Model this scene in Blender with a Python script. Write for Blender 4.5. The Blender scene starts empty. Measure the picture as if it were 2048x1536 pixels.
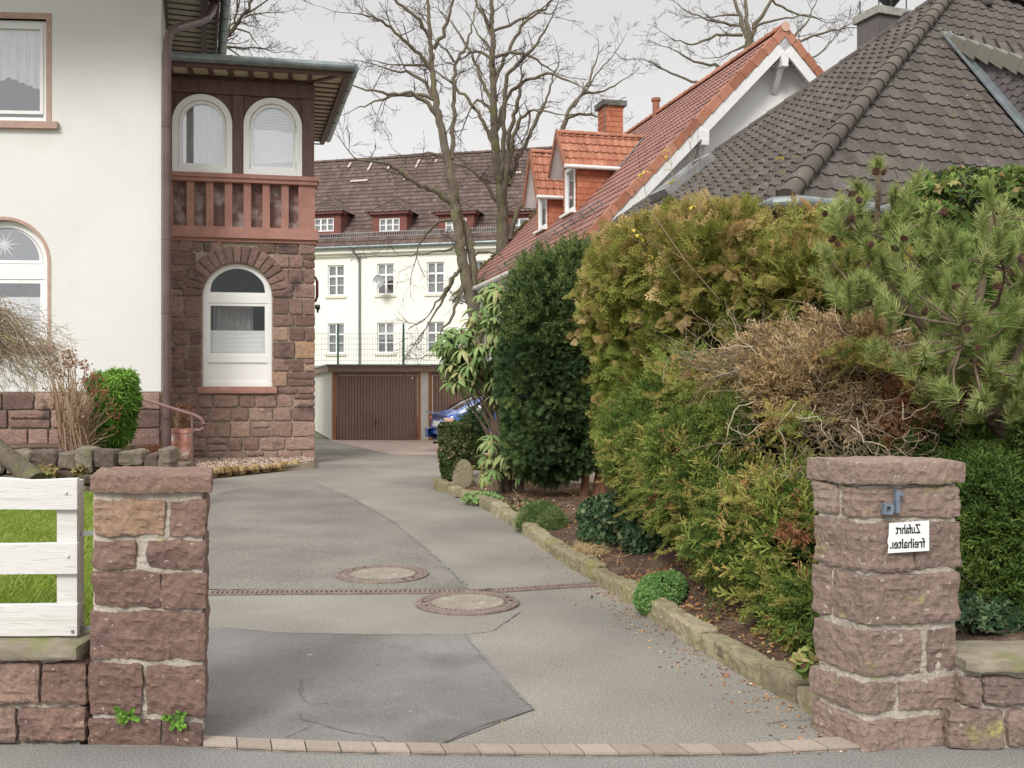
import bpy, math, random
import numpy as np
from mathutils import Vector, Matrix
S = bpy.context.scene
COL = S.collection
F = 1990.0; H = 1.62          # focal length in photo pixels, eye height
R = math.radians
# ---------------------------------------------------------------- camera
cd = bpy.data.cameras.new('camera'); cam = bpy.data.objects.new('camera', cd); COL.objects.link(cam)
cam.location = (0, 0, H); cam.rotation_euler = (R(90), 0, 0)
cd.sensor_width = 36; cd.lens = 36*F/2048; cd.clip_start = .05; cd.clip_end = 2000
S.camera = cam
# ---------------------------------------------------------------- world
SUN_EL, SUN_AZ = R(38), R(203)
w = bpy.data.worlds.new('World'); S.world = w; w.use_nodes = True
nt = w.node_tree; N = nt.nodes; L = nt.links
bg = N['Background']
sky = N.new('ShaderNodeTexSky'); sky.sky_type = 'NISHITA'; sky.sun_disc = False
sky.sun_elevation = SUN_EL; sky.sun_rotation = SUN_AZ; sky.air_density = 1.5; sky.dust_density = 4
hs = N.new('ShaderNodeHueSaturation'); hs.inputs['Saturation'].default_value = .12
L.new(sky.outputs[0], hs.inputs['Color'])
tc = N.new('ShaderNodeTexCoord'); sx = N.new('ShaderNodeSeparateXYZ'); L.new(tc.outputs['Generated'], sx.inputs[0])
nz = N.new('ShaderNodeTexNoise'); nz.inputs['Scale'].default_value = 1.6; nz.inputs['Detail'].default_value = 3
L.new(tc.outputs['Generated'], nz.inputs['Vector'])
ad = N.new('ShaderNodeMath'); ad.operation = 'MULTIPLY_ADD'; L.new(nz.outputs[0], ad.inputs[0]); ad.inputs[1].default_value = .10
L.new(sx.outputs['Z'], ad.inputs[2])
cr = N.new('ShaderNodeValToRGB'); L.new(ad.outputs[0], cr.inputs[0])
e = cr.color_ramp.elements
e[0].position = 0.0; e[0].color = (.94, .935, .925, 1)
e[1].position = 1.0; e[1].color = (1, .985, .96, 1)
for p, c in ((.22, (.83, .827, .822)), (.42, (.665, .663, .66)), (.62, (.88, .87, .855))):
    k = e.new(p); k.color = (*c, 1)
sc = N.new('ShaderNodeMix'); sc.data_type = 'RGBA'; sc.blend_type = 'MIX'; sc.inputs['Factor'].default_value = .90
bs = N.new('ShaderNodeMath'); bs.operation = 'MULTIPLY_ADD'     # overcast: the zenith is brighter
mr = N.new('ShaderNodeMapRange'); mr.inputs['From Min'].default_value = .36; mr.inputs['From Max'].default_value = .9
mr.inputs['To Min'].default_value = 10.4; mr.inputs['To Max'].default_value = 16.5
L.new(sx.outputs['Z'], mr.inputs['Value'])
vm = N.new('ShaderNodeVectorMath'); vm.operation = 'SCALE'; L.new(cr.outputs[0], vm.inputs[0]); L.new(mr.outputs[0], vm.inputs['Scale'])
L.new(hs.outputs[0], sc.inputs['A']); L.new(vm.outputs[0], sc.inputs['B'])
L.new(sc.outputs['Result'], bg.inputs['Color']); bg.inputs['Strength'].default_value = .10
# ---------------------------------------------------------------- sun (soft, overcast)
ld = bpy.data.lights.new('sun', 'SUN'); ld.energy = 2.5; ld.angle = R(20); ld.color = (1, .965, .92)
sun = bpy.data.objects.new('sun', ld); COL.objects.link(sun)
d = Vector((math.sin(SUN_AZ)*math.cos(SUN_EL), math.cos(SUN_AZ)*math.cos(SUN_EL), math.sin(SUN_EL)))
sun.rotation_euler = d.to_track_quat('Z', 'Y').to_euler(); sun.location = (0, -5, 20)
S.view_settings.view_transform = 'Standard'; S.view_settings.look = 'None'
S.view_settings.exposure = 0.14; S.view_settings.gamma = 1
# ================================================================ helpers
def G(px, py, z=0.0):
    D = (H-z)*F/(py-768.0); return np.array([(px-1024)/F*D, D, z])
def P(px, py, D): return np.array([(px-1024)/F*D, D, H+(768-py)/F*D])
def ray_plane(px, py, o, n):
    d = np.array([(px-1024)/F, 1.0, (768-py)/F]); c = np.array([0, 0, H])
    t = np.dot(np.array(o)-c, n)/np.dot(d, n); return c+d*t
def hashn(ix, iy, iz, seed=0):
    h = (ix.astype(np.int64)*374761393 + iy.astype(np.int64)*668265263 + iz.astype(np.int64)*2147483647 + seed*974634777) & 0x7fffffff
    h = ((h ^ (h >> 13))*1274126177) & 0x7fffffff
    h = (h ^ (h >> 16)) & 0xffff
    return h/65535.0
def vnoise(p, seed=0):
    p = np.asarray(p, float); i = np.floor(p).astype(np.int64); f = p-i; u = f*f*(3-2*f)
    r = 0
    for a in (0, 1):
        for b in (0, 1):
            for c in (0, 1):
                wgt = (u[..., 0] if a else 1-u[..., 0])*(u[..., 1] if b else 1-u[..., 1])*(u[..., 2] if c else 1-u[..., 2])
                r = r+wgt*hashn(i[..., 0]+a, i[..., 1]+b, i[..., 2]+c, seed)
    return r
def fbm(p, seed=0, o=4):
    r = 0; a = .5; p = np.asarray(p, float)
    for k in range(o): r = r+a*vnoise(p*2**k, seed+k*7); a *= .5
    return r
def unit(v): v = np.asarray(v, float); return v/np.maximum(np.linalg.norm(v, axis=-1, keepdims=True), 1e-9)

class Fr:
    """local frame: x along a wall to the right, y into the building, z up"""
    def __init__(s, o, xdir, ydir=None):
        s.o = np.array(o, float); x = np.array([xdir[0], xdir[1], 0.]); s.x = unit(x)
        s.y = unit(np.array([ydir[0], ydir[1], 0.])) if ydir is not None else np.array([-s.x[1], s.x[0], 0.])
        s.z = np.array([0, 0, 1.])
    def __call__(s, v):
        v = np.asarray(v, float); return s.o+v[..., 0:1]*s.x+v[..., 1:2]*s.y+v[..., 2:3]*s.z
    def sx(s, px, y=0.0):            # local x where the sight line of photo column px crosses local y
        u = (px-1024)/F; o = s.o+s.y*y
        return (u*o[1]-o[0])/(s.x[0]-u*s.x[1])
    def z_at(s, px, py, y=0.0):
        a = s.sx(px, y); D = (s.o+s.x*a+s.y*y)[1]; return H+(768-py)/F*D-s.o[2]
ID = Fr((0, 0, 0), (1, 0))

class MB:
    def __init__(s, fr=None): s.V = []; s.Fs = []; s.T = []; s.n = 0; s.fr = fr
    def add(s, V, Fc, tint=0.0, raw=False):
        V = np.asarray(V, float).reshape(-1, 3); Fc = np.asarray(Fc, np.int64)
        if s.fr is not None and not raw: V = s.fr(V)
        s.V.append(V); s.Fs.append(Fc+s.n); s.n += len(V)
        t = np.asarray(tint, float); s.T.append(np.broadcast_to(t, (len(Fc),)).copy() if t.ndim == 0 else t)
    def build(s, name, mat, parent=None, smooth=False):
        me = bpy.data.meshes.new(name); V = np.concatenate(s.V)
        off = np.zeros(3)
        q = parent
        while q is not None: off += np.array(q.location); q = q.parent
        V = (V-off).astype(np.float32)
        me.vertices.add(len(V)); me.vertices.foreach_set('co', V.ravel())
        li = np.concatenate([f.ravel() for f in s.Fs]).astype(np.int32)
        lt = np.concatenate([np.full(len(f), f.shape[1]) for f in s.Fs]); ls = np.concatenate([[0], np.cumsum(lt)[:-1]])
        me.loops.add(len(li)); me.loops.foreach_set('vertex_index', li)
        me.polygons.add(len(lt)); me.polygons.foreach_set('loop_start', ls.astype(np.int32)); me.polygons.foreach_set('loop_total', lt.astype(np.int32))
        me.polygons.foreach_set('use_smooth', np.full(len(lt), smooth, bool))
        at = me.attributes.new('tint', 'FLOAT', 'FACE'); at.data.foreach_set('value', np.concatenate(s.T).astype(np.float32))
        me.update(calc_edges=True); me.validate(clean_customdata=False)
        me.materials.append(mat)
        o = bpy.data.objects.new(name, me); COL.objects.link(o)
        if parent is not None: o.parent = parent
        return o
    # ---- primitives
    def box(s, x0, x1, y0, y1, z0, z1, tint=0.0):
        V = [(x, y, z) for x in (x0, x1) for y in (y0, y1) for z in (z0, z1)]
        s.add(V, [(0, 1, 3, 2), (4, 6, 7, 5), (0, 4, 5, 1), (2, 3, 7, 6), (0, 2, 6, 4), (1, 5, 7, 3)], tint)
    def bar(s, a, b, w, h, up=(0, 0, 1), tint=0.0):   # rectangular bar from a to b, world coords, centred
        a = np.array(a, float); b = np.array(b, float); d = unit(b-a); r = unit(np.cross(d, up)); u = np.cross(r, d)
        V = [p+r*i*w/2+u*j*h/2 for p in (a, b) for i, j in ((-1, -1), (1, -1), (1, 1), (-1, 1))]
        s.add(V, [(0, 3, 2, 1), (4, 5, 6, 7), (0, 1, 5, 4), (1, 2, 6, 5), (2, 3, 7, 6), (3, 0, 4, 7)], tint)
    def tube(s, pts, rad, n=6, cap=True, tint=0.0):
        pts = np.asarray(pts, float); m = len(pts); rad = np.broadcast_to(np.asarray(rad, float), (m,))
        t = np.gradient(pts, axis=0); t = unit(t)
        ref = np.array([0, 0, 1.]) if abs(t[0][2]) < .9 else np.array([1., 0, 0])
        a = unit(np.cross(t, ref)); b = np.cross(t, a)
        th = np.arange(n)*2*math.pi/n
        V = pts[:, None]+rad[:, None, None]*(a[:, None]*np.cos(th)[None, :, None]+b[:, None]*np.sin(th)[None, :, None])
        i = np.arange(m-1)[:, None]*n; j = np.arange(n)[None]; k = (j+1) % n
        Q = np.stack([i+j, i+k, i+n+k, i+n+j], -1).reshape(-1, 4)
        s.add(V.reshape(-1, 3), Q, tint)
        if cap:
            for e_, idx in ((0, range(n)), (m-1, range(n))):
                c = pts[e_]; s.add(np.vstack([V[e_], c]), [(q, (q+1) % n, n) for q in idx], tint)
    def poly(s, pts, tint=0.0):                      # convex polygon as one ngon
        pts = np.asarray(pts, float); s.add(pts, [tuple(range(len(pts)))], tint)
    def ring(s, A, B, y0, y1, tint=0.0, back=False, ia=True, ib=True):   # A outer, B inner outlines (x,z); front y0, back y1
        A = np.asarray(A, float); B = np.asarray(B, float); n = len(A)
        f = lambda O, y: np.stack([O[:, 0], np.full(n, y), O[:, 1]], -1)
        V = np.vstack([f(A, y0), f(B, y0), f(A, y1), f(B, y1)]); Q = []
        for i in range(n):
            j = (i+1) % n
            Q.append((i, j, n+j, n+i))
            if ia: Q.append((i, 2*n+i, 2*n+j, j))
            if ib: Q.append((n+i, n+j, 3*n+j, 3*n+i))
            if back: Q.append((2*n+i, 3*n+i, 3*n+j, 2*n+j))
        s.add(V, Q, tint)
    def prism(s, O, y0, y1, tint=0.0):               # outline (x,z) extruded in y
        O = np.asarray(O, float); n = len(O); f = lambda y: np.stack([O[:, 0], np.full(n, y), O[:, 1]], -1)
        V = np.vstack([f(y0), f(y1)])
        s.add(V, [tuple(range(n)), ], tint); s.add(V, [tuple(range(2*n-1, n-1, -1))], tint)
        s.add(V, [(i, n+i, n+(i+1) % n, (i+1) % n) for i in range(n)], tint)
    def lathe(s, prof, c, n=24, tint=0.0):           # prof (r,z)
        th = np.arange(n)*2*math.pi/n; V = []
        for r, z in prof: V += [(c[0]+r*math.cos(t), c[1]+r*math.sin(t), c[2]+z) for t in th]
        Q = []
        for i in range(len(prof)-1):
            for j in range(n): k = (j+1) % n; Q.append((i*n+j, i*n+k, (i+1)*n+k, (i+1)*n+j))
        s.add(V, Q, tint)
    def grid(s, V, tint=0.0):                         # V (m,n,3)
        m, n = V.shape[:2]; i = np.arange(m-1)[:, None]*n; j = np.arange(n-1)[None]
        Q = np.stack([i+j, i+j+1, i+n+j+1, i+n+j], -1).reshape(-1, 4); s.add(V.reshape(-1, 3), Q, tint)
    def rock(s, x0, x1, y0, y1, z0, z1, res=.03, amp=.015, rnd=.02, seed=0, tint=0.0, mapf=None, freq=9.0, skip=()):
        c = np.array([(x0+x1)/2, (y0+y1)/2, (z0+z1)/2]); h = np.array([x1-x0, y1-y0, z1-z0])/2
        r = min(rnd, h.min()*.6); inner = h-r
        rs = np.random.RandomState(seed & 0xffff)
        fc_ = rs.uniform(-1, 1, (7, 3)); fo_ = rs.uniform(-.1, .5, 7)
        for ax in range(3):
            for sg in (-1, 1):
                if (ax, sg) in skip: continue
                u, v = [(1, 2), (2, 0), (0, 1)][ax]
                nu = max(2, int(2*h[u]/res)+1); nv = max(2, int(2*h[v]/res)+1)
                a = np.linspace(-h[u], h[u], nu+1); b = np.linspace(-h[v], h[v], nv+1)
                q = np.zeros((nu+1, nv+1, 3)); q[..., ax] = sg*h[ax]; q[..., u] = a[:, None]; q[..., v] = b[None]
                ci = np.clip(q, -inner, inner); dr = q-ci; dn = unit(dr); p = ci+r*dn
                wp = (p+c)*freq+seed*3.17
                n1 = fbm(wp, seed, 4); rg = 1-abs(2*vnoise(wp*.55+5, seed+3)-1)
                rg2 = 1-abs(2*vnoise(wp*1.9+9, seed+5)-1)
                fct = np.min(((p/np.maximum(h, .03))[..., None, :]*fc_).sum(-1)*.7+fo_, -1)
                dsp = amp*((n1-.47)*1.6+(rg-.5)*.8+.6*(rg2**3-.3)+.65*np.clip(fct+.35, -.9, .4))
                p = p+dn*dsp[..., None]+c
                if mapf is not None: p = mapf(p)
                if sg < 0: p = p[:, ::-1]
                s.grid(p, tint)

def set_id(o, label=None, cat=None, group=None, kind=None):
    if label: o['label'] = label
    if cat: o['category'] = cat
    if group: o['group'] = group
    if kind: o['kind'] = kind
    return o
def thing(name, loc, label, cat, group=None):
    o = bpy.data.objects.new(name, None); COL.objects.link(o); o.location = tuple(float(v) for v in loc); o.empty_display_size = .2
    return set_id(o, label, cat, group)

# ================================================================ materials
def lin(c): return tuple((v/255/12.92 if v/255 <= .04045 else ((v/255+.055)/1.055)**2.4) for v in c)
def mk(name, cols, src='noise', scale=3.0, detail=5, rough=.8, bump=None, spots=None, metal=0, var=None, spec=.4, trans=0, stretch=None, coat=0):
    """cols: [(pos,(r,g,b) linear)]; src noise|tint|island; bump (scale,strength,dist); spots [(color,scale,lo,hi)]; var (scale,amount)"""
    m = bpy.data.materials.new(name); m.use_nodes = True; t = m.node_tree; n = t.nodes; l = t.links
    bs = n['Principled BSDF']; bs.inputs['Roughness'].default_value = rough; bs.inputs['Metallic'].default_value = metal
    bs.inputs['Specular IOR Level'].default_value = spec; bs.inputs['Coat Weight'].default_value = coat
    tcn = n.new('ShaderNodeTexCoord'); vec = tcn.outputs['Object']
    if stretch:
        mp = n.new('ShaderNodeMapping'); mp.inputs['Scale'].default_value = stretch; l.new(vec, mp.inputs[0]); vec = mp.outputs[0]
    def noise(sc, det=5, v=vec):
        x = n.new('ShaderNodeTexNoise'); x.inputs['Scale'].default_value = sc; x.inputs['Detail'].default_value = det; l.new(v, x.inputs['Vector']); return x.outputs[0]
    if len(cols) == 1: 
        rgb = n.new('ShaderNodeRGB'); rgb.outputs[0].default_value = (*cols[0][1], 1); col = rgb.outputs[0]
    else:
        rp = n.new('ShaderNodeValToRGB'); el = rp.color_ramp.elements
        el[0].position = cols[0][0]; el[0].color = (*cols[0][1], 1); el[1].position = cols[-1][0]; el[1].color = (*cols[-1][1], 1)
        for p, c in cols[1:-1]: k = el.new(p); k.color = (*c, 1)
        if src == 'noise': l.new(noise(scale, detail), rp.inputs[0])
        elif src == 'tint':
            a = n.new('ShaderNodeAttribute'); a.attribute_name = 'tint'
            if scale:
                ma = n.new('ShaderNodeMath'); ma.operation = 'MULTIPLY_ADD'; l.new(noise(scale, detail), ma.inputs[0]); ma.inputs[1].default_value = .35
                mb_ = n.new('ShaderNodeMath'); mb_.operation = 'SUBTRACT'; l.new(a.outputs['Fac'], mb_.inputs[0]); mb_.inputs[1].default_value = .175
                l.new(mb_.outputs[0], ma.inputs[2]); l.new(ma.outputs[0], rp.inputs[0])
            else: l.new(a.outputs['Fac'], rp.inputs[0])
        elif src == 'island':
            g = n.new('ShaderNodeNewGeometry'); l.new(g.outputs['Random Per Island'], rp.inputs[0])
        col = rp.outputs[0]
    for sp in (spots or []):
        c, sc, lo, hi = sp[:4]
        mrg = n.new('ShaderNodeMapRange'); mrg.inputs['From Min'].default_value = lo; mrg.inputs['From Max'].default_value = hi
        l.new(noise(sc, sp[4] if len(sp) > 4 else 4), mrg.inputs['Value'])
        mx = n.new('ShaderNodeMix'); mx.data_type = 'RGBA'; l.new(mrg.outputs[0], mx.inputs['Factor']); l.new(col, mx.inputs['A'])
        mx.inputs['B'].default_value = (*c, 1); col = mx.outputs['Result']
    if var:
        mrg = n.new('ShaderNodeMapRange'); mrg.inputs['From Min'].default_value = .3; mrg.inputs['From Max'].default_value = .7
        mrg.inputs['To Min'].default_value = 1-var[1]; mrg.inputs['To Max'].default_value = 1+var[1]
        l.new(noise(var[0], 6), mrg.inputs['Value'])
        vm_ = n.new('ShaderNodeVectorMath'); vm_.operation = 'SCALE'; l.new(col, vm_.inputs[0]); l.new(mrg.outputs[0], vm_.inputs['Scale']); col = vm_.outputs[0]
    l.new(col, bs.inputs['Base Color'])
    if bump:
        b = n.new('ShaderNodeBump'); b.inputs['Strength'].default_value = bump[1]; b.inputs['Distance'].default_value = bump[2]
        l.new(noise(bump[0], 8), b.inputs['Height']); l.new(b.outputs[0], bs.inputs['Normal'])
    if trans:
        tr = n.new('ShaderNodeBsdfTranslucent'); l.new(col, tr.inputs[0]); mx = n.new('ShaderNodeMixShader'); mx.inputs[0].default_value = trans
        l.new(bs.outputs[0], mx.inputs[1]); l.new(tr.outputs[0], mx.inputs[2]); l.new(mx.outputs[0], n['Material Output'].inputs[0])
    return m
def glass(name, refl=.35, tintc=(1, 1, 1), rough=.02):
    m = bpy.data.materials.new(name); m.use_nodes = True; t = m.node_tree; n = t.nodes; l = t.links
    n.remove(n['Principled BSDF']); tr = n.new('ShaderNodeBsdfTransparent'); tr.inputs[0].default_value = (*tintc, 1)
    gl = n.new('ShaderNodeBsdfGlossy'); gl.inputs['Roughness'].default_value = rough
    gl.inputs[0].default_value = (.9, .93, .96, 1)
    mx = n.new('ShaderNodeMixShader'); mx.inputs[0].default_value = refl
    l.new(tr.outputs[0], mx.inputs[1]); l.new(gl.outputs[0], mx.inputs[2]); l.new(mx.outputs[0], n['Material Output'].inputs[0]); return m
M = {}
M['cream'] = mk('cream_render', [(0, (.69, .69, .66)), (1, (.72, .72, .69))], scale=.7, rough=.9, bump=(60, .5, .012), var=(.5, .03), spots=[((.64, .635, .60), .9, .60, .85, 8)])
M['white'] = mk('white_paint', [(0, (.83, .83, .82)), (1, (.86, .86, .85))], rough=.35, scale=2)
M['whitewood'] = mk('weathered_white_paint', [(0, (.60, .59, .57)), (1, (.70, .69, .67))], rough=.55, scale=6, stretch=(1, 4, 14),
                    spots=[((.38, .36, .31), 9, .58, .74), ((.50, .50, .42), 2.5, .56, .8)], bump=(14, .25, .01))
SAND = [(0, (.135, .085, .072)), (.25, (.21, .132, .110)), (.5, (.28, .182, .150)), (.72, (.34, .235, .19)), (.86, (.36, .235, .15)), (1, (.38, .22, .10))]
M['sand'] = mk('red_sandstone', SAND, src='tint', scale=7, rough=.92, bump=(30, 1, .02), var=(22, .16), spots=[((.07, .045, .045), 2.2, .60, .74)])
M['sandnear'] = mk('rough_red_sandstone', [(p, (c[0]*.80, c[1]*.79, c[2]*.76)) for p, c in SAND], src='tint', scale=9, rough=.93, bump=(45, 1, .012), var=(40, .2),
                   spots=[((.10, .065, .07), 4, .60, .72), ((.38, .33, .27), 38, .66, .72)])
M['sandmoss'] = mk('mossy_sandstone', [(p, (c[0]*.82+.018, c[1]*.88+.020, c[2]*.86+.018)) for p, c in SAND], src='tint', scale=8, rough=.93, bump=(45, 1, .012), var=(40, .2),
                   spots=[((.30, .27, .10), 5, .63, .74), ((.42, .39, .33), 30, .64, .72)])
M['mortar'] = mk('mortar', [(.3, (.30, .25, .20)), (.7, (.43, .37, .30))], scale=12, rough=.95, bump=(70, .7, .01))
M['mortargrey'] = mk('grey_mortar', [(.3, (.30, .26, .21)), (.7, (.52, .47, .41))], scale=9, rough=.95, bump=(60, .9, .015), spots=[((.33, .31, .08), 6, .64, .75)])
M['balus'] = mk('carved_red_sandstone', [(.3, (.33, .165, .130)), (.7, (.42, .225, .18))], scale=3, rough=.85, bump=(60, .3, .006), var=(9, .08))
M['roughpanel'] = mk('rough_purple_panel', [(.3, (.17, .095, .085)), (.7, (.23, .14, .125))], scale=4, rough=.9, bump=(18, .7, .02), spots=[((.42, .36, .34), 3.2, .50, .66)])
M['brownwood'] = mk('brown_painted_wood', [(.3, (.105, .058, .050)), (.7, (.15, .086, .074))], scale=3, rough=.6, stretch=(4, 4, .6), bump=(10, .15, .01))
M['soffit'] = mk('cream_soffit_boards', [(.3, (.50, .44, .31)), (.7, (.66, .60, .46))], scale=4, rough=.7)
M['zinc'] = mk('weathered_zinc', [(.3, (.16, .19, .19)), (.7, (.27, .30, .30))], scale=5, rough=.45, metal=.5)
M['brownpipe'] = mk('brown_painted_metal', [(.3, (.105, .065, .062)), (.7, (.15, .098, .093))], scale=4, rough=.4)
M['glass'] = glass('window_glass', .30)
M['glasslow'] = glass('window_glass_in_shade', .06)
M['glassdark'] = glass('window_glass_reflecting', .42)
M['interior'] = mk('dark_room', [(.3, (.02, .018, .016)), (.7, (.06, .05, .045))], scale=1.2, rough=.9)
M['blind'] = mk('white_pleated_blind', [(0, (.74, .76, .76)), (1, (.80, .82, .82))], scale=2, rough=.8)
M['curtain'] = mk('white_net_curtain', [(.3, (.50, .51, .52)), (.7, (.72, .73, .74))], scale=6, rough=.9, stretch=(6, 1, .4))
M['greycurtain'] = mk('grey_net_curtain', [(.3, (.20, .20, .20)), (.7, (.34, .34, .33))], scale=6, rough=.9, stretch=(6, 1, .4))
M['pinkstone'] = mk('pink_stone_surround', [(.3, (.40, .27, .22)), (.7, (.50, .35, .29))], scale=8, rough=.85, bump=(80, .3, .005))
# ================================================================ generic builders
def arch_o(cx, z0, zs, r, n=22, inset=0.0):
    r = r-inset; z0 = z0+inset
    pts = [(cx-r, zs), (cx-r, z0), (cx+r, z0), (cx+r, zs)]
    for k in range(1, n): a = math.pi*k/n; pts.append((cx+r*math.cos(a), zs+r*math.sin(a)))
    return pts
def rect_o(x0, x1, z0, z1, i=0.0): return [(x0+i, z0+i), (x1-i, z0+i), (x1-i, z1-i), (x0+i, z1-i)]
def _hit(poly, c, ang):
    d = (math.cos(ang), math.sin(ang)); best = None
    n = len(poly)
    for i in range(n):
        x1, y1 = poly[i][0]-c[0], poly[i][1]-c[1]; x2, y2 = poly[(i+1) % n][0]-c[0], poly[(i+1) % n][1]-c[1]
        ex, ey = x2-x1, y2-y1; den = d[0]*ey-d[1]*ex
        if abs(den) < 1e-12: continue
        t = (x1*ey-y1*ex)/den; s = (x1*d[1]-y1*d[0])/den
        if t > 1e-9 and -1e-4 <= s <= 1.0001 and (best is None or t > best): best = t
    return (c[0]+d[0]*best, c[1]+d[1]*best)
def panel(mb, x0, x1, z0, z1, hole, y=0.0, depth=.2, tint=.5):
    """wall rectangle with one opening and its reveals"""
    if hole is None: mb.add([(x0, y, z0), (x1, y, z0), (x1, y, z1), (x0, y, z1)], [(0, 1, 2, 3)], tint); return
    c = (sum(p[0] for p in hole)/len(hole), sum(p[1] for p in hole)/len(hole)); out = rect_o(x0, x1, z0, z1)
    an = sorted(set([round(math.atan2(p[1]-c[1], p[0]-c[0]), 7) for p in hole+out]))
    if not (x0 < c[0] < x1 and z0 < c[1] < z1): print("BADPANEL", x0, x1, z0, z1, hole[:4])
    A = [_hit(out, c, a) for a in an]; B = [_hit(hole, c, a) for a in an]
    mb.ring(A, B, y, y+depth, tint, ia=False)
def courses(x0, x1, z0, z1, rng, h=(.22, .36), wd=(.25, .55), ps=.2, gap=.014):
    out = []; z = z0
    while z < z1-.02:
        hh = rng.uniform(*h)
        if z+hh > z1-h[0]*.7: hh = z1-z
        x = x0-rng.uniform(0, wd[0]*.6) if False else x0
        while x < x1-.01:
            ww = rng.uniform(*wd)
            if x+ww > x1-wd[0]*.7: ww = x1-x
            j = rng.uniform(-.012, .012)
            if rng.rand() < ps and hh > .2:
                k = rng.uniform(.4, .6)*hh; m = x+ww*rng.uniform(.35, .65) if rng.rand() < .4 else None
                if m: out += [(x, m, z, z+k), (m, x+ww, z, z+k)]
                else: out.append((x, x+ww, z, z+k))
                out.append((x, x+ww, z+k, z+hh))
            else: out.append((x, x+ww, z, z+hh))
            x += ww
        z += hh
    return [(a+gap, b-gap, c+gap, d-gap) for a, b, c, d in out if b-a > .05 and d-c > .05]
def tile_roof(mb, O, ea, eb, poly, period=.30, row=.34, amp=.035, step=.03, seed=0, sub=7, t0=.0, t1=1., lip=True):
    """waved interlocking tiles in the plane O + a*ea + b*eb, clipped to a convex polygon given in (a,b)"""
    O = np.array(O, float); ea = np.array(ea, float); eb = np.array(eb, float); n = unit(np.cross(ea, eb))
    if n[2] < 0: n = -n
    pl = np.array(poly); a0, b0 = pl.min(0); a1, b1 = pl.max(0)
    # orientation
    area = sum(pl[i][0]*pl[(i+1) % len(pl)][1]-pl[(i+1) % len(pl)][0]*pl[i][1] for i in range(len(pl)))
    if area < 0: pl = pl[::-1]
    rng = np.random.RandomState(seed)
    da = period/sub; na = int((a1-a0)/da)+2; nb = int((b1-b0)/row)+2
    A = a0+np.arange(na)*da; fr = (A/period) % 1.0
    wv = amp*(np.exp(-((fr-.5)/.13)**2)-.08*np.cos(fr*2*math.pi))
    tid = np.floor(A/period).astype(int)
    rndt = rng.rand(nb+2, int((a1-a0)/period)+4); t_off = tid.min()
    for j in range(nb):
        bb = b0+j*row+rng.uniform(-.004, .004)
        prof = [(bb, -.005), (bb, step), (bb+row*.5, step*.55), (bb+row+.01, .0)]
        V = np.zeros((len(prof), na, 3))
        for k, (b, h) in enumerate(prof):
            hh = (wv*(.3 if k == 0 else 1)+h)
            V[k] = O+A[:, None]*ea+min(b, 1e9)*eb+hh[:, None]*n
        ca = (A[:-1]+A[1:])/2
        tint = t0+(t1-t0)*rndt[j, (tid[:-1]-t_off)]
        for k in range(len(prof)-1):
            cb = (prof[k][0]+prof[k+1][0])/2+ (0.001 if k == 0 else 0)
            ok = np.ones(na-1, bool)
            for i in range(len(pl)):
                p, q = pl[i], pl[(i+1) % len(pl)]
                ok &= ((q[0]-p[0])*(cb-p[1])-(q[1]-p[1])*(ca-p[0])) >= -1e-6
            idx = np.nonzero(ok)[0]
            if len(idx) == 0: continue
            Q = np.stack([idx, idx+1, na+idx+1, na+idx], -1)
            mb.add(np.vstack([V[k], V[k+1]]), Q, tint[idx], raw=True)
def plane_ab(O, ea, eb, p):
    d = np.array(p)-np.array(O); return (float(np.dot(d, ea)), float(np.dot(d, eb)))
def ridge_caps(mb, p0, p1, r=.13, ln=.42, seed=0):
    p0 = np.array(p0, float); p1 = np.array(p1, float); Ltot = np.linalg.norm(p1-p0); d = (p1-p0)/Ltot
    side = unit(np.cross(d, (0, 0, 1))); up = np.cross(side, d); n = max(1, int(Ltot/ln)); rng = np.random.RandomState(seed)
    th = np.linspace(-.25, math.pi+.25, 11)
    for k in range(n):
        a = p0+d*(k*Ltot/n-.03); b = p0+d*((k+1)*Ltot/n); t = rng.rand()
        rows = []
        for q, rr in ((a, r*1.0), (a, r*1.14), (a+(b-a)*.08, r*1.17), (a+(b-a)*.14, r*1.10), (b, r*.98)):
            rows.append(q+rr*(np.cos(th)[:, None]*side+np.sin(th)[:, None]*up*.9))
        mb.grid(np.array(rows), t)
        c = a+up*0; mb.add(np.vstack([rows[1], c]), [(i+1, i, 11) for i in range(10)], t)
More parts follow.
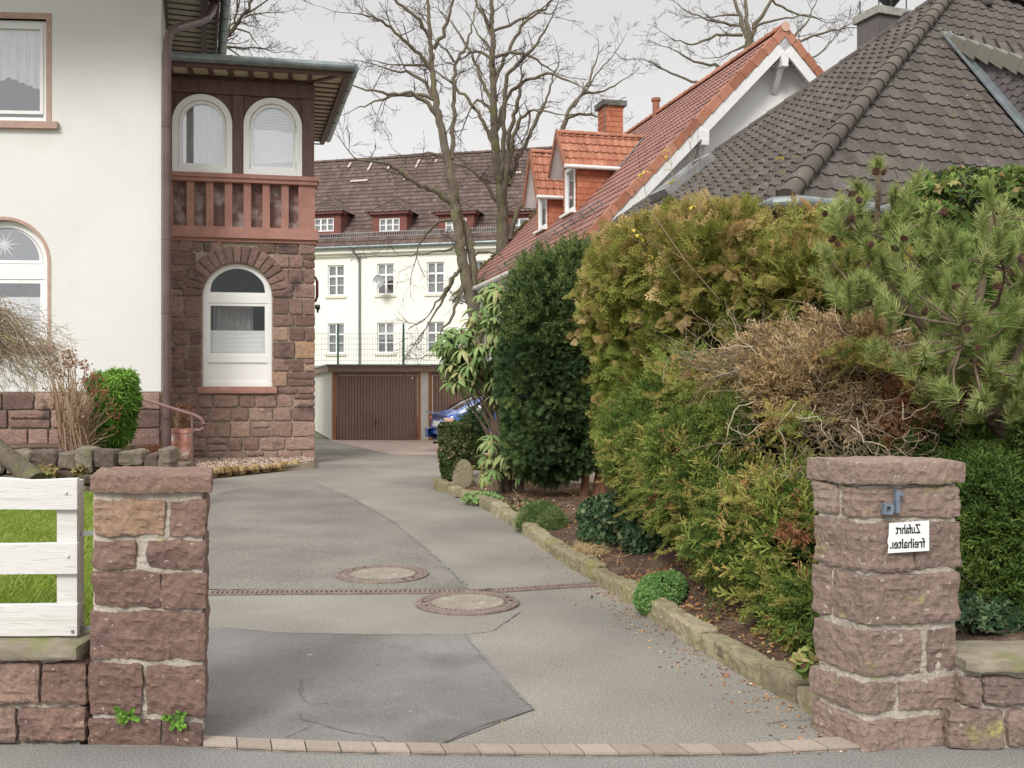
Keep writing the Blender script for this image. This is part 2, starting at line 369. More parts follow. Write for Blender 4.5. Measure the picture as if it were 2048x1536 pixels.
def win_muntin(root, fr, x0, x1, z0, z1, y=.1, sill=True, open_=False, name='window', rng=None):
    """white casement: transom on top, 2x2 panes below"""
    f = MB(fr); w_ = .07
    f.ring(rect_o(x0, x1, z0, z1), rect_o(x0, x1, z0, z1, w_), y, y+.06, ia=True)
    zt = z0+(z1-z0)*.64; xm = (x0+x1)/2; zl = z0+w_+(zt-z0-w_)*.5
    f.box(x0+w_, x1-w_, y-.012, y+.05, zt-.05, zt+.05); f.box(xm-.045, xm+.045, y-.008, y+.05, z0+w_, zt-.05); f.box(xm-.045, xm+.045, y-.008, y+.05, zt+.05, z1-w_)
    f.box(x0+w_, xm-.045, y-.004, y+.03, zl-.018, zl+.018); f.box(xm+.045, x1-w_, y-.004, y+.03, zl-.018, zl+.018)
    wo = f.build(name, M['white'], root)
    g = MB(fr); g.add([(x0+.03, y+.03, z0+.03), (x1-.03, y+.03, z0+.03), (x1-.03, y+.03, z1-.03), (x0+.03, y+.03, z1-.03)], [(0, 1, 2, 3)]); g.build('pane', M['glassmid'], wo)
    c = MB(fr); zc = z0 if (rng is None or rng.rand() > .4) else z0+(z1-z0)*.45
    c.add([(x0+.03, y+.12, zc), (x1-.03, y+.12, zc), (x1-.03, y+.12, z1-.03), (x0+.03, y+.12, z1-.03)], [(0, 1, 2, 3)]); c.build('curtain', M['greycurtain' if zc > z0 else 'darkcurtain'], wo)
    if sill:
        s = MB(fr); s.box(x0-.12, x1+.12, -.07, .12, z0-.13, z0-.005); s.build('sill', M['sillcream'], wo)
    return wo
M['glassmid'] = glass('far_window_glass', .20); M['darkcurtain'] = mk('dark_curtain', [(.3, (.07, .075, .07)), (.7, (.20, .21, .20))], scale=1.5, rough=.9)
M['sillcream'] = mk('cream_painted_sill', [(0, (.70, .68, .58)), (1, (.75, .73, .63))], scale=2, rough=.7)
M['asphalt'] = mk('worn_asphalt', [(.30, (.205, .190, .168)), (.52, (.255, .237, .209)), (.75, (.31, .289, .255))], scale=.75, detail=9, rough=.9, bump=(110, .8, .006), var=(85, .34),
                  spots=[((.185, .172, .152), .42, .50, .66, 6), ((.50, .47, .42), 48, .70, .76, 2), ((.09, .085, .08), 60, .70, .78, 2)])
M['asphaltdark'] = mk('coarse_dark_asphalt', [(.35, (.165, .152, .135)), (.6, (.215, .20, .176)), (.8, (.265, .247, .218))], scale=1.1, detail=9, rough=.85, bump=(100, .9, .008), var=(75, .42),
                      spots=[((.45, .42, .38), 42, .68, .74, 2), ((.26, .245, .22), .5, .50, .70, 6)])
M['asphaltpatch'] = mk('smooth_asphalt_patch', [(.3, (.150, .141, .136)), (.55, (.195, .185, .179)), (.8, (.245, .234, .225))], scale=1.1, detail=9, rough=.85, bump=(140, .5, .004), var=(110, .24),
                       spots=[((.10, .093, .085), .8, .52, .68, 6), ((.36, .34, .30), 7, .78, .80, 1), ((.30, .28, .25), 70, .72, .78, 1)])
M['sidewalk'] = mk('grey_pavement_asphalt', [(.3, (.18, .174, .166)), (.7, (.245, .237, .225))], scale=1.2, rough=.9, bump=(120, .8, .005), var=(100, .42))
M['kerbstone'] = mk('pinkish_concrete_paver', [(.2, (.27, .22, .18)), (.8, (.37, .31, .26))], src='tint', scale=12, rough=.9, bump=(180, .7, .004), var=(150, .2), spots=[((.16, .15, .09), 5, .68, .8)])
M['tar'] = mk('tar_seam', [(.3, (.085, .08, .07)), (.7, (.18, .17, .15))], scale=30, rough=.8)
M['seam'] = mk('grey_seam', [(.3, (.17, .16, .145)), (.7, (.27, .255, .23))], scale=30, rough=.8)
M['pinkpave'] = mk('pink_forecourt_paving', [(.3, (.36, .27, .23)), (.7, (.45, .35, .30))], scale=3, rough=.9, var=(40, .15))
M['soil'] = mk('garden_soil', [(.3, (.075, .045, .030)), (.5, (.125, .078, .054)), (.7, (.21, .15, .105))], scale=5, detail=9, rough=1, bump=(60, 1, .03), var=(30, .3), spots=[((.10, .11, .04), 2.2, .58, .72)])
M['lawnsoil'] = mk('lawn_soil', [(.3, (.10, .13, .03)), (.7, (.18, .23, .05))], scale=6, rough=1)
M['ground'] = mk('far_ground', [(.3, (.12, .13, .07)), (.7, (.20, .19, .12))], scale=.5, rough=1)
M['gravel'] = mk('pinkish_gravel', [(0, (.22, .14, .10)), (.5, (.42, .31, .24)), (1, (.60, .52, .44))], src='island', rough=.9)
# ================================================================ ground
def sheet(name, pts, z, mat, zf=None):
    mb = MB(); mb.poly([(p[0], p[1], z if zf is None else zf(p)) for p in pts]); o = mb.build(name, mat); set_id(o, kind='structure'); return o
sheet('ground', [(-300, -60), (300, -60), (300, 500), (-300, 500)], -.06, M['ground'])
sheet('pavement', [(-30, -8), (30, -8), (30, 4.47), (-30, 4.47)], 0.0, M['sidewalk'])
sheet('driveway', [(-1.75, 4.45), (1.85, 4.45), (1.75, 5.2), (2.4, 9), (1.5, 16), (4, 24), (4, 29.2), (-12, 29.2), (-12, 17), (-6.5, 13.8), (-4.9, 12.5), (-2.2, 5.4)], 0.0005, M['asphalt'])
sheet('garage_forecourt', [G(662, 882)[:2], G(783, 909.5)[:2], G(880, 909.5)[:2], (4, 22.8), (4, 29.1), (-5.25, 29.1)], .0045, M['pinkpave'])
# patches in the asphalt
sheet('asphalt_patch', [G(*p)[:2] for p in ((403, 1478), (870, 1496), (1068, 1420), (930, 1270), (740, 1270), (560, 1266), (440, 1256), (412, 1255))], .0045, M['asphaltpatch'])
sheet('asphalt_old_strip', [G(*p)[:2] for p in ((405, 1180), (935, 1180), (855, 1100), (780, 1040), (700, 995), (622, 962), (540, 966), (440, 985), (402, 1010))], .0045, M['asphaltdark'])
def crack(pts, wd, mat, name='asphalt_crack', seed=0, jit=.012, z=.009):
    rng = np.random.RandomState(seed); Pn = np.array([G(*p)[:2] for p in pts]); out = []
    for a, b in zip(Pn[:-1], Pn[1:]):
        n = max(2, int(np.linalg.norm(b-a)/.05))
        for k in range(n): out.append(a+(b-a)*k/n+rng.uniform(-1, 1, 2)*jit)
    out.append(Pn[-1]); out = np.array(out); t = unit(np.gradient(out, axis=0)); nn = np.stack([-t[:, 1], t[:, 0]], -1)
    ww = wd*.7*rng.uniform(.2, 1.1, len(out))[:, None]
    V = np.stack([np.c_[out-nn*ww/2, np.full(len(out), z)], np.c_[out+nn*ww/2, np.full(len(out), z)]])
    mb = MB(); mb.grid(V); o = mb.build(name, mat); set_id(o, kind='structure')
crack([(440, 1256), (560, 1267), (740, 1271), (930, 1270)], .012, M['seam'], 'asphalt_seam', 1, .004)
crack([(930, 1270), (985, 1263), (1040, 1225)], .02, M['seam'], 'asphalt_seam', 2, .004)
crack([(930, 1270), (970, 1320), (1010, 1368), (1068, 1421)], .012, M['seam'], 'asphalt_seam', 3, .008)
crack([(1068, 1421), (970, 1452), (868, 1496)], .014, M['tar'], 'asphalt_seam', 4, .003)
crack([(605, 1362), (602, 1390), (618, 1410), (655, 1409)], .010, M['tar'], seed=5)
crack([(595, 1430), (607, 1442), (640, 1450), (680, 1465), (720, 1472), (760, 1478), (800, 1497)], .009, M['tar'], seed=6)
crack([(610, 1442), (618, 1455), (600, 1466), (570, 1478)], .008, M['tar'], seed=7)
crack([(622, 962), (700, 995), (780, 1040), (855, 1100), (937, 1178)], .035, M['seam'], 'asphalt_seam', 8, .02)
crack([(640, 975), (668, 990), (720, 1000)], .02, M['tar'], seed=9)
crack([(425, 1045), (620, 1040), (800, 1046)], .02, M['seam'], 'asphalt_seam', 10, .03)
crack([(640, 893), (700, 915), (800, 925)], .03, M['tar'], seed=11)
crack([(1538, 1450), (1600, 1441), (1662, 1434)], .012, M['tar'], seed=12)
crack([(1545, 1478), (1560, 1486), (1580, 1493)], .01, M['tar'], seed=13)
crack([(404, 1497), (600, 1506), (860, 1511), (1200, 1514), (1500, 1512), (1725, 1500)], .016, M['tar'], 'asphalt_seam', 14, .002)
crack([(404, 1478), (600, 1487), (860, 1494), (1200, 1496), (1500, 1494), (1690, 1480)], .010, M['tar'], 'asphalt_seam', 15, .003)
# row of pavers between driveway and pavement
mb = MB(); A0, A1 = [(405, 1478), (600, 1487), (860, 1494), (1200, 1496), (1500, 1494), (1690, 1480)], [(405, 1497), (600, 1506), (860, 1511), (1200, 1514), (1500, 1512), (1725, 1500)]
def interp(pl, n):
    X = [p[0] for p in pl]; Y = [p[1] for p in pl]; xs = np.linspace(X[0], X[-1], n); return [(x, np.interp(x, X, Y)) for x in xs]
ia_, ib_ = interp(A0, 20), interp(A1, 20); rng = np.random.RandomState(3)
for k in range(19):
    q = [G(*ib_[k]), G(*ib_[k+1]), G(*ia_[k+1]), G(*ia_[k])]; c = sum(q)/4
    top = [c+(p-c)*.955+np.array([0, 0, .016+rng.uniform(0, .004)]) for p in q]; bot = [c+(p-c)*.985+np.array([0, 0, -.03]) for p in q]
    mb.add(top+bot, [(0, 1, 2, 3), (0, 4, 5, 1), (1, 5, 6, 2), (2, 6, 7, 3), (3, 7, 4, 0)], rng.rand())
o = mb.build('kerb_strip', M['kerbstone']); set_id(o, kind='structure')
# ================================================================ garden bed on the right (terrain)
KB = [(868, 978), (905, 990), (940, 1000), (975, 1022), (1010, 1040), (1050, 1070), (1085, 1095), (1130, 1125), (1175, 1155), (1215, 1178), (1265, 1210), (1320, 1248), (1370, 1280), (1450, 1328), (1545, 1382), (1625, 1425), (1690, 1478)]
KG = np.array([G(*p) for p in KB])
def bed_z(X, Y, w_):
    s = np.clip(w_/1.1, 0, 1); s = s*s*(3-2*s)
    p = np.stack([X*2, Y*2, X*0], -1)
    return .05+.34*s*np.clip((13.5-Y)/6, .15, 1)+.05*(fbm(p, 4)-.45)+.02*(fbm(p*6, 9)-.45)
def bed_at(X, Y):
    kx = np.interp(-Y, -KG[:, 1], KG[:, 0]); return float(bed_z(np.array(X, float), np.array(Y, float), np.array((X-kx)*.87, float)))
mb = MB(); n1, n2 = 220, 130
Yk = np.concatenate([np.linspace(KG[0, 1], 8, 60), np.linspace(8, 4.35, 161)[1:]])
Xk = np.interp(-Yk, -KG[:, 1], KG[:, 0]); ws = np.concatenate([np.linspace(0.03, 3, 90), np.linspace(3, 9, 41)[1:]])
XX = Xk[:, None]+ws[None]*1.15; YY = np.repeat(Yk[:, None], len(ws), 1)
ZZ = bed_z(XX, YY, np.repeat(ws[None], len(Yk), 0))
YY = np.where(YY < 4.62, np.maximum(YY, 4.62), YY)
mb.grid(np.stack([XX, YY, ZZ], -1)[:, ::-1]); o = mb.build('garden_soil', M['soil'], smooth=True); set_id(o, kind='structure')
sheet('side_yard', [(2.2, 15.1), (30, 15.1), (30, 60), (4.05, 60), (4.05, 24), (1.2, 16)], .002, M['soil'])
# ================================================================ villa (cream house with stone bay)
V_ = thing('villa', (-6.5, 19, 0), 'cream rendered old house with dark sandstone bay and brown wooden upper bay', 'house')
CW = Fr((-6.456, 18.3, 0), (math.cos(R(4)), math.sin(R(4))))
cxw = CW.sx(8); WR = .75
zl0, zls = CW.z_at(80, 690), CW.z_at(80, 525)                 # lower window bottom / spring line
zu0, zu1 = CW.z_at(60, 242), CW.z_at(60, 38)
lowo = arch_o(cxw, zl0, zls, WR+.02); upo = rect_o(cxw-WR, cxw+WR, zu0, zu1)
zp = CW.z_at(300, 783)
mb = MB(CW)
xl, xr = cxw-1.6, cxw+1.6
panel(mb, xl, xr, zp, 5.3, lowo, 0, .22); panel(mb, xl, xr, 5.3, 9.3, upo, 0, .22)
for a, b in ((-9, xl), (xr, 0)): panel(mb, a, b, zp, 9.3, None)
side = unit(np.array([-.3, .954, 0])); c0 = CW([[0, 0, 0]])[0]
def wallquad(mb, a, b, z0, z1): mb.add([(a[0], a[1], z0), (b[0], b[1], z0), (b[0], b[1], z1), (a[0], a[1], z1)], [(0, 1, 2, 3)], raw=True)
wallquad(mb, c0, c0+side*8, 0, 9.3)
mb.build('wall', M['cream'], V_)
# plinth of large blocks
mb = MB(CW); mb.box(-9, .0, .02, .3, 0, zp-.004); 
pl = mb.build('plinth', M['mortar'], V_)
rng = np.random.RandomState(5); mb = MB(CW)
for i, (a, b, c, d) in enumerate(courses(-7.5, -.005, .2, zp-.01, rng, (.24, .36), (.35, .8), .1)):
    mb.rock(a, b, -.045, .06, c, d, .05, .014, .02, i, rng.rand()**1.3*.8, skip=((1, 1),))
mb.build('plinth_stones', M['sand'], pl)
# window parts in the cream wall
def ringpart(name, fr, A, B, y0, y1, mat, parent): mb = MB(fr); mb.ring(A, B, y0, y1); return mb.build(name, mat, parent)
def pane_o(fr, O, y, parent, mat='glass', name='pane'):
    mb = MB(fr); mb.poly([(p[0], y, p[1]) for p in O]); return mb.build(name, M[mat], parent)
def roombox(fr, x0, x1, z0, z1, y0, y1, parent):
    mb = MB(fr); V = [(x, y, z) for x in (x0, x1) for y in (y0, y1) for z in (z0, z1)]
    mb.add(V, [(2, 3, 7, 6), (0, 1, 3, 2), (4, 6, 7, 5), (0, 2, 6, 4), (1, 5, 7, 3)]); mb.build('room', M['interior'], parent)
wl = ringpart('window', CW, arch_o(cxw, zl0, zls, WR+.02), arch_o(cxw, zl0, zls, WR, inset=.10), .12, .18, M['white'], V_)
ringpart('surround', CW, arch_o(cxw, zl0-.0, zls, WR+.08, inset=-0), arch_o(cxw, zl0-.06, zls, WR+.02, inset=0), -.012, .13, M['pinkstone'], wl)
mb = MB(CW); zt0, zt1 = CW.z_at(80, 553), CW.z_at(80, 530)
mb.box(cxw-WR, cxw+WR, .115, .17, zt0-.04, zt1+.03); mb.build('transom', M['white'], wl)
ringpart('sash', CW, rect_o(cxw-.66, cxw+.66, zl0+.1, zt0-.045), rect_o(cxw-.66, cxw+.66, zl0+.1, zt0-.045, .07), .13, .17, M['white'], wl)
half = [(cxw+.64*math.cos(t), zt1+.04+.64*math.sin(t)*1.0) for t in np.linspace(0, math.pi, 24)]
half2 = [(cxw+.575*math.cos(t), zt1+.10+.575*math.sin(t)*1.0) for t in np.linspace(0, math.pi, 24)]
ringpart('sash', CW, half, half2, .13, .17, M['white'], wl)
pane_o(CW, half, .155, wl, 'glassdark'); pane_o(CW, rect_o(cxw-.62, cxw+.62, zl0+.12, zt0-.05), .156, wl, 'glass')
mb = MB(CW); zb1 = CW.z_at(60, 592); nfold = 26
zz = np.linspace(zl0+.1, zb1, nfold*2+1)
mb.grid(np.array([[(cxw-.62, .21+(.02 if k % 2 else 0), z) for k, z in enumerate(zz)], [(cxw+.62, .21+(.02 if k % 2 else 0), z) for k, z in enumerate(zz)]])); mb.build('pleated_blind', M['blind'], wl)
mb = MB(CW); mb.box(cxw-WR-.14, cxw+WR+.14, -.09, .12, zl0-.13, zl0-.003); mb.build('sill', M['balus'], wl)
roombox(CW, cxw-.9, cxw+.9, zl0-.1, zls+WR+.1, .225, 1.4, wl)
mb = MB(CW)                                                    # folded paper star hanging behind the glass
sc_ = (CW.sx(8, .18), CW.z_at(8, 490, .18)); npt = 12
for k in range(npt):
    a = 2*math.pi*k/npt+.1; ln = .30 if k % 2 == 0 else .22; b_ = .055
    tip = (sc_[0]+ln*math.cos(a), .20, sc_[1]+ln*math.sin(a)); l_ = (sc_[0]+b_*math.cos(a-.35), .20, sc_[1]+b_*math.sin(a-.35)); r_ = (sc_[0]+b_*math.cos(a+.35), .20, sc_[1]+b_*math.sin(a+.35)); m_ = (sc_[0], .178, sc_[1])
    mb.add([m_, l_, tip, r_], [(0, 1, 2), (0, 2, 3)])
st = mb.build('paper_star', M['blind']); set_id(st, 'white folded paper star hanging in the arched window of the cream wall', 'paper star')
wu = ringpart('window', CW, rect_o(cxw-WR, cxw+WR, zu0, zu1), rect_o(cxw-WR, cxw+WR, zu0, zu1, .09), .10, .16, M['white'], V_)
ringpart('sash', CW, rect_o(cxw-WR, cxw+WR, zu0+.06, zu1, .09), rect_o(cxw-WR, cxw+WR, zu0+.06, zu1, .15), .085, .15, M['white'], wu)
ringpart('surround', CW, rect_o(cxw-WR-.09, cxw+WR+.09, zu0-.02, zu1+.11), rect_o(cxw-WR, cxw+WR, zu0-.02, zu1), -.012, .11, M['pinkstone'], wu)
mb = MB(CW); mb.box(cxw-WR-.22, cxw+WR+.22, -.10, .08, zu0-.15, zu0-.022); mb.build('sill', M['pinkstone'], wu)
pane_o(CW, rect_o(cxw-WR+.1, cxw+WR-.1, zu0+.1, zu1-.1), .13, wu, 'glass')
mb = MB(CW)
xs = np.linspace(cxw-WR+.05, cxw+WR-.05, 121); yy = .24+.018*np.sin(xs*38)
zbt = zu0+.55+.30*np.abs((xs-cxw)/WR)*-1+.28+.035*np.abs(np.sin(xs*24))
mb.grid(np.array([[(x, y, z) for x, y, z in zip(xs, yy, zbt)], [(x, y, zu1) for x, y in zip(xs, yy)]])); mb.build('net_curtain', M['curtain'], wu)
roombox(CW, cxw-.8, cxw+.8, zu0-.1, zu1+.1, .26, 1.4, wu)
# main eaves of the cream house
ov = side; gl0 = np.array([-5.84, 19.9, 9.3]); per = np.array([.954, .3, 0])
g0 = gl0-ov*4.0; g1 = gl0+ov*3.75; w0 = g0-per*1.12; w1 = g1-per*1.12
mb = MB(); mb.add([w0, g0, g1, w1], [(0, 3, 2, 1)]); mb.add([w0+[-9, -1, 0], g0+[-9, -1, 0], g0, w0], [(0, 3, 2, 1)])
so = mb.build('soffit', M['soffit'], V_)
mb = MB()
for k in range(26):
    a = w0+ov*(k*.33-.2); mb.bar(a+[0, 0, -.01], a+per*1.05+[0, 0, -.01], .035, .018)
mb.bar(g0-per*.30+[0, 0, -.06], g1-per*.30+[0, 0, -.06], .13, .14); mb.bar(g0-per*.03+[0, 0, .0], g1-per*.03+[0, 0, .0], .05, .26)
mb.bar(w0+per*.05+[0, 0, -.08], w1+per*.05+[0, 0, -.08], .10, .16)
mb.bar(w1+per*.05+[0, 0, -.1], g1+[0, 0, -.1], .12, .3)
mb.build('rafters', M['brownwood'], so)
mb = MB(); mb.tube([g0+per*.11+[0, 0, .05], g1+per*.11+[0, 0, .05]], .10, 14)
for k in range(5): q = g0+ov*(4.2+k*.75)+per*.11+[0, 0, .05]; mb.tube([q-ov*.015, q+ov*.015], .108, 14)
mb.build('gutter', M['zinc'], V_)
mb = MB(); up = np.array([0, 0, 3.2]); mb.add([g0+[0, 0, .16], g1+[0, 0, .16], g1-per*4.5+up, g0-per*4.5+up], [(0, 1, 2, 3)]); mb.add([g0+[-9, -1, .16], g0+[0, 0, .16], g0-per*4.5+up, g0-per*4.5+up+[-9, 0, 0]], [(0, 1, 2, 3)]); 
M['oldtile'] = mk('old_brown_roof_tiles', [(0, (.088, .062, .054)), (.6, (.118, .083, .071)), (1, (.155, .108, .09))], src='tint', scale=3, rough=.9, var=(9, .18), spots=[((.28, .24, .20), 14, .68, .76)])
mb.build('roof', M['oldtile'], V_)
# downpipe at the corner
pc = P(334, 890, 18.15); pts = [(pc[0], pc[1], .3), (pc[0], pc[1], P(334, 96, 18.15)[2])]
for px, py, D in ((335, 82, 18.16), (339, 68, 18.2), (350, 58, 18.3), (375, 50, 18.7), (398, 44, 19.1), (414, 36, 19.4), (424, 22, 19.7), (428, 6, 19.8), (429, -12, 19.85)): pts.append(tuple(P(px, py, D)))
mb = MB(); mb.tube(pts, .078, 14)
for z in (1.0, 4.6-1.7, 4.25, 6.3): mb.tube([(pc[0], pc[1], z), (pc[0], pc[1], z+.05)], .086, 14); mb.tube([(pc[0], pc[1], z+.02), (pc[0]-.12, pc[1]+.1, z+.02)], .012, 6)
mb.build('downpipe', M['brownpipe'], V_)
# ---------------------------------------------------------------- stone bay
BW = Fr((-4.05, 20.3, 0), (.981, .196)); bx = -1.50; br = .67; bz0, bzs = 1.57, 3.37
mb = MB(BW); panel(mb, -3.3, -.0, -.1, 4.55, arch_o(bx, bz0, bzs, br), .0, .25)
bside = unit(np.array([-.27, .963, 0])); bc = BW([[0, 0, 0]])[0]
wallquad(mb, bc, bc+bside*5.2, -.1, 4.55)
bw = mb.build('bay_wall', M['mortar'], V_)
rng = np.random.RandomState(11); mb = MB(BW); R1, R2 = br+.015, br+.37
def overlap_arch(a, b, c, d):
    for x in np.linspace(a, b, 5):
        for z in np.linspace(c, d, 5):
            if z >= bzs and (x-bx)**2+(z-bzs)**2 < (R2-.10)**2: return True
            if z < bzs and z > bz0-.14 and abs(x-bx) < br+.005: return True
    return False
def cut(rects):
    out = []
    for a, b, c, d in rects:
        if not overlap_arch(a, b, c, d): out.append((a, b, c, d)); continue
        for side_ in (-1, 1):                                  # shrink sideways out of the opening
            x0, x1 = a, b
            for _ in range(40):
                if x1-x0 < .08: break
                if not overlap_arch(x0, x1, c, d): out.append((x0, x1, c, d)); break
                if side_ < 0: x1 -= (b-a)/30
                else: x0 += (b-a)/30
    return out
zc = [0.02, .30, .62, .95, 1.22, 1.42]
rects = courses(-3.2, .02, .02, 1.42, rng, (.24, .34), (.26, .52), .32)+courses(-3.2, bx-br-.012, 1.57, bzs, rng, (.22, .32), (.26, .5), .2)+courses(bx+br+.012, .02, 1.57, bzs, rng, (.24, .36), (.26, .5), .3)+courses(-3.2, .02, bzs, 4.55, rng, (.24, .34), (.24, .46), .18)
rects += courses(-3.2, bx-.785, 1.42, 1.57, rng, (.15, .16), (.3, .6), 0)+courses(bx+.785, .02, 1.42, 1.57, rng, (.15, .16), (.3, .5), 0)
for i, (a, b, c, d) in enumerate(cut(rects)):
    low = c < 1.3
    t = (rng.uniform(.25, .75) if low else rng.uniform(.05, .5)) if rng.rand() > .05 else rng.uniform(.74, .86)
    pr = .030+rng.uniform(0, .015); mb.rock(a, b+(.02 if b > -.05 else 0), -pr, .05, c, d, .042, .014, .014, i+50, t, skip=((1, 1),))
nv = 17
for k in range(nv):
    t0_, t1_ = math.pi*k/nv+.012, math.pi*(k+1)/nv-.012
    f = lambda p, t0_=t0_, t1_=t1_: BW(np.stack([bx+p[..., 2]*np.cos(t0_+(t1_-t0_)*p[..., 0]/.16), p[..., 1], bzs+p[..., 2]*np.sin(t0_+(t1_-t0_)*p[..., 0]/.16)], -1))
    s_ = MB(); s_.rock(0, .16, -.055, .05, R1, R2+rng.uniform(-.02, .03), .04, .012, .02, 300+k, rng.uniform(.1, .42), mapf=f); mb.V += s_.V; mb.Fs += [q+mb.n for q in s_.Fs]; mb.n += s_.n; mb.T += s_.T
# corner faces of the side wall
SW = Fr(bc, (bside[0], bside[1]))
mb2 = MB(SW)
for i, (a, b, c, d) in enumerate(courses(.0, 1.2, .02, 4.5, rng, (.24, .36), (.3, .5), .1)): mb2.rock(a, b, -.02, .05, c, d, .06, .012, .02, i+500, rng.uniform(.1, .7), skip=((1, 1),))
mb2.build('bay_side_stones', M['sand'], bw)
mb.build('bay_stones', M['sand'], bw)
mb = MB(BW); mb.rock(bx-.78, bx+.78, -.10, .08, 1.43, 1.565, .05, .010, .02, 77, .5); mb.build('sill', M['balus'], bw)
# lower bay window
wb = ringpart('window', BW, arch_o(bx, bz0, bzs, br), arch_o(bx, bz0, bzs, br, inset=.09), .08, .16, M['white'], V_)
zt0, zt1 = BW.z_at(475, 606, .1), BW.z_at(475, 590, .1); zs0 = BW.z_at(475, 712, .1)
mb = MB(BW); mb.box(bx-br+.02, bx+br-.02, .075, .15, zt0, zt1); mb.build('transom', M['white'], wb); mb = MB(BW); mb.box(bx-br+.02, bx+br-.02, .075, .15, zs0-.13, zs0-.003); mb.build('lower_rail', M['white'], wb)
ringpart('sash', BW, rect_o(bx-br+.08, bx+br-.08, zs0, zt0), rect_o(bx-br+.08, bx+br-.08, zs0, zt0, .06), .09, .15, M['white'], wb)
rr = br-.085; half = [(bx+rr*math.cos(t), max(zt1+.0, bzs)+rr*math.sin(t)) for t in np.linspace(0, math.pi, 24)]; half2 = [(bx+(rr-.05)*math.cos(t), max(zt1, bzs)+.05+(rr-.05)*math.sin(t)*.99) for t in np.linspace(0, math.pi, 24)]
ringpart('sash', BW, half, half2, .09, .15, M['white'], wb)
mb = MB(BW); mb.box(bx-br+.08, bx+br-.08, .105, .15, bz0+.08, zs0-.12); mb.build('infill_panel', M['white'], wb)
ringpart('panel_bead', BW, rect_o(bx-br+.07, bx+br-.07, bz0+.08, zs0-.13), rect_o(bx-br+.07, bx+br-.07, bz0+.08, zs0-.13, .02), .09, .11, M['white'], wb)
pane_o(BW, half, .13, wb, 'glasslow'); pane_o(BW, rect_o(bx-br+.1, bx+br-.1, zs0+.02, zt0-.02), .132, wb, 'glasslow')
mb = MB(BW); zbl = BW.z_at(475, 661, .2); zz = np.linspace(zs0, zbl, 41)
mb.grid(np.array([[(bx-.57, .19+(.02 if k % 2 else 0), z) for k, z in enumerate(zz)], [(bx+.57, .19+(.02 if k % 2 else 0), z) for k, z in enumerate(zz)]])); mb.build('pleated_blind', M['blind'], wb)
mb = MB(BW); xs = np.linspace(bx-.5, bx+.28, 60); mb.grid(np.array([[(x, .42+.02*math.sin(x*50), bz0) for x in xs], [(x, .42+.02*math.sin(x*50), zt0) for x in xs]])); mb.build('net_curtain', M['greycurtain'], wb)
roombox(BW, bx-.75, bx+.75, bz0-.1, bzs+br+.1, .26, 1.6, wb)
# band and balustrade
mb = MB(BW); mb.box(-3.2, .10, -.13, .3, 4.54, 4.76); mb.box(-3.2, .06, -.07, .3, 4.47, 4.539); mb.build('lower_band', M['balus'], V_)
mb = MB(BW); mb.box(-3.2, .08, -.10, .3, 5.66, 5.83); mb.box(-3.2, .11, -.13, .3, 5.74, 5.80); mb.build('upper_rail', M['balus'], V_)
for a, b in ((-.30, .03), (-3.2, -2.74)): mb = MB(BW); mb.box(a, b, -.035, .28, 4.76, 5.66); mb.build('corner_pier', M['balus'], V_)
sp = [BW.sx(600+0), 0]
cents = [BW.sx(x/2.926) for x in (1115, 1228, 1338, 1448, 1558, 1668)]
for c in cents:
    mb = MB(BW); mb.box(c-.072, c+.072, -.03, .14, 4.757, 5.663); mb.build('baluster', M['balus'], V_)
mb = MB(BW); ys = .13
gx = np.linspace(-3.1, -.2, 90); gz = np.linspace(4.74, 5.68, 30); GX, GZ = np.meshgrid(gx, gz)
mb.grid(np.stack([GX, ys-.03*fbm(np.stack([GX*9, GZ*9, GX*0], -1), 3), GZ], -1)); mb.build('rough_infill', M['roughpanel'], V_)
mb = MB(); wallquad(mb, bc+[.02, 0, 0], bc+bside*5.2, 4.5, 5.8); mb.build('side_band', M['balus'], V_)
# wooden storey with two arched windows
W1, W2 = BW.sx(405), BW.sx(546); r_ = .575; z0_ = 5.84; zsp = 6.83
mid = (W1+W2)/2
mb = MB(BW); panel(mb, -3.2, mid, 5.83, 7.85, arch_o(W1, z0_+.02, zsp, r_-.05), .04, .2); panel(mb, mid, .0, 5.83, 7.85, arch_o(W2, z0_+.02, zsp, r_-.05), .04, .2)
wallquad(mb, bc, bc+bside*5.2, 5.8, 7.8)
ws_ = mb.build('wooden_wall', M['brownwood'], V_)
mb = MB(BW)
for a, b in ((-.22, .015), (mid-.10, mid+.10), (-3.2, -2.83)): mb.box(a, b, -.015, .039, 5.84, 7.42)
mb.box(-3.2, .03, -.025, .038, 7.43, 7.7); mb.box(-3.2, .02, -.01, .037, 5.832, 5.90); mb.build('posts', M['brownwood'], ws_)
for c in (W1, W2):
    wn = ringpart('window', BW, arch_o(c, z0_, zsp, r_), arch_o(c, z0_, zsp, r_, inset=.115), -.03, .10, M['white'], V_)
    ringpart('sash', BW, arch_o(c, z0_, zsp, r_, inset=.125), arch_o(c, z0_, zsp, r_, inset=.185), .02, .09, M['white'], wn)
    pane_o(BW, arch_o(c, z0_, zsp, r_, inset=.15), .06, wn, 'glassdark')
    mb = MB(BW); O = arch_o(c, z0_, zsp, r_, inset=.14)
    if c == W1:
        mb.poly([(p[0], .16, p[1]) for p in O]); mb.build('net_curtain', M['curtain'], wn)
    else:
        for k in range(44):
            z = z0_+.15+k*.031; hw = r_-.15 if z < zsp else math.sqrt(max(0, (r_-.15)**2-(z-zsp)**2))
            if hw > .03: mb.add([(c-hw, .115, z), (c+hw, .115, z), (c+hw, .135, z+.028), (c-hw, .135, z+.028)], [(0, 1, 2, 3)])
        mb.build('slatted_blind', M['blind'], wn)
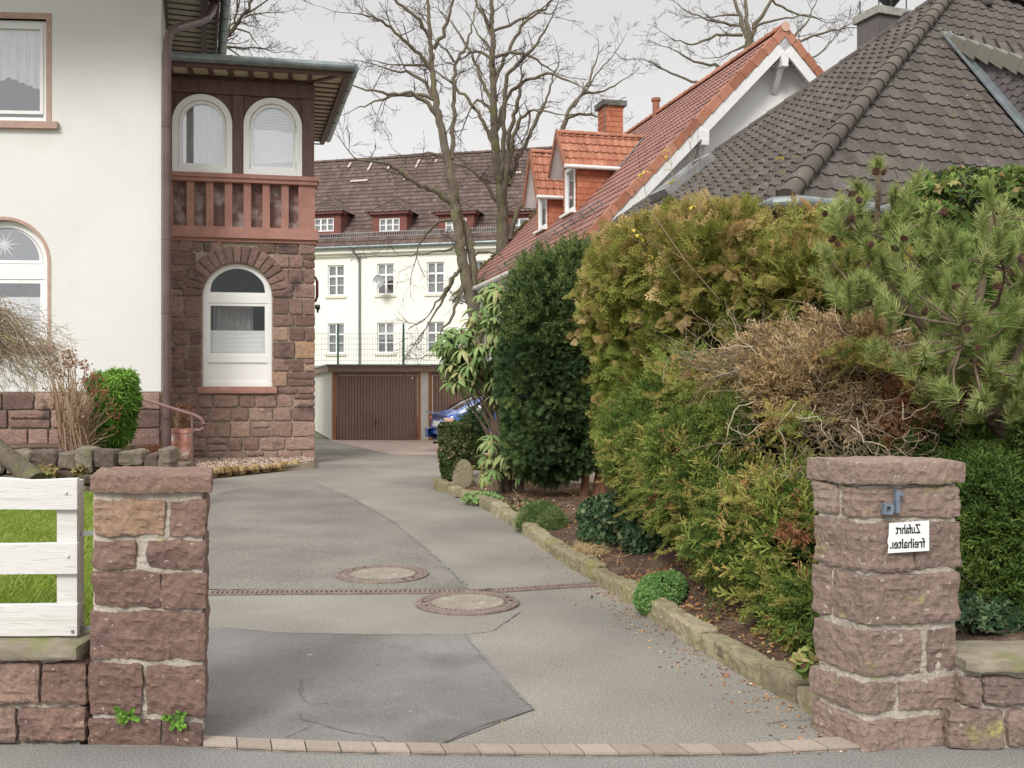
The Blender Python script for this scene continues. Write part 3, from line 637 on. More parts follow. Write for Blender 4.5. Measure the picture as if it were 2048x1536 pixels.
# bay eaves
zE = 7.80; ex, ey = .74, -.80
cf = BW([[ex, ey, zE]])[0]; fl = BW([[-3.3, ey, zE]])[0]; cs = cf+bside*5.9
wf = BW([[0, 0, zE]])[0]; wl_ = BW([[-3.3, 0, zE]])[0]; wsd = wf+bside*5.2
mb = MB(); mb.add([fl, cf, wf, wl_], [(0, 3, 2, 1)]); mb.add([cf, cs, wsd, wf], [(0, 3, 2, 1)]); so = mb.build('soffit', M['soffit'], V_)
mb = MB(BW)
for k in range(9): x = -3.14+k*.384; mb.box(x-.045, x+.045, ey+.12, .03, zE-.045, zE-.004)
mb.fr = None
per2 = np.array([bside[1], -bside[0], 0])
for k in range(17):
    a = wf+bside*(.05+k*.33)+np.array([0, 0, -.02]); mb.bar(a+[0, 0, .008], a+per2*.66+[0, 0, .008], .06, .022)
mb.bar(wf+[0, 0, -.022], cf+[0, 0, -.022], .09, .045)
mb.bar(fl+[0, .10, -.03], cf+[-.10, .08, -.03], .10, .09); q = per2*-.09; mb.bar(cf+q+[0, .05, -.03], cs+q+[0, 0, -.03], .10, .09)
mb.bar(fl+[0, .05, .02], cf+[-.01, .05, .02], .04, .2); mb.bar(cf+per2*-.04+[0, 0, .021], cs+per2*-.04+[0, 0, .021], .04, .2)
mb.build('rafters', M['brownwood'], so)
gy = np.array([0, -.06, .06]); gc = cf+np.array([.07, -.06, .06])
mb = MB(); mb.tube([fl+gy, gc], .085, 14); mb.tube([gc, cs+per2*.07+[0, 0, .06]], .085, 14)
for k in range(5): q = fl+gy+(gc-fl-gy)*(.25+.18*k); e_ = unit(gc-fl-gy); mb.tube([q-e_*.02, q+e_*.02], .095, 14)
for k in range(5): q = gc+bside*(.5+.9*k); mb.tube([q-bside*.02, q+bside*.02], .095, 14)
mb.build('gutter', M['zinc'], V_)
mb = MB(); ap = (wl_+wsd)/2+np.array([-.5, .5, .9]); gz_ = np.array([0, 0, .13])
mb.add([fl+gz_, cf+gz_, ap], [(0, 1, 2)]); mb.add([cf+gz_, cs+gz_, ap], [(0, 1, 2)]); mb.add([cs+gz_, cs+gz_+[-5, 0, .5], ap], [(0, 1, 2)]); mb.build('roof', M['zinc'], V_)
M['redlamp'] = mk('dark_red_metal', [(0, (.11, .015, .02))], rough=.4); M['black'] = mk('black_plastic', [(0, (.02, .02, .02))], rough=.5)
t = thing('wall_lamp', bc+[.05, .1, 3.2], 'dark red and black lamp on the right edge of the stone bay', 'lamp')
q = bc+np.array([.02, .10, 0]); mb = MB(); mb.tube([q+[0, 0, 3.30], q+[.035, 0, 3.42], q+[.035, 0, 3.72], q+[0, 0, 3.82]], [.02, .03, .03, .015], 10); mb.build('shade', M['redlamp'], t)
mb = MB(); mb.tube([q+[0, 0, 3.2], q+[.09, 0, 3.2]], .05, 8); mb.tube([q+[.06, 0, 3.2], q+[.04, 0, 3.08]], [.03, .02], 8); mb.build('bracket', M['black'], t)
# ================================================================ garage row
GW = Fr((G(665, 880)[0], 28.8, 0), (1, .0)); zr = 2.17; GL = 9.2
M['conc'] = mk('stained_white_concrete', [(.3, (.62, .61, .55)), (.7, (.74, .73, .67))], scale=2, rough=.9, stretch=(6, 6, .5), spots=[((.22, .23, .18), 3, .52, .75)])
M['pier'] = mk('white_concrete_pier', [(.3, (.62, .61, .55)), (.7, (.72, .71, .65))], scale=4, rough=.9)
M['gdoor'] = mk('brown_ribbed_steel', [(.3, (.235, .150, .118)), (.7, (.275, .18, .142))], scale=2, rough=.55)
M['gframe'] = mk('orange_brown_frame', [(.3, (.30, .13, .06)), (.7, (.36, .17, .08))], scale=3, rough=.6)
M['fascia'] = mk('brown_fascia', [(.3, (.22, .14, .105)), (.7, (.28, .185, .14))], scale=3, rough=.6)
Gr = thing('garage_block', (GW.o[0]+3, 29, 0), 'low flat roofed garage row with brown ribbed doors and a brown fascia', 'garages')
gd = unit(np.array([-.27, .963, 0])); gl_ = GW([[-.0, 0, 0]])[0]
mb = MB(GW); 
for a, b in ((-.02, .0), (2.55, 2.78), (5.33, 5.56), (8.11, 8.34)): mb = MB(GW); mb.box(a, b, 0, .3, 0, 1.96); mb.build('pier', M['pier'], Gr)
mb = MB(); nrib = 46
for k in range(nrib):                                           # ribbed side wall
    a = gl_+gd*(k*.17+.02); b = gl_+gd*(k*.17+.15); o_ = np.array([-.962, -.27, 0])*.0
    mb.bar(a+[0, 0, 1.0], b+[0, 0, 1.0], .06, 2.0)
wallquad(mb, gl_+[-.0, 0, 0], gl_+gd*8, 0, 2.0); mb.build('side_wall', M['conc'], Gr)
for i, x in enumerate((.0, 2.78, 5.56)):
    
    for xa in (x, x+2.45): mb = MB(GW); mb.box(xa, xa+.10, -.02, .1, 0, 1.95); mb.build('door_jamb', M['gframe'], Gr)
    mb = MB(GW); n_ = 27; pw = 2.33/n_
    prof = []
    for k in range(n_):
        xa = x+.11+k*pw; prof += [(xa, .05), (xa+pw*.15, .03), (xa+pw*.85, .03), (xa+pw, .05)]
    mb.grid(np.array([[(a, b, .02) for a, b in prof], [(a, b, 1.86) for a, b in prof]])); mb.box(x+.10, x+2.45, .02, .09, 1.862, 1.945)
    do = mb.build('garage_door', M['gdoor'], Gr)
    mb = MB(GW); mb.tube([(x+1.25, .03, .50), (x+1.25, -.05, .50)], .02, 8); mb.tube([(x+1.25, -.05, .56), (x+1.25, -.05, .44)], .015, 6); mb.build('handle', M['black'], do)
    if i == 0: mb = MB(GW); mb.box(x+2.28, x+2.33, .01, .028, 1.77, 1.83); mb.build('lock_plate', M['white'], do)
c1 = gl_+gd*8; back = [GW([[-.12, -.12, 0]])[0], GW([[GL, -.12, 0]])[0], GW([[GL, 8, 0]])[0], c1+[-.15, 0, 0]]
mb = MB()
for z0, z1, o_ in ((1.97, 2.14, 0), ):
    for a, b in ((back[3], back[0]), (back[0], back[1])): wallquad(mb, a, b, z0, z1)
mb.add([p+[0, 0, 1.97] for p in back], [(3, 2, 1, 0)])
mb.build('fascia_board', M['fascia'], Gr)
mb = MB(); k_ = 1.0; bb = [back[0]+[-.04, -.04, 0], back[1]+[0, -.04, 0], back[2], back[3]+[-.04, 0, 0]]
V = [p+[0, 0, 2.142] for p in bb]+[p+[0, 0, 2.19] for p in bb]; mb.add(V, [(4, 5, 6, 7), (0, 1, 5, 4), (3, 0, 4, 7), (0, 3, 2, 1)]); mb.build('roof_sheet', M['zinc'], Gr)
# mesh fence behind the garages
M['fgreen'] = mk('dark_green_metal', [(0, (.015, .07, .045))], rough=.5); M['wire'] = mk('green_grey_wire', [(0, (.12, .17, .15))], rough=.5)
ft = thing('mesh_fence', P(740, 760, 37.0)*[1, 1, 0]+[0, 0, 1.9], 'tall wire mesh fence on dark green posts behind the garage roof', 'fence')
Df = 37.0; x0f, x1f = (600-1024)/F*Df, (945-1024)/F*Df; zt = H+(768-667)/F*Df; 
mb = MB()
for px in (545+0, 676, 807, 938): x = (px-1024)/F*Df; mb.box(x-.035, x+.035, Df-.03, Df+.03, 1.2, H+121/F*Df)
mb.build('post', M['fgreen'], ft)
mb = MB()
for x in np.arange(x0f, x1f, .10): mb.box(x-.004, x+.004, Df-.008, Df, 1.4, zt)
for z in np.arange(1.5, zt+.01, .2): mb.box(x0f, x1f, Df-.016, Df-.009, z-.005, z+.005)
mb.build('wire_panel', M['wire'], ft)
# ================================================================ cream apartment block
M['yellowcream'] = mk('pale_yellow_render', [(.3, (.85, .84, .765)), (.7, (.88, .87, .80))], scale=.4, rough=.9, bump=(90, .2, .01))
AW = Fr((-6.36, 50, 0), (.968, -.252)); apo = thing('apartment_block', (-4, 51, 0), 'pale yellow three storey apartment block with brown tiled roof and small dormers', 'building')
cols_ = [AW.sx(p) for p in (573, 672, 771, 871, 966, 1062)]
zE2 = 8.45; rows = [(AW.z_at(771, 589), AW.z_at(771, 527)), (AW.z_at(771, 706), AW.z_at(771, 645)), (.55-.3, 1.9)]
mb = MB(AW); edges = [cols_[0]-1.4]+[(a+b)/2 for a, b in zip(cols_[:-1], cols_[1:])]+[cols_[-1]+1.4]; rngw = np.random.RandomState(8)
zb = [(rows[0][0]+rows[1][1])/2, 2.4]
for i, c in enumerate(cols_):
    panel(mb, edges[i], edges[i+1], zb[0], zE2, rect_o(c-.46, c+.46, *rows[0]), 0, .15); panel(mb, edges[i], edges[i+1], zb[1], zb[0], rect_o(c-.46, c+.46, *rows[1]), 0, .15); panel(mb, edges[i], edges[i+1], 0, zb[1], None)
mb.add([(edges[-1], 0, 0), (edges[-1], 12, 0), (edges[-1], 12, 8.4), (edges[-1], 0, 8.4)], [(0, 1, 2, 3)]); mb.add([(edges[0]-6, 0, 0), (edges[0], 0, 0), (edges[0], 0, 8.45), (edges[0]-6, 0, 8.45)], [(0, 1, 2, 3)])
mb.build('wall', M['yellowcream'], apo)
for i, c in enumerate(cols_):
    for r0, r1 in rows[:2]: win_muntin(apo, AW, c-.46, c+.46, r0, r1, y=.08, rng=rngw)
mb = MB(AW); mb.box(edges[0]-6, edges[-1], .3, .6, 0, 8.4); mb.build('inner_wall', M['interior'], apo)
mb = MB(AW); mb.box(edges[0]-6, edges[-1]+.3, -.30, .0, 8.22, 8.44); mb.box(edges[0]-6, edges[-1]+.3, -.12, -.001, 8.08, 8.219); mb.build('cornice', M['yellowcream'], apo)
mb = MB(AW); mb.tube([(edges[0]-6, -.42, 8.50), (edges[-1]+.5, -.42, 8.50)], .09, 10)
xd = AW.sx(720); mb.tube([(xd-.25, -.40, 8.45), (xd-.2, -.35, 8.25), (xd, -.1, 7.95), (xd, -.08, 7.6), (xd, -.08, 0)], .055, 8); mb.build('gutter', M['zinc'], apo)
ez = 8.55; rise, run = 5.75, 6.0; ea = AW.x; sl = unit(AW.y*run+np.array([0, 0, rise])); Or = AW([[0, -.45, ez]])[0]; Lr = math.hypot(run, rise)
mb = MB(); tile_roof(mb, Or, ea, sl, [(edges[0]-6, 0), (edges[-1]+.4, 0), (edges[-1]+.4, Lr), (edges[0]-6, Lr)], period=.24, row=.36, amp=.04, step=.035, seed=4, sub=4)
rf = mb.build('roof', M['oldtile'], apo)
mb = MB(); rp0 = Or+ea*(edges[0]-6)+sl*Lr; rp1 = Or+ea*(edges[-1]+.4)+sl*Lr; ridge_caps(mb, rp0, rp1, .12, .4, 2); mb.build('ridge_tiles', M['oldtile'], rf)
mb = MB(AW); e0, e1 = edges[0]-6, edges[-1]+.4; yb = -.45+run
mb.add([(e0, yb, ez+rise), (e1, yb, ez+rise), (e1, yb+6, ez), (e0, yb+6, ez)], [(0, 1, 2, 3)]); mb.add([(e1-.02, -.4, ez), (e1-.02, yb+6, ez), (e1-.02, yb, ez+rise-.1)], [(0, 1, 2)]); mb.build('rear_roof', M['oldtile'], rf)
mb = MB()                                                       # pale replacement tiles
for px, py, w_ in ((718, 366, 1.0), (813, 362, .3), (1033, 350, .5)):
    h = ray_plane(px, py, Or, np.cross(ea, sl)); mb.add([h-ea*w_/2, h+ea*w_/2, h+ea*w_/2+sl*.16, h-ea*w_/2+sl*.16]+np.cross(ea, sl)*.11*(1 if np.cross(ea, sl)[2] > 0 else -1), [(0, 1, 2, 3)])
for px, py, l_ in ((741, 335, .9), (700, 333, .5), (836, 330, .8), (779, 336, .5), (873, 325, .3), (1016, 320, .4)):
    h = ray_plane(px, py, Or, np.cross(ea, sl)); mb.add([h-ea*.06-sl*l_/2, h+ea*.06-sl*l_/2, h+ea*.06+sl*l_/2, h-ea*.06+sl*l_/2]+np.cross(ea, sl)*.11*(1 if np.cross(ea, sl)[2] > 0 else -1), [(0, 1, 2, 3)])
mb.build('pale_tiles', mk('pale_pink_tiles', [(.3, (.40, .30, .26)), (.7, (.60, .50, .45))], scale=9, rough=.9), rf)
M['dormred'] = mk('red_painted_dormer', [(.3, (.16, .055, .045)), (.7, (.21, .08, .065))], scale=4, rough=.8)
for px in (648, 779, 912, 1046):
    yd = .12; c = AW.sx(px, yd); zb_ = AW.z_at(px, 470, yd); z1_ = AW.z_at(px, 424, yd); hw = .92; dz = rise/run
    zr0 = ez+(yd+.45)*dz
    mb = MB(AW); hole = rect_o(c-.56, c+.54, AW.z_at(px, 463, yd), AW.z_at(px, 436, yd)); panel(mb, c-hw, c+hw, zb_-.05, z1_, hole, yd, .12)
    dep = (z1_-ez)/dz-.45-yd+.3
    for s_ in (-1, 1): mb.add([(c+s_*hw, yd, zb_-.05), (c+s_*hw, yd+dep, z1_), (c+s_*hw, yd, z1_)], [(0, 1, 2)])
    dm = mb.build('dormer', M['dormred'], rf)
    O = hole; f = MB(AW); x0, x1, z0, z1 = O[0][0], O[1][0], O[0][1], O[2][1]
    f.ring(O, rect_o(x0, x1, z0, z1, .06), yd+.04, yd+.1)
    for q in (1, 2): x = x0+(x1-x0)*q/3; f.box(x-.04, x+.04, yd+.035, yd+.09, z0+.06, z1-.06)
    f.box(x0+.06, x1-.06, yd+.045, yd+.08, (z0+z1)/2-.02, (z0+z1)/2+.02); wo = f.build('window', M['white'], dm)
    g = MB(AW); g.poly([(x0, yd+.07, z0), (x1, yd+.07, z0), (x1, yd+.07, z1), (x0, yd+.07, z1)]); g.build('pane', M['glassmid'], wo)
    g = MB(AW); g.poly([(x0, yd+.2, z0), (x1, yd+.2, z0), (x1, yd+.2, z1), (x0, yd+.2, z1)]); g.build('curtain', M['greycurtain'], wo)
    e_ = 1.14; ze = z1_-.02; za = AW.z_at(px, 398, yd+1.0); yf = yd-.22
    fl_ = [(c-e_, yf, ze), (c+e_, yf, ze), (c, yf+1.15, za), (c, yf+1.15+2.2, za), (c+e_, yf+2.6, ze+.0), (c-e_, yf+2.6, ze)]
    Wp = AW(np.array(fl_)); m2 = MB()
    def tri_roof(pts, pa, pb, up_):
        O_ = Wp[pa]; a_ = unit(Wp[pb]-Wp[pa]); u_ = Wp[up_]-Wp[pa]; b_ = unit(u_-a_*np.dot(u_, a_))
        tile_roof(m2, O_, a_, b_, [plane_ab(O_, a_, b_, Wp[k]) for k in pts], .24, .3, .035, .03, px, 4)
    tri_roof([0, 1, 2], 0, 1, 2); tri_roof([1, 4, 3, 2], 1, 4, 3); tri_roof([5, 0, 2, 3], 5, 0, 2)
    ridge_caps(m2, Wp[0], Wp[2], .08, .3, 1); ridge_caps(m2, Wp[1], Wp[2], .08, .3, 2); ridge_caps(m2, Wp[2], Wp[3], .08, .3, 3); m2.build('roof', M['oldtile'], dm)
    m3 = MB(AW); m3.box(c-e_+.03, c+e_-.03, yf+.03, yf+.6, ze-.10, ze-.02); m3.build('eaves_board', M['dormred'], dm)
# snow guard on the block
M['galv'] = mk('galvanised_steel', [(.3, (.25, .25, .25)), (.7, (.38, .38, .38))], scale=5, rough=.5, metal=.5)
mb = MB(AW); ys_, zs_ = .05, ez+.5*rise/run+.02
for z in (0, .22): mb.box(e0, e1, ys_-.015, ys_+.015, zs_+z, zs_+z+.03)
for x in np.arange(e0, e1, .12): mb.box(x-.012, x+.012, ys_-.01, ys_+.01, zs_, zs_+.24)
mb.build('snow_guard', M['galv'], rf)
# satellite dish
dt = P(757, 563, 49.2); t = thing('satellite_dish', dt, 'small round grey satellite dish beside an upper window of the pale yellow block', 'satellite dish')
mb = MB(); ang = np.linspace(0, 2*math.pi, 25)[:-1]; nrm = unit(np.array([-.25, -1, .15])); a_ = unit(np.cross(nrm, (0, 0, 1))); b_ = np.cross(a_, nrm); rows_ = []
for rr in (0.001, .13, .24, .30): rows_.append([dt+nrm*(.5*rr*rr)+rr*(math.cos(q)*a_+math.sin(q)*b_*1.1) for q in np.append(ang, ang[0])])
mb.grid(np.array(rows_)); mb.build('dish', M['galv'], t); mb = MB(); mb.tube([dt-nrm*.05, dt-nrm*.05+[0, .7, 0]], .025, 6); mb.tube([dt-b_*.35, dt+nrm*.35], .012, 6); mb.tube([dt+nrm*.33, dt+nrm*.42], .04, 8); mb.build('arm', M['galv'], t)
# ================================================================ white gabled house with red roof
M['redtile'] = mk('red_brown_roof_tiles', [(0, (.20, .095, .078)), (.5, (.25, .12, .098)), (1, (.30, .155, .125))], src='tint', scale=5, rough=.75, var=(14, .12), spots=[((.55, .50, .44), 26, .70, .76)])
M['orangetile'] = mk('orange_roof_tiles', [(0, (.29, .115, .068)), (.5, (.37, .150, .090)), (1, (.44, .20, .13))], src='tint', scale=6, rough=.75, var=(14, .15), spots=[((.16, .09, .06), 9, .60, .72)])
M['orangeslate'] = mk('orange_shingle', [(0, (.36, .12, .065)), (.5, (.42, .145, .078)), (1, (.46, .175, .10))], src='tint', scale=3, rough=.8, var=(20, .08))
M['whitewall'] = mk('white_render', [(.3, (.82, .815, .80)), (.7, (.85, .845, .83))], scale=.8, rough=.9, bump=(120, .2, .008))
M['whitebeam'] = mk('white_painted_timber', [(.3, (.66, .66, .66)), (.7, (.76, .76, .76))], scale=4, rough=.6, stretch=(2, 2, 2))
M['moss'] = mk('roof_moss', [(.3, (.10, .09, .03)), (.7, (.19, .16, .06))], scale=12, rough=1, bump=(40, 1, .03))
K = 1.35
En = np.array([1.65, 24.33, 5.08]); Ef = np.array([-2.42, 40.5, 5.08]); lv = unit(En-Ef); pv = np.array([-lv[1], lv[0], 0]);
if pv[0] < 0: pv = -pv
sR = 5.56; zR = 10.82; Rn = En+pv*sR; Rn[2] = zR; Rf = Ef+pv*sR; Rf[2] = zR
slp = unit(Rn-En); LL = np.linalg.norm(En-Ef); LS = np.linalg.norm(Rn-En); nR = np.cross(-lv, slp); nR = nR if nR[2] > 0 else -nR
RH = thing('gabled_house', (5, 31, 0), 'white gabled house with red tiled roof, orange verge tiles and two orange dormers', 'house')
mb = MB(); tile_roof(mb, Ef, lv, slp, [(0, 0), (LL, 0), (LL, LS), (0, LS)], .225, .36, .028, .03, 7, 5)
rfo = mb.build('roof', M['redtile'], RH)
mb = MB(); Er = Rn+(Rn-En)*np.array([1, 1, -1]); Efr = Rf+(Rf-Ef)*np.array([1, 1, -1])
s2 = unit(Er-Rn); tile_roof(mb, Efr, lv, -s2, [(0, 0), (LL, 0), (LL, LS), (0, LS)], .225, .36, .028, .03, 9, 3); mb.build('rear_roof', M['redtile'], rfo)
mb = MB(); ridge_caps(mb, Rf, Rn+lv*.02, .13, .40, 3); mb.build('ridge_tiles', M['orangetile'], rfo)
mb = MB()                                                      # verge tiles: L-shaped clay pieces
def verge(mb, a, b, out, n, w_=.24, dp=.17, sd=0):
    r_ = np.random.RandomState(sd); d = b-a
    for k in range(n):
        p = a+d*k/n; q = a+d*((k+1)/n); t = r_.rand(); dd = unit(d); nn = unit(np.cross(dd, out)); nn = nn if nn[2] > 0 else -nn
        lift = nn*.045; p2_, q2_ = p+nn*(.0), q+nn*.0
        A = [p-out*w_+lift*.6, p+out*.03+lift, p+out*.03-nn*dp, p-out*.0-nn*dp]; B = [q-out*w_+lift*.6+nn*.035, q+out*.02+lift+nn*.035, q+out*.02-nn*(dp-.02), q-nn*(dp-.02)]
        mb.add(A+B, [(0, 1, 5, 4), (1, 2, 6, 5), (2, 3, 7, 6), (0, 3, 2, 1), (4, 5, 6, 7)], t)

for a_, b_, o_, n_v in ((En, Rn, lv, 18), (Er, Rn, lv, 18), (Ef, Rf, -lv, 16)): mb = MB(); verge(mb, a_, b_, o_, n_v, sd=n_v); mb.build('verge_tiles', M['orangetile'], rfo)
mb = MB(); c_ = Rn+lv*.05+[0, 0, .02]; a_ = np.linspace(0, 2*math.pi, 13)[:-1]; mb.poly([c_+pv*.13*math.cos(q)+np.array([0, 0, .13*math.sin(q)]) for q in a_]); mb.build('ridge_end', mk('pale_pink_clay', [(0, (.55, .36, .28))], rough=.8), rfo)
rngm = np.random.RandomState(2); mb = MB()
for k in range(260):                                            # moss along the far verge and the eaves
    if k < 170: b_ = rngm.rand()**.8*LS*.8; p = Ef+slp*b_+lv*abs(rngm.normal(0, .28))+nR*.05
    else: p = Ef+slp*abs(rngm.normal(0, .3))+lv*rngm.rand()**2*5+nR*.05
    s_ = rngm.uniform(.04, .10); mb.rock(p[0]-s_, p[0]+s_, p[1]-s_, p[1]+s_, p[2]-s_*.6, p[2]+s_*.6, .06, .03, .04, k, 0)
mb.build('moss', M['moss'], rfo)
# barge boards, soffit, gable wall, purlin brackets
og = .62; mb = MB(); dn_ = unit(np.cross(lv, slp)); dn_ = -dn_ if dn_[2] > 0 else dn_
for a, b in ((En, Rn), (Er, Rn)):
    sv = unit(b-a); nn = unit(np.cross(sv, lv)); nn = nn if nn[2] < 0 else -nn
    a0_, b0_ = a-lv*.03+nn*.29, b-lv*.03+nn*.30+sv*.0; mb.bar(a0_, b0_, .05, .26, up=-nn)
mb.build('barge_boards', M['whitebeam'], RH)
mb = MB()
for a, b in ((En, Rn), (Er, Rn)):
    sv = unit(b-a); nn = unit(np.cross(sv, lv)); nn = nn if nn[2] < 0 else -nn
    m_ = int(LS/.14)
    for k in range(m_): p = a+sv*(LS*k/m_+.01)+nn*.16; q = a+sv*(LS*(k+1)/m_-.008)+nn*.16; mb.add([p-lv*.06, q-lv*.06, q-lv*og, p-lv*og], [(0, 1, 2, 3)])
mb.build('soffit_boards', M['whitebeam'], RH)
ga, gb, gr = En-lv*og+pv*.55, Er-lv*og-pv*.55, Rn-lv*og; kz = (zR-En[2])/sR
mb = MB(); mb.add([(ga[0], ga[1], 0), (gb[0], gb[1], 0), (gb[0], gb[1], En[2]+.55*kz-.2), (gr[0], gr[1], zR-.2), (ga[0], ga[1], En[2]+.55*kz-.2)], [(0, 1, 2, 3, 4)])
wa, wb2 = Ef+lv*.4+pv*.55, ga
wallquad(mb, wa, wb2, 0, 5.2); wallquad(mb, wa, Efr+lv*.4-pv*.55, 0, 5.6); mb.add([wa+[0, 0, .0], Rf+lv*.4-[0, 0, .2], Efr+lv*.4-pv*.55], [(0, 1, 2)]); mb.build('wall', M['whitewall'], RH)
mb = MB()
wallquad(mb, Ef-pv*.0+[0, 0, 0], En, 4.9, 4.901) ; mb.add([Ef+[0, 0, -.12], En+[0, 0, -.12], En+pv*.6+[0, 0, .3], Ef+pv*.6+[0, 0, .3]], [(0, 1, 2, 3)])
mb.bar(Ef+[0, 0, -.08], En+[0, 0, -.08], .04, .2); mb.build('eaves_board', M['whitebeam'], RH)
mb = MB(); gt = -pv*.09+np.array([0, 0, -.02]); mb.tube([Ef+gt, En+gt], .085, 12)
for k in range(24): q = Ef+gt+lv*(.4+k*.7); mb.bar(q+[0, 0, -.09], q+pv*.45+[0, 0, -.20], .05, .06)
mb.build('gutter', mk('pale_pinkish_gutter', [(.3, (.52, .50, .47)), (.7, (.64, .62, .59))], scale=4, rough=.4), RH)
for f_, nm in ((.60, 'purlin'), (.965, 'purlin')):
    p = En+(Rn-En)*f_+np.array([0, 0, -.62]); p = p if f_ < .9 else Rn+np.array([0, 0, -.75])
    mb = MB(); mb.bar(p+lv*.02, p-lv*og, .20, .24); mb.bar(p+lv*.02+[0, 0, -.18], p-lv*.35+[0, 0, -.18], .18, .12); mb.bar(p-lv*.2+[0, 0, -.2], p-lv*og+[0, 0, -.75], .14, .14); mb.build(nm, M['whitebeam'], RH)
# fascia on gable next to verge (dark vent)
mb = MB(); a, b = ray_plane(1000, 540, Ef+nR*.12, nR), ray_plane(1205, 408, Ef+nR*.12, nR)
for h_ in (0, .16): mb.bar(a+nR*h_*.8, b+nR*h_*.8, .03, .03)
for k in range(14): q = a+(b-a)*k/13; mb.bar(q-nR*.1, q+nR*.15, .03, .02, up=lv)
a, b = ray_plane(930, 575, Ef+nR*.12, nR), ray_plane(1000, 540, Ef+nR*.12, nR); mb.bar(a, b, .03, .03); mb.build('snow_guard', M['galv'], rfo)
q = ray_plane(1312, 232, Ef, nR); mb = MB(); mb.tube([q-[0, 0, .2], q+[0, 0, .5]], .12, 12); mb.tube([q+[0, 0, .5], q+[0, 0, .6]], .16, 12); mb.build('vent_pipe', M['orangetile'], rfo)
# dormers
def dormer(pxr, pyr, width, pxe, zeave_py, ridge_py, verge_px, depth_eave, oh=.45):
    Q = ray_plane(pxr, pyr, Ef, nR)                             # lower front corner nearest the camera, on the roof plane
    fr = Fr((Q[0], Q[1], 0), tuple((lv)[:2]), tuple(pv[:2]))     # x toward the camera side, y into the roof
    zb_ = Q[2]; z1_ = H+(768-zeave_py)/F*Q[1]; c = -width/2; wz0 = zb_+.02
    za = H+(768-ridge_py)/F*(Q[1]-lv[1]*width/2)
    dep = (z1_-zb_)/kz; hole = rect_o(-width+.20, -.12, zb_+.10, z1_-.05)
    mb = MB(fr); panel(mb, -width, 0, zb_-.1, z1_+.02, hole, 0, .12); 
    body = mb; pitch = (za-z1_)/(width/2+.0)
    # gable shingles
    def shingle(mb, pts_fn, rowsz, x0f, x1f, sw=.20, sh=.20, flat=True): pass
    for s_ in (0, -width):
        mb.add([(s_, 0, zb_-.1), (s_, dep+.3, z1_+.02), (s_, 0, z1_+.02)], [(0, 1, 2)])
    mb.add([(-width, 0, z1_), (0, 0, z1_), (-width/2, 0, za-.06)], [(0, 1, 2)])
    dm = mb.build('dormer', M['orangeslate'], rfo)
    # shingle cladding: thin overlapping tiles on cheek and gable
    m2 = MB(fr); rs = np.random.RandomState(int(pxr)); r_ = .185
    nz_ = int((za-zb_)/r_)+1
    for i in range(nz_):
        z = zb_+i*r_
        off = (i % 2)*.1
        for x in np.arange(-width-off, 0, .2):                  # gable front
            x0, x1 = max(x, -width), min(x+.2, 0)
            if x1-x0 < .03: continue
            zt = z+r_
            if z > z1_-.02:
                hw = (za-.08-z)/max(pitch, .01); x0, x1 = max(x0, -width/2-hw), min(x1, -width/2+hw)
                if x1-x0 < .03: continue
            elif z < z1_-.05 and x1 > -width+.2 and x0 < -.12:
                for a, b in ((x0, min(x1, -width+.2)), (max(x0, -.12), x1)):
                    if b-a > .02: m2.add([(a, -.022, z), (b, -.022, z), (b, -.008, zt), (a, -.008, zt)], [(0, 1, 2, 3)], rs.rand())
                continue
            m2.add([(x0+.004, -.022, z), (x1-.004, -.022, z), (x1-.004, -.008, zt), (x0+.004, -.008, zt)], [(0, 1, 2, 3)], rs.rand())
        if z < z1_:
            for y in np.arange(-off, dep, .2):                  # cheek facing the camera
                y0, y1 = max(y, 0), min(y+.2, (z-zb_)/kz+.12)
                if y1-y0 > .03: m2.add([(.022, y0+.004, z), (.022, y1-.004, z), (.008, y1-.004, z+r_), (.008, y0+.004, z+r_)], [(0, 1, 2, 3)], rs.rand())
                if y1-y0 > .03: m2.add([(.021, y0+.004, z), (.021, y1-.004, z), (.0, y1-.004, z), (.0, y0+.004, z)], [(0, 1, 2, 3)], rs.rand())
    m2.build('shingles', M['orangeslate'], dm)
    f = MB(fr); f.ring(hole, rect_o(hole[0][0], hole[1][0], hole[0][1], hole[2][1], .11), -.03, .08); wo = f.build('window', M['white'], dm)
    g = MB(fr); g.poly([(p[0], .03, p[1]) for p in hole]); g.build('pane', M['glassdark'], wo)
    g = MB(fr); g.poly([(p[0], .12, p[1]) for p in hole]); g.build('curtain', M['greycurtain'], wo)
    g = MB(fr); g.box(-width+.1, -.03, -.18, 0, zb_-.0, zb_+.07); g.build('sill', M['white'], wo)
    # roof of the dormer
    dr = (za-zb_)/kz; e_ = .18; fo = -oh; zr_ = za+.02; ze = z1_-e_*pitch+.06
    rp = lambda x, y, z: fr(np.array([[x, y, z]]))[0]
    A, B = rp(-width/2, fo, zr_), rp(-width/2, dr, zr_); C, D_ = rp(e_, fo, ze), rp(e_, (ze-zb_)/kz-.0, ze)
    m2 = MB(); a_ = fr.y; b_ = unit(A-C); pts = [C, D_, B, A]; tile_roof(m2, C, a_, b_, [plane_ab(C, a_, b_, p) for p in pts], .225, .33, .035, .035, 3, 7)
    C2, D2 = rp(-width-e_, fo, ze), rp(-width-e_, (ze-zb_)/kz, ze); b2 = unit(A-C2); tile_roof(m2, C2, a_, b2, [plane_ab(C2, a_, b2, p) for p in [C2, D2, B, A]], .225, .33, .035, .035, 4, 5)
    ridge_caps(m2, B, A, .10, .38, 5); 
    for c_, s_ in ((C, 1), (C2, -1)): m2.bar(c_+np.array([0, 0, -.02]), A+[0, 0, -.02], .05, .16)
    ro = m2.build('roof', M['orangetile'], dm)
    m3 = MB()
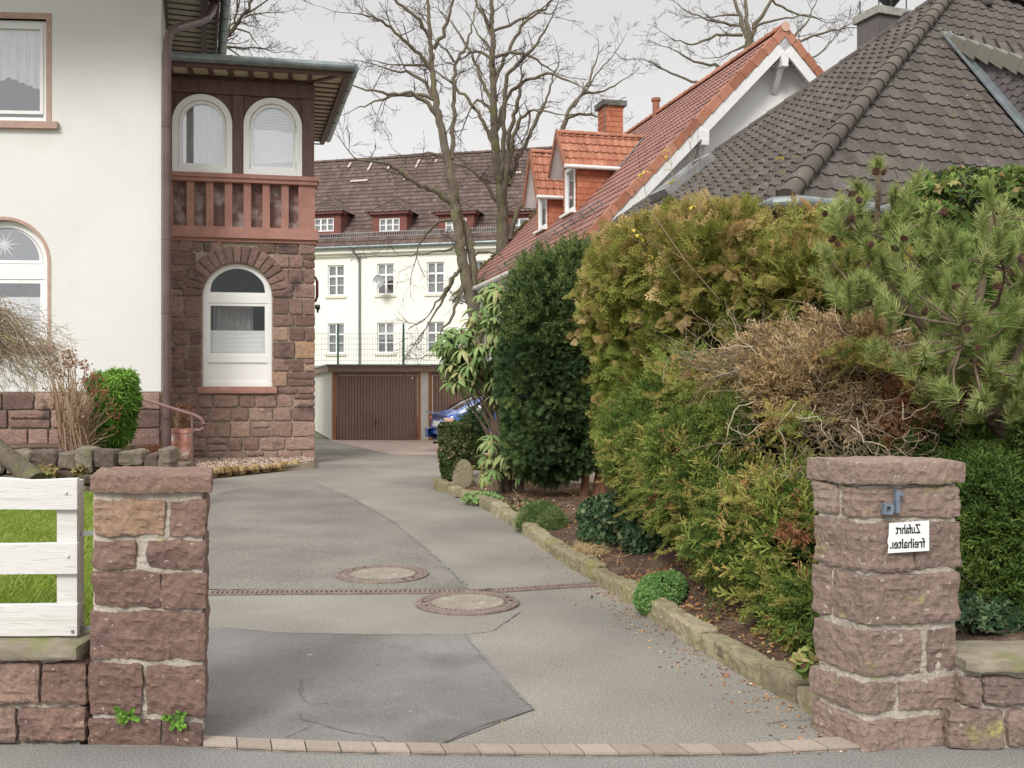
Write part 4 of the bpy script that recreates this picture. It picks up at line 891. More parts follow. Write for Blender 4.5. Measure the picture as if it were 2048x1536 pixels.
    for x in ((e_), (-width-e_)):
        p, q, r2, s3 = rp(x, fo+.03, ze-.07), rp(-width/2, fo+.03, zr_-.10), rp(-width/2, 0, zr_-.10), rp(x, 0, ze-.07); m3.add([p, q, r2, s3], [(0, 1, 2, 3)])
    m3.add([rp(e_, fo, ze-.08), rp(e_, 1.5, ze-.08), rp(0, 1.5, ze-.02), rp(0, fo, ze-.02)], [(0, 1, 2, 3)])
    m3.build('soffit', M['whitebeam'], ro)
    m3 = MB(); m3.tube([rp(e_+.06, fo-.02, ze-.02), rp(e_+.06, (ze-zb_)/kz+.0, ze-.02)], .06, 10); m3.build('gutter', M['whitebeam'], ro)
    m3 = MB(); m3.bar(D_+nR*.05, B+nR*.05, .22, .02, up=nR); m3.build('valley_flashing', M['lead'], ro)
M['lead'] = mk('lead_flashing', [(.3, (.17, .195, .205)), (.7, (.28, .31, .325))], scale=6, rough=.5, metal=.2)
dormer(1154, 424, 1.35, 0, 322, 268, 0, 0)
dormer(1097, 458, 1.35, 0, 378, 306, 0, 0)
# chimney of the gabled house
cc = P(1221, 292, 38.2); mb = MB(Fr((cc[0], cc[1], 0), tuple(lv[:2]), tuple(pv[:2]))); Cf = mb.fr
zt = H+(768-213)/F*37.9; mb.box(-.40, .40, -.36, .36, 9.4, zt); ch = mb.build('chimney', M['orangeslate'], RH)
mb = MB(Cf); rs = np.random.RandomState(4)
for i, z in enumerate(np.arange(10.2, zt-.05, .2)):
    for k, y in enumerate(np.arange(-.37-(i % 2)*.09, .37, .18)):
        y0, y1 = max(y, -.37), min(y+.18, .37)
        if y1-y0 > .03: mb.add([(.425, y0+.004, z), (.425, y1-.004, z), (.41, y1-.004, min(z+.2, zt)), (.41, y0+.004, min(z+.2, zt))], [(0, 1, 2, 3)], rs.rand()); mb.add([(y0*1.05, -.385, z), (y1*1.05-.006, -.385, z), (y1*1.05-.006, -.37, min(z+.2, zt)), (y0*1.05, -.37, min(z+.2, zt))], [(0, 1, 2, 3)], rs.rand())
mb.build('shingles', M['orangeslate'], ch)
mb = MB(Cf); mb.box(-.52, .52, -.48, .48, zt+.002, zt+.20); mb.box(.405, .435, -.395, -.36, 10, zt); mb.box(-.3, .3, -.26, .26, zt+.201, zt+.26); mb.build('cap', mk('dark_mossy_concrete', [(.3, (.07, .07, .065)), (.7, (.18, .18, .16))], scale=6, rough=.95), ch)
# ================================================================ dark hipped house
M['darktile'] = mk('dark_concrete_tiles', [(0, (.070, .059, .053)), (.5, (.090, .076, .069)), (1, (.112, .095, .087))], src='tint', scale=4, rough=.85, var=(16, .16), bump=(90, .4, .006),
                  spots=[((.10, .095, .05), 5, .60, .74), ((.50, .49, .46), 22, .715, .74, 3), ((.42, .42, .40), 60, .73, .76, 2)])
M['hiptile'] = mk('weathered_hip_tiles', [(0, (.080, .067, .056)), (1, (.125, .106, .088))], src='tint', scale=6, rough=.9, var=(40, .2), bump=(90, .6, .006), spots=[((.5, .49, .45), 14, .70, .76)])
M['yellowwall'] = mk('ochre_yellow_render', [(.3, (.62, .42, .09)), (.7, (.72, .52, .15))], scale=1, rough=.9)
M['darkslate'] = mk('dark_slate', [(0, (.10, .085, .088)), (1, (.15, .13, .132))], src='tint', scale=3, rough=.6, var=(9, .1))
DH = thing('hipped_house', (6, 18, 0), 'house with a big dark brown hipped tile roof and ochre yellow walls behind the hedge', 'house')
P0 = np.array([3.45, 12.5, 3.92]); E_ = np.array([.36, 23.0, 3.92]); Ap = np.array([8.85, 19.7, 9.52])
fdir = unit(np.array([.9155, .40, 0])); n1_ = unit(np.cross(E_-P0, Ap-P0)); n1_ = n1_ if n1_[2] > 0 else -n1_
n2_ = unit(np.cross(fdir, Ap-P0)); n2_ = n2_ if n2_[2] > 0 else -n2_
e1_ = unit(P0-E_); u1 = unit(np.cross(n1_, e1_)); u1 = u1 if u1[2] > 0 else -u1
mb = MB(); tile_roof(mb, E_, e1_, u1, [plane_ab(E_, e1_, u1, p) for p in (E_, P0, Ap)], .30, .335, .045, .035, 21, 9)
r1_ = mb.build('roof', M['darktile'], DH)
u2 = unit(np.cross(n2_, fdir)); u2 = u2 if u2[2] > 0 else -u2
A2 = ray_plane(2200, 62, Ap, n2_); P2 = P0+fdir*11
mb = MB(); tile_roof(mb, P0, fdir, u2, [plane_ab(P0, fdir, u2, p) for p in (P0, P2, A2, Ap)], .245, .30, .030, .022, 22, 9); mb.build('front_roof', M['darktile'], r1_)
mb = MB(); ridge_caps(mb, P0+[0, 0, .05], Ap+[0, 0, .06], .122, .38, 1); mb.build('hip_tiles', M['hiptile'], r1_, smooth=False)
mb = MB(); ridge_caps(mb, E_+[0, 0, .0], Ap+[0, 0, .03], .10, .42, 2); ridge_caps(mb, Ap+[0, 0, .05], A2+[0, 0, .05], .14, .4, 3); mb.build('ridge_tiles', M['darktile'], r1_)
mb = MB(); B1 = P2+np.array([1, 12, 0]); mb.add([E_, Ap, B1-[4, 0, 0]], [(0, 1, 2)]); mb.add([Ap, A2, B1], [(0, 1, 2)]); mb.add([E_, Ap, (12, 24.5, 3.92)], [(0, 1, 2)]); mb.build('rear_roof', M['darktile'], r1_)
wi = .55; pW = [P0+unit(np.array([.6, .8, 0]))*.78, P2+np.array([0, .6, 0]), E_+unit(np.array([.8, -.5, 0]))*.7]
mb = MB(); wallquad(mb, pW[2], pW[0], 0, 3.7); wallquad(mb, pW[0], pW[1], 0, 3.7); wallquad(mb, pW[2], pW[2]+np.array([8, 1, 0]), 0, 3.7); mb.build('wall', M['yellowwall'], DH)
M['darkboard'] = mk('dark_brown_boards', [(.3, (.055, .03, .025)), (.7, (.09, .05, .04))], scale=4, rough=.7)
mb = MB(); mb.add([E_-[0, 0, .1], P0-[0, 0, .1], pW[0]*[1, 1, 0]+[0, 0, 3.70], pW[2]*[1, 1, 0]+[0, 0, 3.70]], [(0, 1, 2, 3)]); mb.add([P0-[0, 0, .1], P2-[0, 0, .1], pW[1]*[1, 1, 0]+[0, 0, 3.7], pW[0]*[1, 1, 0]+[0, 0, 3.7]], [(0, 1, 2, 3)])
mb.bar(E_-[0, 0, .10], P0-[0, 0, .10], .03, .18); mb.bar(P0-[0, 0, .10], P2-[0, 0, .10], .03, .18); mb.build('soffit', M['darkboard'], DH)
lo = unit(np.array([-e1_[1], e1_[0], 0])); lo = lo if lo[0] < 0 else -lo; fo_ = np.array([.40, -.9155, 0]); kn = P0+lo*.10+fo_*.10+np.array([0, 0, -.02])
mb = MB(); mb.tube([E_+lo*.10+[0, 0, -.02], kn-unit(P0-E_)*.15, kn+fdir*.15, P2+fo_*.10+[0, 0, -.02]], .085, 14); mb.build('gutter', M['zinc'], DH)
# roof window on the left slope
c4 = [ray_plane(x, y, E_+n1_*.14, n1_) for x, y in ((1296, 412), (1392, 334), (1404, 343), (1345, 412))]
cq = ray_plane(1368, 362, E_+n1_*.05, n1_); mb = MB(); rw, rh = .78, 1.3
def slab(mb, c, eu, ev, n, u0, u1_, v0, v1, h0, h1):
    V = [c+eu*u+ev*v+n*h for u in (u0, u1_) for v in (v0, v1) for h in (h0, h1)]; mb.add(V, [(0, 1, 3, 2), (4, 6, 7, 5), (0, 4, 5, 1), (2, 3, 7, 6), (0, 2, 6, 4), (1, 5, 7, 3)])
for a in ((-rw/2, -rw/2+.08, -rh/2, rh/2), (rw/2-.08, rw/2, -rh/2, rh/2), (-rw/2+.08, rw/2-.08, -rh/2, -rh/2+.08), (-rw/2+.08, rw/2-.08, rh/2-.1, rh/2)): slab(mb, cq, e1_, u1, n1_, a[0], a[1], a[2], a[3], 0, .17)
sk = mb.build('roof_window', M['galv'], r1_)
mb = MB(); slab(mb, cq, e1_, u1, n1_, -rw/2+.08, rw/2-.08, -rh/2+.08, rh/2-.1, .10, .12); mb.build('pane', glass('roof_window_glass', .7, (.1, .1, .1)), sk)
for px, py in ((1815, 40), (1970, 10)):
    pn, po = (n2_, P0) if px > 1850 else (n1_, P0)
    q = ray_plane(px, py, po, pn); mb = MB(); mb.rock(q[0]-.11, q[0]+.11, q[1]-.15, q[1]+.15, q[2]-.05, q[2]+.14, .05, .003, .05, 1, .1); mb.build('vent_tile', M['darktile'], r1_)
# chimney
cb = P(1766, 60, 22.2); cf_ = Fr((cb[0], cb[1], 0), (.93, .36)); zt = H+(768-30)/F*21.8
mb = MB(cf_); mb.box(-.42, .42, -.34, .34, 6, zt); ch = mb.build('chimney', M['darkslate'], DH)
mb = MB(cf_)
for k, x in enumerate(np.arange(-.42, .42, .21)): mb.box(x+.004, x+.206, -.352, -.341, 6, zt-.002, tint=(k*.37) % 1)
mb.box(-.432, -.421, -.345, .34, 6, zt-.002, tint=.3); mb.build('slate_cladding', M['darkslate'], ch)
mb = MB(cf_); mb.box(-.5, .5, -.42, .42, zt+.001, zt+.17); mb.build('cap', mk('lichen_grey_concrete', [(.3, (.22, .22, .20)), (.7, (.36, .36, .33))], scale=8, rough=.95, spots=[((.12, .12, .10), 14, .6, .7)]), ch)
mb = MB(cf_)
for x, y in ((-.38, -.3), (-.05, -.3), (.38, -.3), (-.38, .3), (.38, .3)): mb.tube([(x, y, zt+.17), (x, y, zt+.5)], .014, 6)
mb.tube([(-.5, -.34, zt+.42), (-.1, -.34, zt+.62)], .03, 6); mb.lathe([(.001, .28), (.05, .28), (.28, .55), (.30, .58), (.001, .6)], (.16, -.05, zt+.0), 14); mb.build('cowl', M['black'], ch)
# slate dormer on the front slope
q0 = ray_plane(1893, 74, P0+n2_*.03, n2_); q1 = ray_plane(2075, 292, P0+n2_*.03, n2_); hd = (q0-q1)*np.array([1, 1, 0]); Lh = np.linalg.norm(hd); hd = hd/Lh
top1 = q1.copy(); top1[2] = H+(768-133)/F*q1[1]
dmo = []
mb = MB(); outn = np.array([hd[1], -hd[0], 0]); outn = outn if outn[0] < 0 else -outn; far = q1+(q1-q0)*.45; ftop = top1+(top1-q0)*.45
mb.add([q1, q0, top1], [(0, 1, 2)]); mb.add([q1, top1, ftop, far], [(0, 1, 2, 3)]); wv_ = 5.0
mb.add([far, ftop, ftop-outn*wv_, far-outn*wv_], [(0, 1, 2, 3)]); dmo = mb.build('dormer', M['darkslate'], r1_)
mb = MB(); rs = np.random.RandomState(3); hh = .13; zz = far[2]
z = far[2]; i = 0
while z < ftop[2]+.5:
    for s_ in np.arange(-(i % 2)*.1-.6*0, 6, .2):
        # horizontal coordinate s along hd from far
        pa = far+hd*s_; pa[2] = z; pb = far+hd*(s_+.2); pb[2] = z
        sm = s_+.1; fl_ = far[2]+(q0[2]-far[2])*sm/np.linalg.norm(((q0-far)*[1, 1, 0])); tp = ftop[2]+(q0[2]-ftop[2])*sm/np.linalg.norm(((q0-ftop)*[1, 1, 0]))
        if z < fl_-.05 or z > tp-.12: continue
        o1, o2 = outn*.018, outn*.006; u_ = np.array([0, 0, hh+.01]); ar = [pa+o1+[0, 0, .04], pa+hd*.05+o1, pa+hd*.12+o1, pb-hd*.005+o1+[0, 0, .05]]
        mb.add(ar+[pb-hd*.005+o2+u_, pa+o2+u_], [(0, 1, 2, 3, 4, 5)], rs.rand())
    z += hh; i += 1
mb.build('slate_cladding', M['darkslate'], dmo)
vt = unit(ftop-q0); nn = unit(np.cross(vt, outn)); nn = nn if nn[2] > 0 else -nn
mb = MB(); nv_ = int(np.linalg.norm(ftop-q0)/.33)
for k in range(nv_):
    a = q0+vt*(k*.33-.1)+nn*.06; b = a+vt*.34; li = nn*.02
    A = [a-outn*.12+li, a+outn*.10+li, a+outn*.10-nn*.22+li, a+outn*.06-nn*.22+li]; B = [b-outn*.12-li, b+outn*.10-li, b+outn*.10-nn*.24-li, b+outn*.06-nn*.24-li]
    mb.add(A+B, [(0, 1, 5, 4), (1, 2, 6, 5), (2, 3, 7, 6), (0, 3, 2, 1), (4, 5, 6, 7)], rs.rand())
mb.build('verge_tiles', mk('grey_green_verge_tile', [(0, (.16, .152, .125)), (1, (.22, .21, .175))], src='tint', scale=5, rough=.8), dmo)
mb = MB(); ia_ = -outn; b_ = unit(q0-ftop); tile_roof(mb, ftop+nn*.02, ia_, b_, [(0, 0), (wv_, 0), (wv_, 5), (0, np.linalg.norm(q0-ftop))], .30, .335, .045, .035, 31, 7); mb.build('roof', M['darktile'], dmo)
mb = MB(); mb.bar(q0+outn*.08+n2_*.05, far+outn*.08+n2_*.05, .11, .03, up=n2_); mb.bar(q0+outn*.02+n2_*.07, far+outn*.02+n2_*.07, .04, .10, up=n2_); mb.build('valley_flashing', M['lead'], dmo)
# ================================================================ gate pillars, low walls, white fence
def quadmap(FL, FR, BR, BL, ulen, vlen):
    FL, FR, BR, BL = [np.array(p, float) for p in (FL, FR, BR, BL)]
    def f(p):
        a = (p[..., 0]/ulen)[..., None]; b = (p[..., 1]/vlen)[..., None]
        xy = (1-a)*(1-b)*FL+a*(1-b)*FR+a*b*BR+(1-a)*b*BL
        return np.concatenate([xy, p[..., 2:3]], -1)
    return f
def zpx(y, D): return H-(y-768)*D/F
LPm = quadmap((-1.895, 4.50), (-1.385, 4.47), (-1.50, 4.86), (-2.01, 4.89), .51, .40); mpx = 4.48/F
Lp = thing('gate_pillar', (-1.7, 4.7, 0), 'rough red sandstone gate pillar beside the white fence, ferns growing at its foot', 'gate pillar', 'stone pillars of the driveway entrance')
rowsL = [(999, 1072, [(192, 333, .80), (344, 414, .4)]), (1079, 1139, [(191, 272, .35), (300, 414, .3)]), (1146, 1214, [(190, 322, .25), (328, 414, .3)]), (1222, 1319, [(187, 413, .3)]),
         (1327, 1431, [(184, 284, .22), (296, 411, .27)]), (1438, 1496, [(179, 322, .2), (330, 405, .1)])]
mb = MB()
for i, (yt, yb, st) in enumerate(rowsL):
    for j, (a, b, t) in enumerate(st):
        u0, u1_ = (a-187)/224*.51, (b-187)/224*.51; z0, z1 = zpx(yb, 4.48)+.003, zpx(yt, 4.48)-.003
        mb.rock(u0-.004, u1_+.004, -.024, .24 if i % 2 else .16, z0, z1, .012, .015, .006, 10+i*7+j, t, LPm, 13)
        mb.rock(u0-.004, u1_+.004, .25 if i % 2 else .17, .43, z0, z1, .016, .016, .007, 60+i*7+j, t, LPm, 11)
mb.build('pillar_stones', M['sandnear'], Lp)
mb = MB(); mb.rock(.002, .508, -.006, .395, -.05, 1.15, .012, .005, .01, 5, 0, LPm, 30); mb.build('mortar_core', M['mortargrey'], Lp)
mb = MB(); mb.rock(-.012, .546, -.04, .44, zpx(986, 4.44), zpx(951, 4.44), .012, .010, .004, 4, .42, LPm, 12); mb.build('capstone', M['sandnear'], Lp)
Rp = thing('gate_pillar', (1.7, 4.6, 0), 'rough red sandstone gate pillar carrying the mirrored number and the white notice plate', 'gate pillar', 'stone pillars of the driveway entrance')
RPm = quadmap((1.562, 4.404), (2.0, 4.50), (1.885, 4.77), (1.44, 4.67), .45, .295)
uu = lambda px: (px-1731)/177*.45
vv = lambda px: (1731-px)/93*.295
zz_ = lambda y: zpx(y, 4.404)
def rrow(yt, yb, pieces, seed):
    for j, (u0, u1_, v0, v1, t) in enumerate(pieces): mbR.rock(u0, u1_, v0, v1, zz_(yb)+.003, zz_(yt)-.003, .012, .0135, .006, seed+j, t, RPm, 13)
mbR = MB()
rrow(974, 1037, [(-.018, uu(1912), -.018, vv(1691), .45), (-.018, .25, vv(1682), .31, .62), (.27, uu(1912), vv(1690), .31, .4)], 100)
rrow(1045, 1143, [(-.018, uu(1818), -.02, .305, .38), (uu(1826), uu(1918), -.02, .305, .28)], 110)
rrow(1150, 1249, [(-.018, uu(1908), -.026, vv(1674), .36), (-.018, .2, vv(1668), .31, .4), (.22, uu(1908), vv(1670), .31, .33)], 120)
rrow(1262, 1353, [(-.018, uu(1834), -.018, .31, .42), (uu(1850), uu(1908), -.016, .31, .28)], 130)
rrow(1366, 1425, [(-.02, uu(1785), -.02, vv(1682), .38), (-.02, .2, vv(1676), .34, .5), (uu(1793), uu(1905), -.018, .31, .45)], 140)
rrow(1438, 1505, [(-.022, uu(1878), -.022, .32, .50), (uu(1886), uu(1912), -.02, .31, .3)], 150)
mbR.build('pillar_stones', M['sandmoss'], Rp)
mb = MB(); mb.rock(-.003, .453, -.004, .295, -.05, zz_(970), .012, .005, .01, 6, 0, RPm, 30); mb.build('mortar_core', M['mortargrey'], Rp)
mb = MB(); mb.rock(-.034, .474, -.04, .325, zz_(969), zz_(926), .012, .010, .004, 14, .5, RPm, 12); mb.build('capstone', M['sandmoss'], Rp)
# low walls
def lowwall(name, loc, label, x0, x1, D, rows, zt0, zt1, over, depth, endmat, seed):
    t = thing(name, loc, label, 'garden wall', 'low sandstone walls beside the entrance'); rng = np.random.RandomState(seed)
    mb = MB(); mb.rock(x0+.01, x1-.01, D+.01, D+depth-.02, -.05, zt0+.01, .03, .006, .01, seed, 0, None, 20); mb.build('mortar_core', M['mortargrey'], t)
    mb = MB()
    for i, (z0, z1, cuts) in enumerate(rows):
        for j, (a, b) in enumerate(zip(cuts[:-1], cuts[1:])): mb.rock(a+.008, b-.008, D-.018, D+depth*.6, z0+.007, z1-.007, .014, .017, .007, seed+i*9+j, rng.uniform(.15, .75), None, 12)
    mb.build('wall_stones', endmat, t)
    mb = MB(); x = x0
    while x < x1-.01:
        w_ = min(rng.uniform(.7, 1.1), x1-x); w_ = x1-x if x1-x-w_ < .3 else w_
        mb.rock(x+.003, x+w_-.003, D-over, D+depth, zt0, zt1, .018, .008, .010, seed+60+int(x*10), rng.uniform(.5, .62), None, 12); x += w_
    mb.build('coping', M['copinggreen'], t); return t
M['copinggreen'] = mk('greenish_grey_coping', [(.3, (.17, .145, .11)), (.6, (.26, .23, .17)), (.8, (.34, .29, .22))], scale=5, rough=.95, bump=(110, .6, .005), spots=[((.20, .20, .08), 4, .5, .66)])
g_ = lambda px, D: (px-1024)/F*D
lowwall('low_wall', (-3, 4.6, 0), 'low sandstone wall with a flat coping under the white fence', -7, -1.945, 4.50,
        [(.0, zpx(1412, 4.5), [-7, -6.2, -5.3, -4.7, -4.0, -3.5, -3.0, g_(-140, 4.5), g_(37, 4.5), g_(172, 4.5)+.01]), (zpx(1408, 4.5), zpx(1322, 4.5), [-7, -6.5, -5.8, -5.1, -4.4, -3.8, -3.2, -2.72, g_(84, 4.5), g_(174, 4.5)+.01])], zpx(1322, 4.45), zpx(1294, 4.45), .05, .24, M['sandnear'], 200)
lowwall('low_wall', (3, 4.6, 0), 'low sandstone wall with a mossy coping to the right of the numbered pillar', 1.99, 7, 4.42,
        [(0, zpx(1416, 4.42), [1.93, g_(2010, 4.42), 2.7, 3.4, 4.0, 4.9, 5.6, 6.4, 7]), (zpx(1412, 4.42), zpx(1350, 4.42), [1.99, g_(1963, 4.42), g_(2075, 4.42), 2.9, 3.5, 4.3, 5, 5.8, 6.4, 7])], zpx(1345, 4.38), zpx(1320, 4.38), .045, .30, M['sandmoss'], 240)
# white fence
Ft = thing('board_fence', (-3, 4.65, 0), 'white painted fence of three wide boards bolted to posts', 'fence')
xe = g_(155, 4.60)
for i, (yt, yb) in enumerate(((955, 1018), (1085, 1147), (1208, 1271))):
    z0, z1 = zpx(yb, 4.60), zpx(yt, 4.60); mb = MB(); xs = np.linspace(-6, xe, 240); rng = np.random.RandomState(i)
    wob = .006*(fbm(np.stack([xs*3, xs*0, xs*0+i], -1), 2)-.5)*2; top = z1+wob+(.010*np.clip(1-np.abs(xs-g_(60, 4.6))/.18, 0, 1)*-1 if i == 0 else 0)
    top = top+.004*(xs-xe)*(1 if i else -.6); bot = z0+wob*.5+.004*(xs-xe)
    y0, y1 = 4.595, 4.623; gV = np.array([np.c_[xs, xs*0+y1, bot], np.c_[xs, xs*0+y0, bot], np.c_[xs, xs*0+y0, bot+.004], np.c_[xs, xs*0+y0, top-.004], np.c_[xs, xs*0+y0+.004, top], np.c_[xs, xs*0+y1, top]])
    mb.grid(gV); mb.add(gV[:, -1], [(0, 1, 2, 3, 4, 5)]); bo = mb.build('board', M['whitewood'], Ft)
    for bx_, by_ in ((133, 985), (137, 1112), (146, 1262)):
        if (i == 0 and by_ < 1000) or (i == 1 and 1000 < by_ < 1200) or (i == 2 and by_ > 1200):
            c_ = (g_(bx_, 4.6), 4.594, zpx(by_, 4.6)); mb = MB(); mb.tube([c_, (c_[0], 4.586, c_[2])], [.009, .006], 12); mb.build('bolt', M['whitewood'] if by_ < 1200 else M['galv'], bo)
mb = MB(); mb.box(g_(115, 4.63), g_(155, 4.63), 4.624, 4.70, .44, 1.17); mb.build('post', M['whitewood'], Ft)
mb = MB(); mb.box(-4.7, -4.6, 4.624, 4.70, .44, 1.17); mb.build('post', M['whitewood'], Ft)
for y in (1066, 1256):
    mb = MB(); mb.bar((g_(150, 4.66), 4.66, zpx(y+2, 4.66)), (-1.86, 4.66, zpx(y-3, 4.66)), .006, .022)
    mb.tube([(-1.93, 4.656, zpx(y-1, 4.66)), (-1.93, 4.650, zpx(y-1, 4.66))], .007, 8); mb.build('bracket', M['galv'], Ft)
# ---------------------------------------------------------------- number, plate with writing
fwd = unit(np.array([.438, .096, 0])); PF = Fr((1.562, 4.404, 0), tuple(fwd[:2])); ypl = -.052
def text_mesh(body, size, sx=1.0, bold=.0, ext=.001):
    cu = bpy.data.curves.new('t', 'FONT'); cu.body = body; cu.size = size; cu.extrude = ext; cu.offset = bold; cu.align_x = 'LEFT'
    ob = bpy.data.objects.new('t', cu); COL.objects.link(ob); dg = bpy.context.evaluated_depsgraph_get(); me = bpy.data.meshes.new_from_object(ob.evaluated_get(dg))
    V = np.array([v.co[:] for v in me.vertices]); Fc = [tuple(p.vertices) for p in me.polygons]; bpy.data.objects.remove(ob); bpy.data.meshes.remove(me)
    V[:, 0] *= sx; return V, Fc
def place_text(mb, body, size, xr, zbase, y, sx=1.0, bold=0, width=None):      # mirrored: runs to the left from xr
    V, Fc = text_mesh(body, size, sx, bold)
    if width: V[:, 0] *= width/(V[:, 0].max()-V[:, 0].min())
    W_ = np.stack([xr-(V[:, 0]-V[:, 0].min()), y-V[:, 2], zbase+V[:, 1]], -1)
    by = {}
    for f in Fc: by.setdefault(len(f), []).append(f)
    for k, fs in by.items(): mb.add(W_, fs)
pxx = lambda px: PF.sx(px, ypl)
M['bluegrey'] = mk('weathered_blue_grey_metal', [(.3, (.13, .16, .21)), (.7, (.22, .26, .32))], scale=30, rough=.6, metal=.2)
M['enamel'] = mk('white_enamel', [(.3, (.80, .80, .79)), (.7, (.84, .84, .83))], scale=6, rough=.35)
M['ink'] = mk('black_lettering', [(0, (.012, .012, .014))], rough=.5); M['rust'] = mk('rust_spots', [(0, (.16, .06, .03))], rough=.9)
nt_ = thing('house_number', PF([[pxx(1790), ypl, PF.z_at(1790, 1005, ypl)]])[0], 'blue grey metal house number 1a, mirrored, on the pillar above the white plate', 'house number')
zq = lambda y: PF.z_at(1800, y, ypl)
def numpart(name, pts, holes=None):
    O = [(PF.sx(1500+x*.2676, ypl), zq(860+y*.2676)) for x, y in pts]; mb = MB(PF)
    if holes:
        I = [(PF.sx(1500+x*.2676, ypl), zq(860+y*.2676)) for x, y in holes]; mb.ring(O, I, ypl, ypl+.022)
    else: mb.prism(O, ypl, ypl+.022)
    return mb.build(name, M['bluegrey'], nt_)
mb = MB(PF); X_ = lambda x: PF.sx(1500+x*.2676, ypl); Z_ = lambda y: zq(860+y*.2676)
mb.prism([(X_(1092), Z_(447)), (X_(1095), Z_(620)), (X_(1122), Z_(620)), (X_(1124), Z_(492)), (X_(1124), Z_(450))], ypl, ypl+.022)
mb.prism([(X_(1124.5), Z_(448)), (X_(1124.5), Z_(488)), (X_(1148), Z_(502)), (X_(1163), Z_(489))], ypl+.0005, ypl+.022); mb.build('digit_one', M['bluegrey'], nt_)
O8 = [(1003, 546), (1003, 628), (1040, 631), (1066, 628), (1078, 605), (1077, 570), (1066, 548), (1040, 545)]; cen = (1043, 588)
I8 = [(cen[0]+(x-cen[0])*.42-(2), cen[1]+(y-cen[1])*.46) for x, y in O8]; numpart('letter_a', O8, I8)
pt = thing('notice_plate', PF([[pxx(1818), ypl, zq(1075)]])[0], 'white plate with mirrored black lettering fixed to the sandstone pillar', 'sign')
yp2 = -.040
out_ = [(1044, 694), (1341, 684), (1341, 912), (1032, 918), (1040, 870), (1031, 830), (1040, 790)]
O = [(X_(x), Z_(y)) for x, y in out_]; mb = MB(PF); mb.prism(O[::-1], yp2-.010, yp2-.007); mb.build('plate', M['enamel'], pt)
yt_ = yp2-.0108
mb = MB(PF); place_text(mb, 'Zufahrt', .058, X_(1276), Z_(776), yt_, bold=.0008, width=abs(X_(1276)-X_(1090)))
place_text(mb, 'freihalteı.', .060, X_(1310), Z_(884), yt_, bold=.0008, width=abs(X_(1310)-X_(1048))); mb.build('lettering', M['ink'], pt)
mb = MB(PF)
for x, y, r in ((1262, 884, 4), (1080, 893, 3), (1228, 706, 2.5)): mb.box(X_(x)-.0012*r/3, X_(x)+.0012*r/3, yt_-.0012, yt_-.0003, Z_(y)-.0012*r/3, Z_(y)+.0012*r/3)
mb.build('rust_spot', M['rust'], pt)
# ================================================================ manholes and drainage channel
M['iron'] = mk('rusty_cast_iron', [(.3, (.19, .145, .125)), (.6, (.26, .20, .175)), (.8, (.32, .26, .23))], scale=14, rough=.75, metal=.15, var=(60, .2), bump=(150, .5, .003), spots=[((.10, .12, .04), 6, .62, .72)])
M['lidconc'] = mk('speckled_concrete', [(.3, (.23, .20, .155)), (.7, (.32, .285, .235))], scale=6, rough=.95, var=(160, .4), bump=(180, .8, .004), spots=[((.5, .47, .42), 14, .66, .72)])
def manhole(px, py, r, label, seed):
    c = G(px, py, 0); t = thing('manhole_cover', c, label, 'manhole cover', 'round manhole covers in the driveway')
    mb = MB(); mb.lathe([(r, -.02), (r, .016), (r*.985, .020), (r*.90, .020), (r*.895, .012), (r*.88, .012), (r*.875, .018), (r*.80, .018), (r*.795, .013), (r*.785, .013), (r*.78, .018), (r*.70, .018), (r*.69, .006)], c, 72)
    rng = np.random.RandomState(seed)
    for rr, n_ in ((.945, 64), (.74, 48)):
        for k in range(n_):
            a = 2*math.pi*k/n_; p = c+np.array([math.cos(a), math.sin(a), 0])*r*rr; tg = np.array([-math.sin(a), math.cos(a), 0]); rd_ = np.array([math.cos(a), math.sin(a), 0])
            mb.bar(p-rd_*r*.022+[0, 0, .021], p+rd_*r*.022+[0, 0, .021], r*.03, .004)
    mb.build('iron_ring', M['iron'], t)
    mb = MB(); th = np.linspace(0, 2*math.pi, 49)[:-1]; mb.poly([c+np.array([math.cos(a)*r*.70, math.sin(a)*r*.70, .015]) for a in th]); mb.build('concrete_centre', M['lidconc'], t)
    mb = MB()
    for a in (1.2+seed, 1.55+seed, 4.4+seed, 4.7+seed): p = c+np.array([math.cos(a)*r*.84, math.sin(a)*r*.84, .020]); mb.tube([p, p+[0, 0, .0015]], .016, 10)
    mb.build('vent_hole', M['black'], t)
manhole(765, 1150.5, .392, 'round rusty manhole cover with concrete centre, on the far side of the drain channel', 1)
manhole(935, 1208, .380, 'round rusty manhole cover with concrete centre, on the near side of the drain channel', 2)
ch_ = thing('drain_channel', (0, 7.7, 0), 'narrow rusty slotted drain channel running across the driveway', 'drain')
def channel(a, b, w_, mbf, mbs):
    a, b = G(*a), G(*b); d = unit(b-a); s = np.array([-d[1], d[0], 0]); Ln = np.linalg.norm(b-a)
    for o_ in (-w_/2, w_/2): mbf.bar(a+s*o_+[0, 0, .009], b+s*o_+[0, 0, .009], .022, .012)
    for k in range(int(Ln/.038)): p = a+d*(k*.038+.01)+[0, 0, .008]; mbf.bar(p-s*w_/2, p+s*w_/2, .018, .010)
    mbs.bar(a+[0, 0, .0025], b+[0, 0, .0025], w_, .001)
mf, ms = MB(), MB(); channel((418, 1188), (985, 1184), .10, mf, ms); channel((962, 1185), (1215, 1169), .09, mf, ms)
mf.build('grating', M['iron'], ch_); ms.build('dark_slot', M['black'], ch_)
crack([(418, 1180), (600, 1181), (930, 1178), (960, 1181), (1100, 1174), (1205, 1162)], .05, M['tar'], 'joint', 31, .012, .006)
